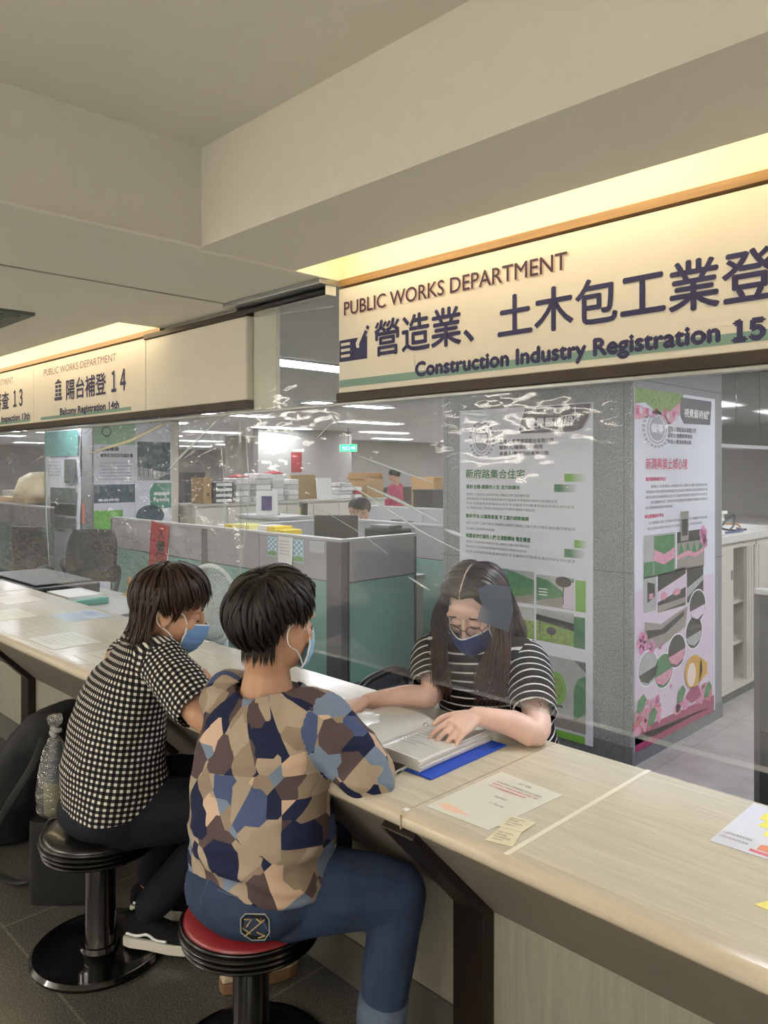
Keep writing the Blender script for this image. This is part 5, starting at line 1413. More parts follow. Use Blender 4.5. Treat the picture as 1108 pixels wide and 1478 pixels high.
def add_hand(b, w, fwd, nrm, right, curl=(20, 25, 20), spread=6, thumb=0.5, s=1.0):
    f = V(fwd).normalized(); n = V(nrm); n = (n - f * n.dot(f)).normalized(); S = f.cross(n) * (-1 if right else 1)
    w = V(w)
    b.loft([(w, .024 * s, .017 * s, S, n), (w + f * .02 * s, .029 * s, .017 * s, S, n), (w + f * .055 * s, .037 * s, .015 * s, S, n), (w + f * .086 * s, .039 * s, .012 * s, S, n)], 20, 4)
    tips = []
    for k, (o, L) in enumerate(((.029, .070), (.010, .078), (-.010, .072), (-.028, .057))):
        p = w + f * (.084 - .004 * abs(k - 1)) * s + S * o * s
        d = (f + S * math.tan(math.radians(spread * (1.3 - k * 0.9)))).normalized()
        pts = [p - d * .018 * s, p]; a = 0
        for seg, c_ in zip((.46, .30, .24), curl):
            a += math.radians(c_ + 2 * k)
            p = p + (d * math.cos(a) - n * math.sin(a)) * (L * seg * s)
            pts.append(p)
        b.limb(pts, [.0088 * s, .0092 * s, .0082 * s, .0074 * s, .0060 * s], 10, 3)
        tips.append(p)
    p0 = w + f * .018 * s + S * .020 * s; p1 = w + f * .048 * s + S * (.034 + .016 * thumb) * s - n * .008 * s
    p2 = p1 + (f * .8 + S * (.55 * thumb) - n * .25).normalized() * .031 * s; p3 = p2 + (f * .95 + S * (.1 * thumb) - n * .3).normalized() * .025 * s
    b.limb([p0, p1, p2, p3], [.014 * s, .0125 * s, .0098 * s, .0072 * s], 10, 3)
    return tips

def interp(tab, a):
    a = abs((a + 180) % 360 - 180)
    for (a0, v0), (a1, v1) in zip(tab[:-1], tab[1:]):
        if a0 <= a <= a1:
            return v0 + (v1 - v0) * (a - a0) / (a1 - a0)
    return tab[-1][1]

def hdir(H, az, el):
    a = math.radians(az); e = math.radians(el)
    return V((math.cos(e) * math.sin(a), math.sin(e), math.cos(e) * math.cos(a)))     # right, up, front
def hsurf(H, d, off):
    a, b_, c_ = .078 + off, .088 + off, .098 + off
    k = 1 / math.sqrt((d.x / a) ** 2 + (d.y / b_) ** 2 + (d.z / c_) ** 2)
    return hp(H, d.x * k, .033 + d.y * k, -.014 + d.z * k)
def slerp(a, b_, t):
    w = math.acos(max(-1, min(1, a.dot(b_))))
    if w < 1e-4: return a.copy()
    return (a * math.sin((1 - t) * w) + b_ * math.sin(t * w)) / math.sin(w)

def hair_cap(b, H, tab, off=0.008, tabl=None):
    nu, nv = 64, 16
    def fn(u, v):
        az = -180 + 360 * u
        e0 = interp(tab if az >= 0 or tabl is None else tabl, az) + 3
        el = e0 + (90 - e0) * v
        d = hdir(H, az, el)
        return hsurf(H, d, off + 0.0035 * noise.noise(V((d.x * 9, d.y * 3, d.z * 9))))
    b.grid(fn, nu, nv)

def lock(b, pts, w, th, c0):
    pts = catmull(pts, 3); n = len(pts)
    vs_ = []; m = 6
    for i, p in enumerate(pts):
        t = (pts[min(i + 1, n - 1)] - pts[max(i - 1, 0)]).normalized()
        o = p - c0; o = o - t * o.dot(t)
        o = o.normalized() if o.length > 1e-5 else t.orthogonal().normalized()
        sd = t.cross(o)
        x = i / (n - 1)
        k = (0.55 + 0.45 * math.sin(PI * min(1, x * 1.6 + .1))) * (1 - max(0, (x - 0.6) / 0.4) ** 1.6 * 0.92)
        for j in range(m):
            q = 2 * PI * j / m
            vs_.append(p + sd * (w * k * math.cos(q)) + o * (th * k * math.sin(q)))
    fs_ = [(i * m + j, i * m + (j + 1) % m, (i + 1) * m + (j + 1) % m, (i + 1) * m + j) for i in range(n - 1) for j in range(m)]
    fs_ += [tuple(range(m - 1, -1, -1)), tuple((n - 1) * m + j for j in range(m))]
    b.add(vs_, fs_)

def short_hair(H, tab, whorl, count, parent, m, lift=(0.004, 0.020), seed=1, tabl=None, flip=0.0, wid=(.006, .012), extra=None, wave=0.0):
    rnd = random.Random(seed)
    b = MB(); hair_cap(b, H, tab, tabl=tabl)
    w0 = hdir(H, *whorl)
    for i in range(count):
        az = rnd.uniform(-180, 180)
        e1 = interp(tab if az >= 0 or tabl is None else tabl, az) + rnd.uniform(-7, 4)
        tgt = hdir(H, az, e1)
        t0 = rnd.choice((0.02, 0.08, 0.2, 0.35, 0.5)) + rnd.uniform(0, .08)
        off = rnd.uniform(*lift)
        ph = rnd.uniform(0, 6)
        pts = []
        for k in range(8):
            t = t0 + (1 - t0) * k / 7
            d = slerp(w0, tgt, t)
            if wave:
                d = (d + w0.cross(tgt) * (wave * math.sin(t * 7 + ph))).normalized()
            o_ = 0.006 + off * (0.35 + 0.65 * math.sin(PI * min(1, t * 0.75 + .12)))
            if k == 7: o_ += flip * rnd.uniform(0, 1)
            pts.append(hsurf(H, d, o_))
        lock(b, pts, rnd.uniform(*wid), rnd.uniform(.0028, .0048), hp(H, 0, .03, -.014))
    if extra: extra(b, rnd)
    return b.build('hair', m, parent, smooth=True)

def face_mask(parent, H, m, up=26, low=-48, wide=66, pleats=True, loops=True, off=0.0):
    """pleated mask with a white top edge; the shell stands a few millimetres off the face"""
    def pt(s_, t_):
        az = s_ * wide; el = low + (up - low) * t_
        d = hdir(H, az, el)
        k = 1 / math.sqrt((d.x / (.070 + off)) ** 2 + (d.y / (.088 + off)) ** 2 + (d.z / (.082 + off)) ** 2)
        x, y, z = d.x * k, -.044 + d.y * k, .034 + d.z * k
        z += .014 * math.exp(-(s_ * 3.2) ** 2) * (0.3 + 0.7 * t_)
        if pleats:
            z += .003 * (((t_ * 4) % 1) - .5) * (1 if .12 < t_ < .9 else 0)
        return hp(H, x, y, z)
    g = thing_part('face_mask', parent)
    b = MB(); b.grid(lambda u, v: pt(2 * u - 1, v), 30, 26)
    o = b.build('face_mask', m, parent, smooth=True, solid=0.002)
    if loops:
        b = MB()
        b.tube([pt(2 * i / 30 - 1, 1.0) for i in range(31)], .0032, 6, flat=.5, up=H['F']); b.build('top_edge', LOOP, o, smooth=True)
        for k in (-1, 1):
            b = MB(); b.tube([pt(k, i / 10) for i in range(11)], .0026, 6); b.build('side_edge', LOOP, o, smooth=True)
            P_ = [pt(k, .94), hp(H, k * .072, .012, .04), hp(H, k * .086, .022, -.006), hp(H, k * .090, .0, -.034), hp(H, k * .084, -.034, -.022), hp(H, k * .072, -.055, .02), pt(k, .10)]
            b = MB(); b.tube(catmull(P_, 5), .0017, 6); b.build('ear_loop', LOOP, o, smooth=True)
    return o
def thing_part(*a):
    return None

def fold_fn(amp, fine, seed, sx=(2.2, 2.2, 6.0)):
    s0 = V((seed * 3.1, seed * 1.7, seed * 5.3))
    def fn(c):
        q = V((c.x * sx[0], c.y * sx[1], c.z * sx[2])) * 2.2 + s0
        a = 1 - abs(noise.noise(q)) * 2.2
        return amp * (a - 0.45) + fine * noise.noise(c * 38 + s0)
    return fn

# cloth materials on the unrolled coordinates
def uvtex(nt, sx, sy, rot=0.0):
    tc = N(nt, 'ShaderNodeTexCoord'); mp = N(nt, 'ShaderNodeMapping'); mp.inputs['Scale'].default_value = (sx, sy, 1); mp.inputs['Rotation'].default_value = (0, 0, rot)
    nt.links.new(tc.outputs['UV'], mp.inputs[0])
    return mp
def weave(nt, b, scale=900, st=0.12):
    tc = N(nt, 'ShaderNodeTexCoord'); nz = N(nt, 'ShaderNodeTexNoise'); nz.inputs['Scale'].default_value = scale; nt.links.new(tc.outputs['Object'], nz.inputs['Vector'])
    bp = N(nt, 'ShaderNodeBump'); bp.inputs['Strength'].default_value = st; bp.inputs['Distance'].default_value = 0.002
    nt.links.new(nz.outputs['Fac'], bp.inputs['Height']); nt.links.new(bp.outputs[0], b.inputs['Normal'])
def gingham(name, pitch):
    m, nt, b = nodes_of(name)
    mp = uvtex(nt, 1 / pitch, 1 / pitch)
    sp = N(nt, 'ShaderNodeSeparateXYZ'); nt.links.new(mp.outputs[0], sp.inputs[0])
    gs = []
    for ax in (0, 1):
        fr = N(nt, 'ShaderNodeMath', operation='FRACT'); nt.links.new(sp.outputs[ax], fr.inputs[0])
        g = N(nt, 'ShaderNodeMath', operation='GREATER_THAN'); g.inputs[1].default_value = 0.46; nt.links.new(fr.outputs[0], g.inputs[0]); gs.append(g)
    ad = N(nt, 'ShaderNodeMath', operation='ADD'); nt.links.new(gs[0].outputs[0], ad.inputs[0]); nt.links.new(gs[1].outputs[0], ad.inputs[1])
    mu = N(nt, 'ShaderNodeMath', operation='MULTIPLY'); mu.inputs[1].default_value = 0.5; nt.links.new(ad.outputs[0], mu.inputs[0])
    r = ramp(nt, [(0.0, lin(226, 222, 214)), (0.3, lin(62, 60, 60)), (0.8, lin(20, 20, 22))], 'CONSTANT')
    nt.links.new(mu.outputs[0], r.inputs['Fac']); nt.links.new(r.outputs[0], b.inputs['Base Color'])
    b.inputs['Roughness'].default_value = 0.85; b.inputs['Specular IOR Level'].default_value = 0.2
    return m
def striped(name, pitch, frac):
    m, nt, b = nodes_of(name)
    mp = uvtex(nt, 1, 1 / pitch)
    sp = N(nt, 'ShaderNodeSeparateXYZ'); nt.links.new(mp.outputs[0], sp.inputs[0])
    fr = N(nt, 'ShaderNodeMath', operation='FRACT'); nt.links.new(sp.outputs[1], fr.inputs[0])
    g = N(nt, 'ShaderNodeMath', operation='LESS_THAN'); g.inputs[1].default_value = frac; nt.links.new(fr.outputs[0], g.inputs[0])
    r = ramp(nt, [(0.0, lin(24, 23, 24)), (0.5, lin(232, 230, 228))], 'CONSTANT')
    nt.links.new(g.outputs[0], r.inputs['Fac']); nt.links.new(r.outputs[0], b.inputs['Base Color'])
    b.inputs['Roughness'].default_value = 0.85; b.inputs['Specular IOR Level'].default_value = 0.2; weave(nt, b)
    return m
def patchwork(name, size):
    m, nt, b = nodes_of(name)
    mp = uvtex(nt, 1 / size, 1 / size, 0.75)
    vo = N(nt, 'ShaderNodeTexVoronoi', voronoi_dimensions='2D', distance='MANHATTAN'); vo.inputs['Scale'].default_value = 1.0; vo.inputs['Randomness'].default_value = 0.95
    nt.links.new(mp.outputs[0], vo.inputs['Vector'])
    m2 = uvtex(nt, 0.62 / size, 0.62 / size, 0.2)
    v2 = N(nt, 'ShaderNodeTexVoronoi', voronoi_dimensions='2D', distance='EUCLIDEAN'); v2.inputs['Scale'].default_value = 1.0; v2.inputs['Randomness'].default_value = 1.0
    nt.links.new(m2.outputs[0], v2.inputs['Vector'])
    s1 = N(nt, 'ShaderNodeSeparateColor'); nt.links.new(vo.outputs['Color'], s1.inputs[0])
    s2 = N(nt, 'ShaderNodeSeparateColor'); nt.links.new(v2.outputs['Color'], s2.inputs[0])
    ad = N(nt, 'ShaderNodeMath', operation='ADD'); nt.links.new(s1.outputs[0], ad.inputs[0]); nt.links.new(s2.outputs[1], ad.inputs[1])
    fr = N(nt, 'ShaderNodeMath', operation='FRACT'); nt.links.new(ad.outputs[0], fr.inputs[0])
    pal = [(0.0, (172, 156, 138)), (0.15, (90, 76, 78)), (0.26, (122, 138, 162)), (0.38, (36, 42, 72)), (0.50, (150, 134, 118)), (0.61, (208, 180, 158)), (0.69, (78, 92, 130)), (0.76, (172, 156, 138)), (0.86, (92, 78, 80)), (0.94, (40, 46, 78))]
    r = ramp(nt, [(p, lin(*c)) for p, c in pal], 'CONSTANT')
    nt.links.new(fr.outputs[0], r.inputs['Fac']); nt.links.new(r.outputs[0], b.inputs['Base Color'])
    b.inputs['Roughness'].default_value = 0.85; b.inputs['Specular IOR Level'].default_value = 0.2; weave(nt, b)
    return m
DENIM = mat('denim', (54, 67, 94), 0.85, var=(14, 0.22), spec=0.2, bump=(500, 0.2))
DENIML = mat('denim_turnup', (96, 108, 130), 0.85, var=(40, 0.15), spec=0.2)
TROUS = mat('navy_trousers', (30, 32, 42), 0.85, spec=0.2, bump=(500, 0.15))
BLKP = mat('black_trousers', (22, 22, 24), 0.85, spec=0.2)

def cloth(name, b, voxel, m, parent, axes, fold, holes=(), iters=5):
    me = remesh(b, voxel, iters)
    wrap_uv(me, axes)
    displace(me, fold)
    if holes: cut(me, holes)
    return link(name, me, m, parent, smooth=True, solid=0.0015 if holes else 0)

def shoe(parent, heel, fwd, name, up_m, sole_m, L=0.25, detail=True, ankle=None):
    h = V(heel); f = V((fwd[0], fwd[1], 0)); f.normalize(); s = V((f.y, -f.x, 0)); up = V((0, 0, 1))
    outl = [(0.0, .0), (.004, .024), (.03, .033), (.09, .034), (.16, .043), (.21, .040), (.24, .025), (.25, .0)]
    ring_ = [h + f * (x * L / .25) + s * y for x, y in outl] + [h + f * (x * L / .25) - s * y for x, y in reversed(outl[1:-1])]
    b = MB(); b.prism(ring_, up * 0.03); o = b.build(name, sole_m, parent, bevel=0.004)
    b = MB()
    k = L / .25
    b.loft([(h + f * .005 * k + up * .055, .022, .03, s, up), (h + f * .03 * k + up * .062, .031, .04, s, up), (h + f * .09 * k + up * .056, .032, .034, s, up), (h + f * .15 * k + up * .044, .038, .024, s, up), (h + f * .21 * k + up * .037, .036, .017, s, up), (h + f * .243 * k + up * .033, .018, .010, s, up)], 20, 4)
    b.build('shoe_upper', up_m, o, smooth=True)
    if detail:
        for sd in (-1, 1):
            P_ = [h + f * x * k + s * sd * y + up * z for x, y, z in ((.02, .031, .046), (.055, .035, .044), (.09, .036, .052), (.12, .038, .040), (.155, .0405, .040))]
            b = MB(); b.tube(catmull(P_, 5), .0042, 6); b.build('side_stripe', LOOP, o, smooth=True)
        for i in range(4):
            x = .10 + i * .018; z = .082 - i * .007
            b = MB(); b.tube([h + f * x * k - s * .022 + up * (z - .012), h + f * (x + .004) * k + up * z, h + f * x * k + s * .022 + up * (z - .012)], .0025, 6); b.build('lace', LOOP, o, smooth=True)
    return o

# ------------------------------------------------------------------ visitor in gingham
def person_one():
    t = thing('person', 'seated visitor in black and white gingham shirt and dark trousers, blue mask, elbow on counter', 'person', (-2.30, 1.09, 0), 'people at the counter')
    R = V((0.999, -0.035, 0)); F = V((0.035, 0.999, 0))
    H = frame((-2.195, 1.235, 1.070), 54, 20, 0, 1.0)
    shR, elR, wrR = V((-2.115, 1.165, .925)), V((-1.885, 1.175, .803)), V((-1.97, 1.37, .795))
    shL, elL, wrL = V((-2.43, 1.195, .900)), V((-2.625, 1.32, .81)), V((-2.485, 1.433, .792))
    b = MB(); add_head(b, H)
    b.limb([hp(H, 0, -.03, -.03), V((-2.262, 1.19, .985)), V((-2.285, 1.165, .93))], [.055, .054, .065])
    b.loft([(V((-2.30, 1.09, .46)), .15, .11, R, F), (V((-2.31, 1.09, .65)), .14, .10, R, F), (V((-2.30, 1.13, .83)), .145, .09, R, F), (V((-2.288, 1.16, .93)), .12, .07, R, F)], 20, 3)
    b.limb([shR, elR, wrR], [.045, .037, .025]); b.limb([shL, elL, wrL], [.045, .037, .025])
    add_hand(b, wrR, (-.3, .95, 0), (0, 0, 1), True, (25, 30, 25))
    add_hand(b, wrL, (.93, .36, -.05), (.0, -.1, 1), False, (28, 38, 30), 3, .4)
    b.limb([(-2.435, 1.295, .15), (-2.455, 1.285, .08)], [.032, .030]); b.limb([(-2.245, 1.195, .15), (-2.262, 1.178, .09)], [.032, .030])
    body = link('body', remesh(b, .0042, 3), SKINT, t, smooth=True)
    eyes(t, H)
    b = MB()
    b.loft([(V((-2.288, 1.095, .478)), .178, .148, R, F), (V((-2.292, 1.090, .55)), .182, .150, R, F), (V((-2.296, 1.095, .66)), .172, .136, R, F), (V((-2.290, 1.115, .78)), .170, .122, R, F), (V((-2.280, 1.145, .88)), .172, .106, R, F), (V((-2.274, 1.165, .94)), .130, .080, R, F), (V((-2.268, 1.178, .975)), .076, .062, R, F)], 36, 5)
    seR = shR.lerp(elR, .68); seL = shL.lerp(elL, .7)
    b.limb([shR + V((-.05, 0, .0)), shR, seR], [.075, .070, .070], 18); b.tube([seR, seR + (elR - shR).normalized() * .03], [.070, .069], 18)
    b.limb([shL + V((.05, 0, 0)), shL, seL], [.066, .062, .062], 18)
    b.tube([(-2.268, 1.176, .962), (-2.258, 1.185, .998)], [.072, .064], 20)
    axes = [((-2.31, 1.08, .44), (-2.285, 1.155, .97), .175, (-.3, -1, 0)), (tuple(shR), tuple(elR), .072, (0, 0, 1)), (tuple(shL), tuple(elL), .072, (0, 0, 1))]
    e_ = seR + (elR - shR).normalized() * .03
    f1 = fold_fn(.010, .002, 1, (2.8, 2.8, 3.0))
    cloth('gingham_shirt', b, .006, gingham('gingham_check', .0172), t, axes, f1, [(e_, elR - shR, .075), (V((-2.258, 1.185, .999)), (.2, .2, 1), .062)])
    b = MB()
    b.ell((-2.30, 1.085, .468), (.185, .155, .085), None, 24, 14)
    b.limb([(-2.22, 1.10, .465), (-2.09, 1.25, .475), (-1.965, 1.40, .462)], [.105, .092, .072]); b.limb([(-1.965, 1.40, .455), (-2.13, 1.28, .30), (-2.25, 1.192, .135)], [.070, .062, .052])
    b.limb([(-2.38, 1.10, .465), (-2.33, 1.23, .485), (-2.285, 1.345, .492)], [.10, .085, .070]); b.limb([(-2.285, 1.345, .485), (-2.37, 1.325, .32), (-2.44, 1.292, .135)], [.068, .060, .050])
    cloth('trousers', b, .006, TROUS, t, [((-2.3, 1.08, .4), (-2.3, 1.08, .6), .15, (0, -1, 0))], fold_fn(.004, .001, 2))
    shoe(t, (-2.31, 1.135, .022), (.83, .56), 'shoe', BLKP, mat('shoe_sole', (206, 202, 192), 0.7), .26)
    shoe(t, (-2.49, 1.245, .0), (.78, .62), 'shoe', BLKP, bpy.data.materials['shoe_sole'], .26)
    HM = hairmat('hair_darkbrown', (18, 12, 10), (66, 42, 29))
    tab = [(0, 26), (35, 18), (60, 2), (85, -20), (100, -14), (115, -30), (140, -52), (180, -60)]
    def extra(b, rnd):
        for i in range(170):       # hair falling to the collar
            az = rnd.uniform(104, 256); d0 = hdir(H, az, rnd.uniform(-10, 55)); p = hsurf(H, d0, .022)
            d1 = hdir(H, az, -42); q = hsurf(H, d1, .030 + rnd.uniform(0, .014))
            e = q + V((0, 0, -.075 + rnd.uniform(-.022, .02))) - H['F'] * rnd.uniform(.0, .03)
            lock(b, [p, hsurf(H, hdir(H, az, (rnd.uniform(-10, 20))), .032), q, e], rnd.uniform(.007, .012), .004, hp(H, 0, .03, -.014))
        for i in range(60):        # fringe swept forward over the brow
            az = rnd.uniform(-45, 62); p = hsurf(H, hdir(H, az * 1.3, rnd.uniform(55, 75)), .014)
            lock(b, [p, hsurf(H, hdir(H, az * 1.1, 45), .024), hsurf(H, hdir(H, az, 24), .020), hsurf(H, hdir(H, az + 4, 8 - abs(az) * .16 + rnd.uniform(-6, 6)), .014)], rnd.uniform(.006, .010), .0035, hp(H, 0, .03, -.014))
        for i in range(22):        # sideburn in front of each ear
            for k in (-1, 1):
                az = k * rnd.uniform(62, 84); lock(b, [hsurf(H, hdir(H, az, 40), .016), hsurf(H, hdir(H, az, 15), .017), hsurf(H, hdir(H, az, -12), .011), hsurf(H, hdir(H, az - k * 4, -34 + rnd.uniform(-8, 8)), .004)], .007, .003, hp(H, 0, .03, -.014))
    short_hair(H, tab, (170, 62), 420, t, HM, (.008, .032), 11, flip=.010, extra=extra, wave=.035)
    face_mask(t, H, MASKB)
person_one()

# ------------------------------------------------------------------ visitor in the patterned top
def person_two():
    t = thing('person', 'seated visitor with short black hair in geometric patterned top and jeans, back to the viewer', 'person', (-1.62, 1.14, 0), 'people at the counter')
    R = V((0.985, 0.174, 0)); F = V((-0.174, 0.985, 0))
    H = frame((-1.608, 1.199, 1.112), 92, 7, 0, 1.0)
    shR, elR, wrR = V((-1.452, 1.218, .893)), V((-1.338, 1.268, .79)), V((-1.49, 1.345, .79))
    shL, elL, wrL = V((-1.778, 1.165, .893)), V((-1.92, 1.31, .80)), V((-1.74, 1.43, .79))
    b = MB(); add_head(b, H)
    b.limb([hp(H, 0, -.03, -.03), V((-1.626, 1.185, 1.0)), V((-1.624, 1.18, .92))], [.058, .058, .075])
    b.loft([(V((-1.603, 1.155, .46)), .16, .12, R, F), (V((-1.598, 1.145, .68)), .15, .11, R, F), (V((-1.608, 1.165, .83)), .155, .10, R, F), (V((-1.618, 1.180, .925)), .13, .075, R, F)], 20, 3)
    b.limb([shR, elR, wrR], [.048, .040, .027]); b.limb([shL, elL, wrL], [.048, .040, .027])
    add_hand(b, wrR, (-.9, .4, 0), (0, 0, 1), True, (20, 25, 20)); add_hand(b, wrL, (.8, .5, 0), (0, 0, 1), False, (20, 25, 20))
    b.limb([(-1.322, 1.302, .26), (-1.326, 1.30, .09)], [.042, .034]); b.limb([(-1.84, 1.30, .22), (-1.90, 1.262, .085)], [.040, .033])
    b.limb([(-1.326, 1.30, .08), (-1.30, 1.40, .035)], [.032, .025]); b.limb([(-1.90, 1.262, .075), (-1.87, 1.35, .035)], [.032, .025])
    link('body', remesh(b, .0042, 3), SKINT, t, smooth=True)
    eyes(t, H)
    b = MB()
    b.loft([(V((-1.593, 1.155, .500)), .186, .158, R, F), (V((-1.593, 1.149, .57)), .19, .160, R, F), (V((-1.591, 1.145, .68)), .184, .150, R, F), (V((-1.598, 1.155, .79)), .185, .138, R, F), (V((-1.608, 1.170, .875)), .180, .115, R, F), (V((-1.615, 1.180, .925)), .142, .092, R, F), (V((-1.620, 1.187, .957)), .098, .078, R, F)], 36, 5)
    end = elR.lerp(wrR, .22)
    b.limb([shR - R * .05, shR, elR, end], [.082, .078, .066, .062], 18); b.limb([shL + R * .05, shL, elL, elL.lerp(wrL, .25)], [.082, .074, .066, .058], 18)
    axes = [((-1.593, 1.145, .46), (-1.618, 1.18, .94), .175, (.17, -1, 0)), (tuple(shR), tuple(elR), .072, (.5, -1, 1)), (tuple(shL), tuple(elL), .072, (0, 0, 1))]
    f0 = fold_fn(.010, .002, 3, (2.4, 2.4, 6.0))
    cloth('patterned_top', b, .006, patchwork('geometric_print', .070), t, axes, f0, [(V((-1.620, 1.187, .957)), (0, 0, 1), .085)])
    b = MB()
    b.ell((-1.602, 1.13, .478), (.190, .165, .10), None, 24, 14)
    b.limb([(-1.52, 1.178, .470), (-1.43, 1.27, .476), (-1.335, 1.365, .468)], [.112, .095, .074]); b.limb([(-1.335, 1.365, .460), (-1.328, 1.335, .33), (-1.322, 1.302, .21)], [.072, .064, .056])
    b.limb([(-1.685, 1.18, .468), (-1.68, 1.30, .475), (-1.66, 1.415, .462)], [.108, .090, .072]); b.limb([(-1.66, 1.415, .455), (-1.75, 1.36, .32), (-1.835, 1.30, .20)], [.068, .060, .052])
    jeans = cloth('jeans', b, .006, DENIM, t, [((-1.62, 1.12, .4), (-1.62, 1.12, .6), .15, (0, -1, 0))], fold_fn(.004, .001, 6))
    b = MB(); b.tube([(-1.320, 1.306, .245), (-1.325, 1.30, .185)], [.061, .060], 24); b.build('turn_up', DENIML, jeans, smooth=True)
    b = MB(); b.tube([(-1.82, 1.306, .22), (-1.845, 1.292, .17)], [.056, .055], 24); b.build('turn_up', DENIML, jeans, smooth=True)
    # badge and pocket stitching on the back of the jeans
    from mathutils.bvhtree import BVHTree
    bv = BVHTree.FromPolygons([v.co for v in jeans.data.vertices], [tuple(p.vertices) for p in jeans.data.polygons])
    def onto(u, z, off=.002):
        o_ = V((-1.604, 1.13, z)) + R * u - F * 0.6
        hit = bv.ray_cast(o_, F)
        return (hit[0] + hit[1] * off) if hit[0] is not None else V((-1.604, .97, z)) + R * u
    u0, z0 = .125, .470
    shp = [(-.026, .020), (-.018, .030), (.018, .030), (.026, .020), (.026, -.010), (.012, -.030), (-.012, -.030), (-.026, -.010)]
    b = MB(); b.poly([onto(u0 + x, z0 + z, .003) for x, z in shp]); bg = b.build('badge', mat('badge_black', (18, 17, 18), 0.8), jeans, solid=.002)
    b = MB(); b.tube([onto(u0 + x, z0 + z, .004) for x, z in shp], .0016, 6, closed=True); b.build('badge_edge', mat('badge_grey', (150, 156, 160), 0.8), bg)
    b = MB()
    for pts in ([(-.02, -.018), (.02, .02)], [(-.018, .02), (-.004, .02), (-.012, .006)], [(.006, -.006), (.018, -.016), (.004, -.022)], [(.004, .022), (.016, .014)], [(-.02, .002), (-.006, -.010)]):
        b.tube([onto(u0 + x, z0 + z, .0045) for x, z in pts], .0016, 6)
    b.build('badge_stitching', mat('badge_gold', (176, 150, 96), 0.8), bg)
    b = MB()
    b.tube([onto(x, z, .0015) for x, z in ((.02, .53), (.05, .527), (.10, .523), (.14, .52))], .0013, 5)
    b.tube([onto(x, z, .0015) for x, z in ((.135, .52), (.138, .49), (.15, .465), (.145, .44))], .0013, 5)
    b.tube([onto(x, z, .0015) for x, z in ((-.10, .54), (-.105, .50), (-.10, .45))], .0013, 5)
    b.tube([onto(x, z, .0015) for x, z in ((-.02, .54), (-.018, .50), (-.005, .45))], .0013, 5)
    b.build('stitching', DENIML, jeans)
    TAN = mat('shoe_beige', (206, 190, 162), 0.7)
    shoe(t, (-1.925, 1.235, 0), (.3, .95), 'shoe', TAN, mat('shoe_tan_sole', (120, 88, 62), 0.7), .24, False)
    shoe(t, (-1.335, 1.265, 0), (.25, .97), 'shoe', TAN, bpy.data.materials['shoe_tan_sole'], .24, False)
    HM = hairmat('hair_black', (10, 8, 8), (36, 28, 25), .42)
    tab = [(0, 34), (30, 26), (55, 6), (74, -14), (88, 2), (104, -10), (118, -36), (140, -54), (180, -58)]
    def extra(b, rnd):
        for i in range(110):       # wavy top swept to the brow and over the ears
            az = rnd.uniform(-100, 100); e1 = interp(tab, az)
            p = hsurf(H, hdir(H, az * .9 + 20, rnd.uniform(58, 78)), .018)
            lock(b, [p, hsurf(H, hdir(H, az + 5, 46 + rnd.uniform(-6, 6)), .034 + rnd.uniform(-.006, .006)), hsurf(H, hdir(H, az + 1, max(e1 + 12, 26)), .028), hsurf(H, hdir(H, az - 5, e1 + rnd.uniform(-4, 10)), .012)], rnd.uniform(.006, .011), .004, hp(H, 0, .03, -.014))
        for i in range(70):
            az = rnd.uniform(118, 242); q = hsurf(H, hdir(H, az, -44), .012)
            lock(b, [hsurf(H, hdir(H, az, 0), .02), hsurf(H, hdir(H, az, -22), .02), q, q + V((0, 0, -.045 + rnd.uniform(-.016, .012)))], .007, .0035, hp(H, 0, .03, -.014))
    short_hair(H, tab, (168, 60), 480, t, HM, (.008, .034), 21, extra=extra, wave=.07)
    m = face_mask(t, H, MASKL)
person_two()

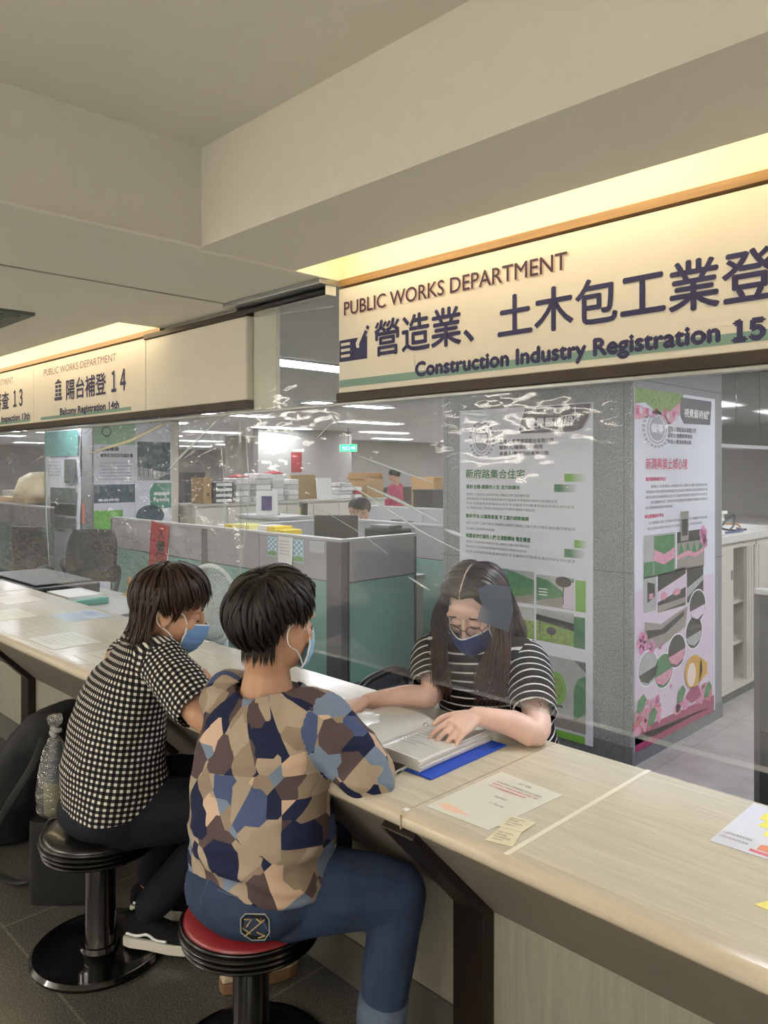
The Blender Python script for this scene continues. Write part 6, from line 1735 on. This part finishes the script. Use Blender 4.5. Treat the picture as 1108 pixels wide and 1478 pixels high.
# ------------------------------------------------------------------ the clerk
def person_three():
    t = thing('person', 'seated clerk with long brown hair, glasses and navy mask in black and white stripes', 'person', (-1.52, 2.0, 0), 'people at the counter')
    R = V((-.961, -.276, 0)); F = V((.276, -.961, 0))
    H = frame((-1.502, 1.888, 1.085), -77, 33, 0, 1.0)
    shR, elR, wrR = V((-1.676, 1.875, .915)), V((-1.585, 1.775, .825)), V((-1.745, 1.655, .792))
    shL, elL, wrL = V((-1.366, 1.962, .92)), V((-1.212, 1.792, .800)), V((-1.322, 1.662, .842))
    b = MB(); add_head(b, H)
    b.limb([hp(H, 0, -.03, -.035), V((-1.515, 1.905, 1.0)), V((-1.523, 1.92, .92))], [.050, .048, .06])
    b.loft([(V((-1.51, 2.07, .48)), .15, .10, R, F), (V((-1.51, 2.03, .66)), .135, .095, R, F), (V((-1.515, 1.97, .82)), .145, .09, R, F), (V((-1.52, 1.925, .925)), .12, .065, R, F)], 20, 3)
    b.limb([shR, elR, elR.lerp(wrR, .4), wrR], [.044, .037, .036, .024]); b.limb([shL, elL, elL.lerp(wrL, .4), wrL], [.044, .038, .037, .024])
    add_hand(b, wrR, (-.32, -.92, -.10), (-.1, 0, 1), True, (38, 55, 40), 2, .35, .95)
    add_hand(b, wrL, (-.10, -1.0, -.22), (.30, -.25, 1), False, (14, 20, 18), 7, .9, .98)
    link('body', remesh(b, .0040, 3), SKIN, t, smooth=True)
    eyes(t, H)
    b = MB()
    b.loft([(V((-1.505, 2.08, .46)), .185, .135, R, F), (V((-1.505, 2.05, .58)), .182, .13, R, F), (V((-1.508, 2.0, .72)), .176, .128, R, F), (V((-1.515, 1.955, .84)), .176, .118, R, F), (V((-1.52, 1.925, .905)), .165, .095, R, F), (V((-1.522, 1.912, .952)), .105, .075, R, F), (V((-1.52, 1.905, .972)), .070, .062, R, F)], 36, 5)
    aR = shR.lerp(elR, .62); aL = shL.lerp(elL, .66)
    dR = (elR - shR).normalized(); dL = (elL - shL).normalized()
    b.limb([shR - R * .05, shR, aR], [.070, .068, .062], 18); b.tube([aR, aR + dR * .03], [.062, .061], 18)
    b.limb([shL + R * .05, shL, aL], [.072, .070, .064], 18); b.tube([aL, aL + dL * .035], [.064, .063], 18)
    axes = [((-1.505, 2.05, .46), (-1.52, 1.92, .95), .16, (-.276, .961, 0)), (tuple(shR), tuple(elR), .066, (0, 0, 1)), (tuple(shL), tuple(elL), .066, (0, 0, 1))]
    cloth('striped_top', b, .0055, striped('black_white_stripe', .0262, .19), t, axes, fold_fn(.006, .001, 8, (2.4, 2.4, 4)), [(aR + dR * .03, dR, .066), (aL + dL * .035, dL, .068), (V((-1.52, 1.905, .972)), (0, 0, 1), .06)])
    b = MB()
    b.ell((-1.51, 2.11, .50), (.17, .15, .09), None, 20, 12)
    for k in (-1, 1):
        b.limb([(-1.51 + k * .09, 2.09, .50), (-1.50 + k * .10, 1.86, .53)], [.088, .064]); b.limb([(-1.50 + k * .10, 1.86, .52), (-1.50 + k * .10, 1.92, .08)], [.062, .045])
    cloth('trousers', b, .008, BLKP, t, [((-1.5, 2.1, .4), (-1.5, 2.1, .6), .15, (0, 1, 0))], fold_fn(.003, .001, 9))
    for k in (-1, 1):
        shoe(t, (-1.50 + k * .10, 1.98, 0), (0, -1, 0), 'shoe', BLKP, M['black'], .235, False)
    HM = hairmat('hair_brown_long', (20, 15, 14), (56, 40, 34), .36, ((74, 44, 34), .95, 1.14))
    rnd = random.Random(31); b = MB()
    # cap without the face, open at the brow either side of the parting
    tab = [(0, 66), (18, 44), (36, 22), (55, -6), (75, -22), (100, -40), (180, -60)]
    hair_cap(b, H, tab, .006)
    G = V((0, 0, -1))
    for i in range(760):
        sd = rnd.choice((-1, 1)); f0 = rnd.uniform(-1.0, 0.80)
        st = V((sd * .02, math.sqrt(max(0, 1 - f0 * f0)), f0)).normalized()
        turn = rnd.uniform(66, 104)
        off = rnd.uniform(.010, .026)
        pts = []
        for k in range(6):
            ph = math.radians(turn * k / 5)
            fz = f0 - (0.62 * (f0 - 0.1) if f0 > 0.1 else .0) * k / 5
            rr = math.sqrt(max(.05, 1 - fz * fz * .92))
            d = V((sd * math.sin(ph) * rr, math.cos(ph) * rr, fz)).normalized()
            pts.append(hsurf(H, d, off * (.5 + .5 * min(1, k / 2))))
        p = pts[-1]
        front = f0 > -0.2
        front = f0 > -0.35
        u = rnd.random()
        if front:      # hangs over the chest, fanning out sideways
            z_end = rnd.uniform(.80, .90)
            lat = (.035 + .10 * u) if sd < 0 else (.03 + .06 * u)
            if sd > 0 and f0 > .55: z_end = rnd.uniform(.985, 1.03); lat = .085
        else:          # hangs behind the shoulders
            z_end = rnd.uniform(.80, .92); lat = .05 + .06 * u
        c_ = V((-1.515, 1.905, 0)) + R * (sd * lat) + F * ((.105 + .02 * rnd.random()) if front else -.115)
        n = 5
        for k in range(1, n + 1):
            x = k / n
            s_ = x * x * (3 - 2 * x) if front else min(1, x * 1.6)
            q = V((p.x + (c_.x - p.x) * s_, p.y + (c_.y - p.y) * s_, p.z + (z_end - p.z) * x))
            bul = math.sin(x * PI) * .018
            pts.append(q + R * (sd * bul) + V((rnd.uniform(-.006, .006), rnd.uniform(-.006, .006), 0)) * x)
        lock(b, pts, rnd.uniform(.007, .013), rnd.uniform(.003, .005), hp(H, 0, .03, -.014))
    b.build('hair', HM, t, smooth=True)
    b = MB(); b.tube([hsurf(H, V((0, math.sqrt(max(0, 1 - f * f)), f)).normalized(), .0155) for f in [(-.35 + .105 * i) for i in range(12)]], .0018, 6, flat=.4, up=H['U']); b.build('parting', SKIN, t, smooth=True)
    face_mask(t, H, MASKN, 22, -54, 62, False, True, .006)
    # glasses
    GM = mat('glasses_rim', (120, 86, 84), 0.3, 0.6)
    b = MB()
    for k in (-1, 1):
        b.tube([hp(H, k * .034 + .026 * math.cos(a), -.004 + .021 * math.sin(a), .104 - .22 * max(0, abs(k * .034 + .026 * math.cos(a)) - .01) ** 1.2) for a in [2 * PI * i / 26 for i in range(26)]], .0016, 6, closed=True)
        b.tube([hp(H, k * .060, .002, .095), hp(H, k * .078, .004, .05), hp(H, k * .083, .006, -.01)], .0014, 6)
    b.tube([hp(H, -.009, .0, .105), hp(H, 0, .004, .108), hp(H, .009, .0, .105)], .0015, 6)
    g = b.build('glasses', GM, t, smooth=True)
    LENS = film_mat('lens_glass', haze=.03, gloss=1.2, rough=.02, bumpiness=0, hazecol=(240, 230, 235))
    for k in (-1, 1):
        b = MB(); b.poly([hp(H, k * .034 + .025 * math.cos(a), -.004 + .020 * math.sin(a), .104 - .22 * max(0, abs(k * .034 + .025 * math.cos(a)) - .01) ** 1.2) for a in [2 * PI * i / 26 for i in range(26)]]); b.build('lens', LENS, g)
person_three()

# ------------------------------------------------------------------ people far off
def far_person(label, c, az, shirt, hair_m, mask, hz):
    t = thing('person', label, 'person', (c[0], c[1], 0), 'people working in the office')
    a = math.radians(az); F = V((math.cos(a), math.sin(a), 0)); R = V((F.y, -F.x, 0)); p = V((c[0], c[1], 0)); u = V((0, 0, 1))
    H = frame(p + u * hz + F * .03, az, 22)
    b = MB(); add_head(b, H); b.limb([hp(H, 0, -.04, -.03), p + u * (hz - .17)], [.052, .06])
    b.loft([(p + u * .46 - F * .03, .15, .11, R, F), (p + u * (hz - .25), .15, .09, R, F), (p + u * (hz - .17), .1, .06, R, F)], 16, 3)
    for k in (-1, 1):
        w = p + R * k * .13 + F * .36 + u * .755; b.limb([p + R * k * .17 + u * (hz - .2), p + R * k * .21 + F * .10 + u * .80, w], [.045, .038, .026]); add_hand(b, w, F, u, k > 0)
    link('body', remesh(b, .006, 3), SKINT, t, smooth=True)
    b = MB()
    b.loft([(p + u * .42 - F * .03, .18, .14, R, F), (p + u * (hz - .42), .18, .13, R, F), (p + u * (hz - .25), .18, .11, R, F), (p + u * (hz - .165), .10, .075, R, F)], 20, 3)
    for k in (-1, 1): b.limb([p + R * k * .12 + u * (hz - .215), p + R * k * .18 + u * (hz - .22), p + R * k * .21 + F * .08 + u * .84], [.07, .068, .055])
    cloth('shirt', b, .009, shirt, t, [(tuple(p + u * .4), tuple(p + u), .17, tuple(-F))], fold_fn(.004, 0, 4))
    b = MB(); b.ell(p + u * .47 + F * .02, (.17, .17, .09))
    for k in (-1, 1): b.limb([p + R * k * .09 + u * .48, p + R * k * .1 + F * .38 + u * .50, p + R * k * .1 + F * .36 + u * .06], [.085, .062, .045])
    cloth('trousers', b, .01, BLKP, t, [(tuple(p), tuple(p + u), .17, tuple(-F))], fold_fn(.002, 0, 4))
    for k in (-1, 1): shoe(t, p + R * k * .1 + F * .30, F, 'shoe', M['black'], M['black'], .25, False)
    short_hair(H, [(0, 30), (55, 8), (80, -12), (110, -25), (180, -50)], (170, 62), 120, t, hair_m, (.006, .016), 5, wid=(.010, .016))
    if mask: face_mask(t, H, MASKL)
    eyes(t, H)
BH = bpy.data.materials['hair_black']
far_person('person in a pale shirt and mask working behind the black monitor', (-5.52, 5.16), -100, mat('shirt_pale', (196, 206, 214), 0.8), BH, True, 1.09)
far_person('person in a pink top sitting at a far desk by the pale wall', (-9.85, 10.05), 200, mat('shirt_pink', (170, 56, 92), 0.8), BH, False, 1.36)

# ================================================================== THINGS ON THE COUNTER
def binder():
    t = thing('ring_binder', 'thick open blue ring binder of plastic sleeved papers under the clerk hand', 'binder', (-1.49, 1.55, .76))
    BLUE = mat('binder_blue', (36, 84, 206), 0.35); BN = mat('binder_spine', (30, 40, 66), 0.4)
    ang = Matrix.Rotation(math.radians(2), 3, 'Z'); c = V((-1.49, 1.55, .7605))
    def tr(b):
        b.v = [tuple(c + ang @ V(v)) for v in b.v]; return b
    b = MB(); b.box((-.205, -.155, .0005), (-.025, .155, .004)); tr(b).build('cover', BN, t, bevel=.001)
    b = MB(); b.box((.025, -.160, .0005), (.235, .160, .004)); tr(b).build('cover', BLUE, t, bevel=.001)
    b = MB(); b.box((-.025, -.155, .0005), (.025, .155, .006)); tr(b).build('spine', BN, t, bevel=.001)
    # two blocks of pages that arch towards the rings
    PGE = mat('page_stack', (232, 230, 226), 0.6)
    def block(s_, x1, h, n, name, y0, y1):
        def top(x): return h * min(1.0, (1 - math.exp(-x * 40))) * (1 - .18 * x / x1)
        for i in range(n):
            z0 = .005; f0, f1 = i / n, (i + 1) / n - .012
            xs = [.004 + (x1 - .004) * k / 14 for k in range(15)]
            dx = .004 * ((i * 7) % 3 - 1) + (n - i) * .0012
            prof_ = [(x + (dx if k == 14 else 0), z0 + top(x) * f1) for k, x in enumerate(xs)] + [(x + (dx if k == 0 else 0), z0 + top(x) * f0) for k, x in enumerate(reversed(xs))]
            pts = [V((s_ * x, y0, z)) for x, z in prof_]
            b = MB(); b.prism(pts if s_ > 0 else pts[::-1], (0, y1 - y0, 0)); tr(b).build(name, PGE if i < n - 1 else M['paper'], t)
        return top
    tl = block(-1, .190, .026, 5, 'page_block', -.148, .148)
    tp = block(1, .185, .036, 7, 'page_block', -.150, .150)
    SL = film_mat('page_sleeve', haze=.08, gloss=.8, rough=.14, bumpiness=.10, scale=7, hazecol=(250, 250, 250))
    b = MB(); b.grid(lambda u, v: V((-.006 - .184 * u, -.152 + .304 * v, .0085 + tl(.004 + .186 * u) + .010 * math.sin(u * 3.0) * (v ** 2) + .003 * noise.noise(V((u * 3, v * 3, 1))))), 20, 20); tr(b).build('page_sleeve', SL, t, smooth=True)
    b = MB(); b.grid(lambda u, v: V((.006 + .180 * u, -.150 + .300 * v, .0072 + tp(.004 + .18 * u) + .0015 * noise.noise(V((u * 3, v * 3, 7))))), 20, 20); tr(b).build('page_sleeve', SL, t, smooth=True)
    f = Flat((0, 0, 0), (1, 0, 0), (0, 1, 0))
    for i in range(11):
        f.text(BODY[i % 6][: 22 - (i % 3) * 5], .03, .10 - i * .019, .03 + .12 - (i % 3) * .03, .106 - i * .019, 0, 0)
    f.mb.v = [(x_, y_, .0085 + tp(x_)) for x_, y_, z_ in f.mb.v]; tr(f.mb).build('lettering', PGR, t)
    for y in (-.1, .1):
        b = MB(); b.tube([(.012 * math.cos(a), y, .008 + .016 * math.sin(a)) for a in [PI * i / 10 for i in range(11)]], .0015, 6)
        tr(b).build('ring', M['alu'], t, smooth=True)
binder()

def phone():
    t = thing('phone', 'black phone in a clear case on the counter between the patterned sleeve and the binder', 'phone', (-1.40, 1.375, .76))
    Rm = Matrix.Rotation(math.radians(8), 3, 'Z'); c = V((-1.405, 1.365, .7605))
    for nm, h, z0, z1, m in (('case', (.072, .035), 0, .009, mat('phone_case', (196, 198, 196), 0.2, spec=0.7)), ('screen', (.068, .032), .009, .0098, M['blackgloss'])):
        b = MB(); b.box((-h[0], -h[1], z0), (h[0], h[1], z1)); b.v = [tuple(c + Rm @ V(v)) for v in b.v]; b.build(nm, m, t, bevel=.004 if nm == 'case' else 0)
    b = MB(); b.box((.071, -.012, .003), (.0735, .004, .006)); b.v = [tuple(c + Rm @ V(v)) for v in b.v]; b.build('port', M['black'], t)
phone()

def flat_sheet(name, label, cat, pts, m, z=.7607, th=.0006, group='papers under the clear cover of the counter'):
    t = thing(name, label, cat, (pts[0][0], pts[0][1], z), group)
    b = MB(); b.prism([(x, y, z) for x, y in pts], (0, 0, th)); b.build('sheet', m, t)
    return t
NOT = mat('notice_white', (230, 230, 218), 0.25)
INKR = mat('ink_red', (206, 96, 104), 0.5); INKG = mat('ink_grey', (128, 128, 126), 0.5)
t = flat_sheet('notice', 'white notice with red lines of writing lying beside the receipts', 'notice', [(-1.164, 1.283), (-.993, 1.29), (-.979, 1.552), (-1.163, 1.562)], NOT)
f = Flat((-1.15, 1.30, .7614), (1, 0, 0), (0, 1, 0), .16, .25)
f.text('公告', .38, .90, .62, .95, 0); f.text('為維護辦公環境請民眾勿於櫃檯', .1, .80, .9, .835, 0); f.text('放置私人物品並請配合戴口罩', .1, .74, .9, .775, 1); f.text('洽公完畢請儘速離開現場', .1, .68, .75, .715, 1); f.text('敬請見諒', .4, .52, .62, .55, 0); f.text('工務局', .45, .38, .72, .41, 0)
f.poly([(0.0, .02), (.3, .0), (.55, .06), (.3, .10), (.05, .12)], 2, 0)
f.build('lettering', [INKG, INKR, mat('notice_peach', (238, 204, 180), 0.4)], t)
for k, (pts, lab) in enumerate((([(-.972, 1.250), (-.915, 1.268), (-.943, 1.345), (-.985, 1.33)], 'small pale receipt overlapping another near the counter edge'), ([(-.990, 1.318), (-.938, 1.33), (-.940, 1.388), (-.997, 1.378)], 'small pale receipt overlapping the white notice'))):
    t = flat_sheet('receipt', lab, 'receipt', pts, mat('receipt_cream', (234, 226, 196), 0.35) if k == 0 else bpy.data.materials['receipt_cream'], .7614 + .0007 * k)
    f = Flat((pts[0][0] + .006, pts[0][1] + .006, .7614 + .0007 * k + .0006), (1, .25, 0), (-.25, 1, 0), .042, .055)
    for i in range(4): f.text(BODY[i][:9], .05, .75 - i * .2, .9 - (i % 2) * .3, .86 - i * .2, 0)
    f.build('lettering', INKG, t)
t = flat_sheet('map_sheet', 'white plan sheet with yellow and pink blocks at the near end of the counter', 'map', [(-.650, 1.575), (-.36, 1.585), (-.36, 1.822), (-.652, 1.822)], mat('map_white', (226, 230, 242), 0.25))
f = Flat((-.652, 1.575, .7614), (1, 0, 0), (0, 1, 0), .29, .247)
f.poly([(.13 + (x_ - .2) * .62, y_) for x_, y_ in [(.25, .55), (.38, .55), (.38, .40), (.52, .40), (.52, .25), (.62, .25), (.62, .5), (.95, .5), (.95, .85), (.2, .85), (.2, .7), (.28, .7)]], 0); f.poly([(.13 + (x_ - .2) * .62, y_) for x_, y_ in [(.45, .12), (.58, .12), (.58, .2), (.9, .2), (.9, .4), (.66, .4), (.66, .28), (.45, .22)]], 1); f.poly([(.13 + (x_ - .2) * .62, y_) for x_, y_ in [(.40, .05), (.9, .05), (.9, .18), (.60, .18), (.60, .10), (.40, .10)]], 2)
for i in range(2): f.text('工務局各課室配置圖', .02, .22 - i * .09, .22, .26 - i * .09, 3)
f.build('print', [mat('map_yellow', (236, 230, 96), 0.4), mat('map_orange', (226, 140, 96), 0.4), mat('map_pink', (222, 110, 128), 0.4), INKG], t)
t = flat_sheet('sticky_strip', 'yellow strip of paper by the front edge at the near end of the counter', 'paper', [(-.50, 1.40), (-.40, 1.395), (-.40, 1.47), (-.47, 1.47)], mat('strip_lemon', (236, 226, 110), 0.4))
t = flat_sheet('photo_sheet', 'blue photo sheet under the clear cover beside the visitor in gingham', 'paper', [(-4.03, 1.57), (-3.78, 1.57), (-3.78, 1.79), (-4.03, 1.79)], mat('sheet_paleblue', (196, 212, 226), 0.25))
f = Flat((-4.03, 1.57, .7614), (1, 0, 0), (0, 1, 0), .25, .22); f.rect(.05, .08, .95, .5, 0); f.rect(.1, .6, .7, .9, 0); f.build('print', mat('sheet_slate', (126, 148, 172), 0.3), t)
for k, (x, y, w, h, c_) in enumerate(((-4.35, 1.32, .3, .2, (226, 228, 200)), (-3.55, 1.28, .3, .21, (224, 228, 214)), (-3.1, 1.30, .21, .29, (226, 224, 206)), (-4.8, 1.52, .3, .21, (228, 226, 210)))):
    t = flat_sheet('printed_sheet', ('yellowish printed sheet near the front edge far along the counter', 'printed sheet near the front edge before the blue photo sheet', 'upright printed sheet close to the visitor in gingham', 'printed sheet at the back edge far along the counter')[k], 'paper', [(x, y), (x + w, y), (x + w, y + h), (x, y + h)], mat('sheet_tint_%s' % 'abcd'[k], c_, 0.22))
    f = Flat((x, y, .7614), (1, 0, 0), (0, 1, 0), w, h)
    for i in range(6): f.text(BODY[i], .1, .82 - i * .13, .85 - .2 * (i % 2), .86 - i * .13, 0)
    f.build('lettering', INKG, t)
t = flat_sheet('form_sheet', 'white form lying before the visitor in gingham', 'paper', [(-2.42, 1.40), (-2.10, 1.43), (-2.12, 1.60), (-2.40, 1.60)], M['paper'], .7615, .002, 'forms lying on the counter')
t = flat_sheet('form_sheet', 'white forms lying before the visitor in the patterned top', 'paper', [(-2.05, 1.45), (-1.82, 1.50), (-1.88, 1.69), (-2.12, 1.64)], M['paper'], .7615, .004, 'forms lying on the counter')
t = flat_sheet('form_sheet', 'topmost white form lying before the patterned top', 'paper', [(-2.03, 1.47), (-1.80, 1.49), (-1.83, 1.66), (-2.07, 1.65)], M['paper'], .7665, .002, 'forms lying on the counter')

# ================================================================== BAGS ON THE FLOOR
def backpack():
    t = thing('backpack', 'large soft black backpack leaning on the floor beside the counter', 'backpack', (-3.4, 1.26, 0))
    NB = mat('bag_black', (14, 16, 22), 0.75, bump=(400, 0.1))
    R = V((.80, -.60, 0)); F = V((.60, .80, 0))
    b = MB()
    b.loft([(V((-3.40, 1.17, .015)), .15, .11, R, F), (V((-3.40, 1.18, .10)), .21, .15, R, F), (V((-3.33, 1.20, .26)), .20, .15, R, F), (V((-3.24, 1.23, .42)), .17, .12, R, F), (V((-3.16, 1.26, .53)), .10, .075, R, F), (V((-3.13, 1.27, .565)), .04, .03, R, F)], 28, 5, ex=2.8)
    b.loft([(V((-3.46, 1.05, .015)), .11, .05, R, F), (V((-3.45, 1.06, .12)), .13, .07, R, F), (V((-3.40, 1.09, .24)), .11, .05, R, F)], 20, 4)
    me = remesh(b, .010, 4); displace(me, fold_fn(.022, .003, 12, (2.2, 2.2, 1.6))); link('body', me, NB, t, smooth=True)
    b = MB(); b.tube(catmull([(-3.10, 1.20, .50), (-3.02, 1.12, .40), (-3.06, 1.04, .25), (-3.16, 1.02, .12)], 6), .018, 8, flat=.3); b.build('strap', NB, t, smooth=True)
    b = MB(); b.tube(catmull([(-3.22, 1.02, .10), (-3.12, .98, .02), (-3.02, .99, .012), (-2.93, 1.02, .014), (-2.84, 1.04, .05)], 6), .014, 8, flat=.3); b.build('strap', NB, t, smooth=True)
    b = MB(); b.tube(catmull([(-3.55, 1.0, .05), (-3.66, .94, .02), (-3.70, .90, .012), (-3.60, .88, .012), (-3.50, .93, .02)], 6), .008, 8, flat=.4); b.build('strap', NB, t, smooth=True)
backpack()
def black_bag():
    t = thing('black_bag', 'black square bag standing on the floor behind the black seated stool', 'bag', (-2.72, 1.20, 0))
    b = MB(); R = V((.71, .70, 0)); F = V((-.70, .71, 0))
    b.loft([(V((-2.765, 1.155, .0)), .115, .10, R, F), (V((-2.765, 1.155, .02)), .12, .105, R, F), (V((-2.765, 1.155, .26)), .122, .10, R, F), (V((-2.765, 1.155, .28)), .118, .095, R, F)], 32, 4, ex=6)
    b.build('body', mat('bag_matte_black', (14, 14, 15), 0.7), t, angle=60)
    for k in (-1, 1):
        b = MB(); b.tube(catmull([V((-2.765, 1.155, .26)) + F * (k * .10) - R * .05, V((-2.765, 1.155, .30)) + F * (k * .10) - R * .03, V((-2.765, 1.155, .30)) + F * (k * .10) + R * .03, V((-2.765, 1.155, .26)) + F * (k * .10) + R * .05], 5), .006, 8); b.build('handle', M['black'], t, smooth=True)
black_bag()
def plastic_bag():
    t = thing('clear_bag', 'knotted clear plastic bag holding a drink, on top of the black bag', 'plastic bag', (-2.70, 1.12, .28), None)
    c = V((-2.790, 1.105, 0))
    PB = film_mat('bag_film', haze=.16, gloss=1.6, rough=.08, bumpiness=.8, scale=14)
    prof_ = [(.045, .285), (.062, .30), (.066, .36), (.060, .43), (.045, .50), (.022, .545), (.010, .56)]
    b = MB(); b.lathe(prof_, c, 28); me = b.mesh('bag'); displace(me, fold_fn(.008, .003, 14, (6, 6, 1))); link('bag', me, PB, t, smooth=True)
    KN = film_mat('bag_knot', haze=.6, gloss=1.2, rough=.2, bumpiness=.6, scale=30)
    b = MB(); b.tube(catmull([c + V((.012, -.008, .562)), c + V((-.016, -.006, .572)), c + V((.002, .016, .578)), c + V((.016, -.004, .583)), c + V((-.008, -.008, .590))], 5), .009, 10); b.build('knot', KN, t, smooth=True)
    b = MB(); b.lathe([(.008, .588), (.020, .605), (.026, .622), (.020, .634), (.006, .63)], c, 18); me = b.mesh('t'); displace(me, fold_fn(.006, .002, 15, (20, 20, 6))); link('gathered_top', me, bpy.data.materials['bag_film'], t, smooth=True)
    t2 = thing('drink_bottle', 'khaki and dark drink bottle inside the knotted clear bag', 'bottle', (c.x, c.y, .285))
    b = MB(); b.lathe([(.034, .286), (.040, .292), (.041, .39), (.038, .405)], c + V((.008, 0, 0)), 24); b.build('body', mat('bottle_khaki', (120, 116, 86), 0.5), t2, angle=50)
    b = MB(); b.lathe([(.037, .405), (.034, .42), (.026, .49), (.022, .53), (.016, .545)], c + V((.008, 0, 0)), 24); b.build('cap', mat('bottle_slate', (62, 70, 82), 0.4), t2, angle=60)
plastic_bag()
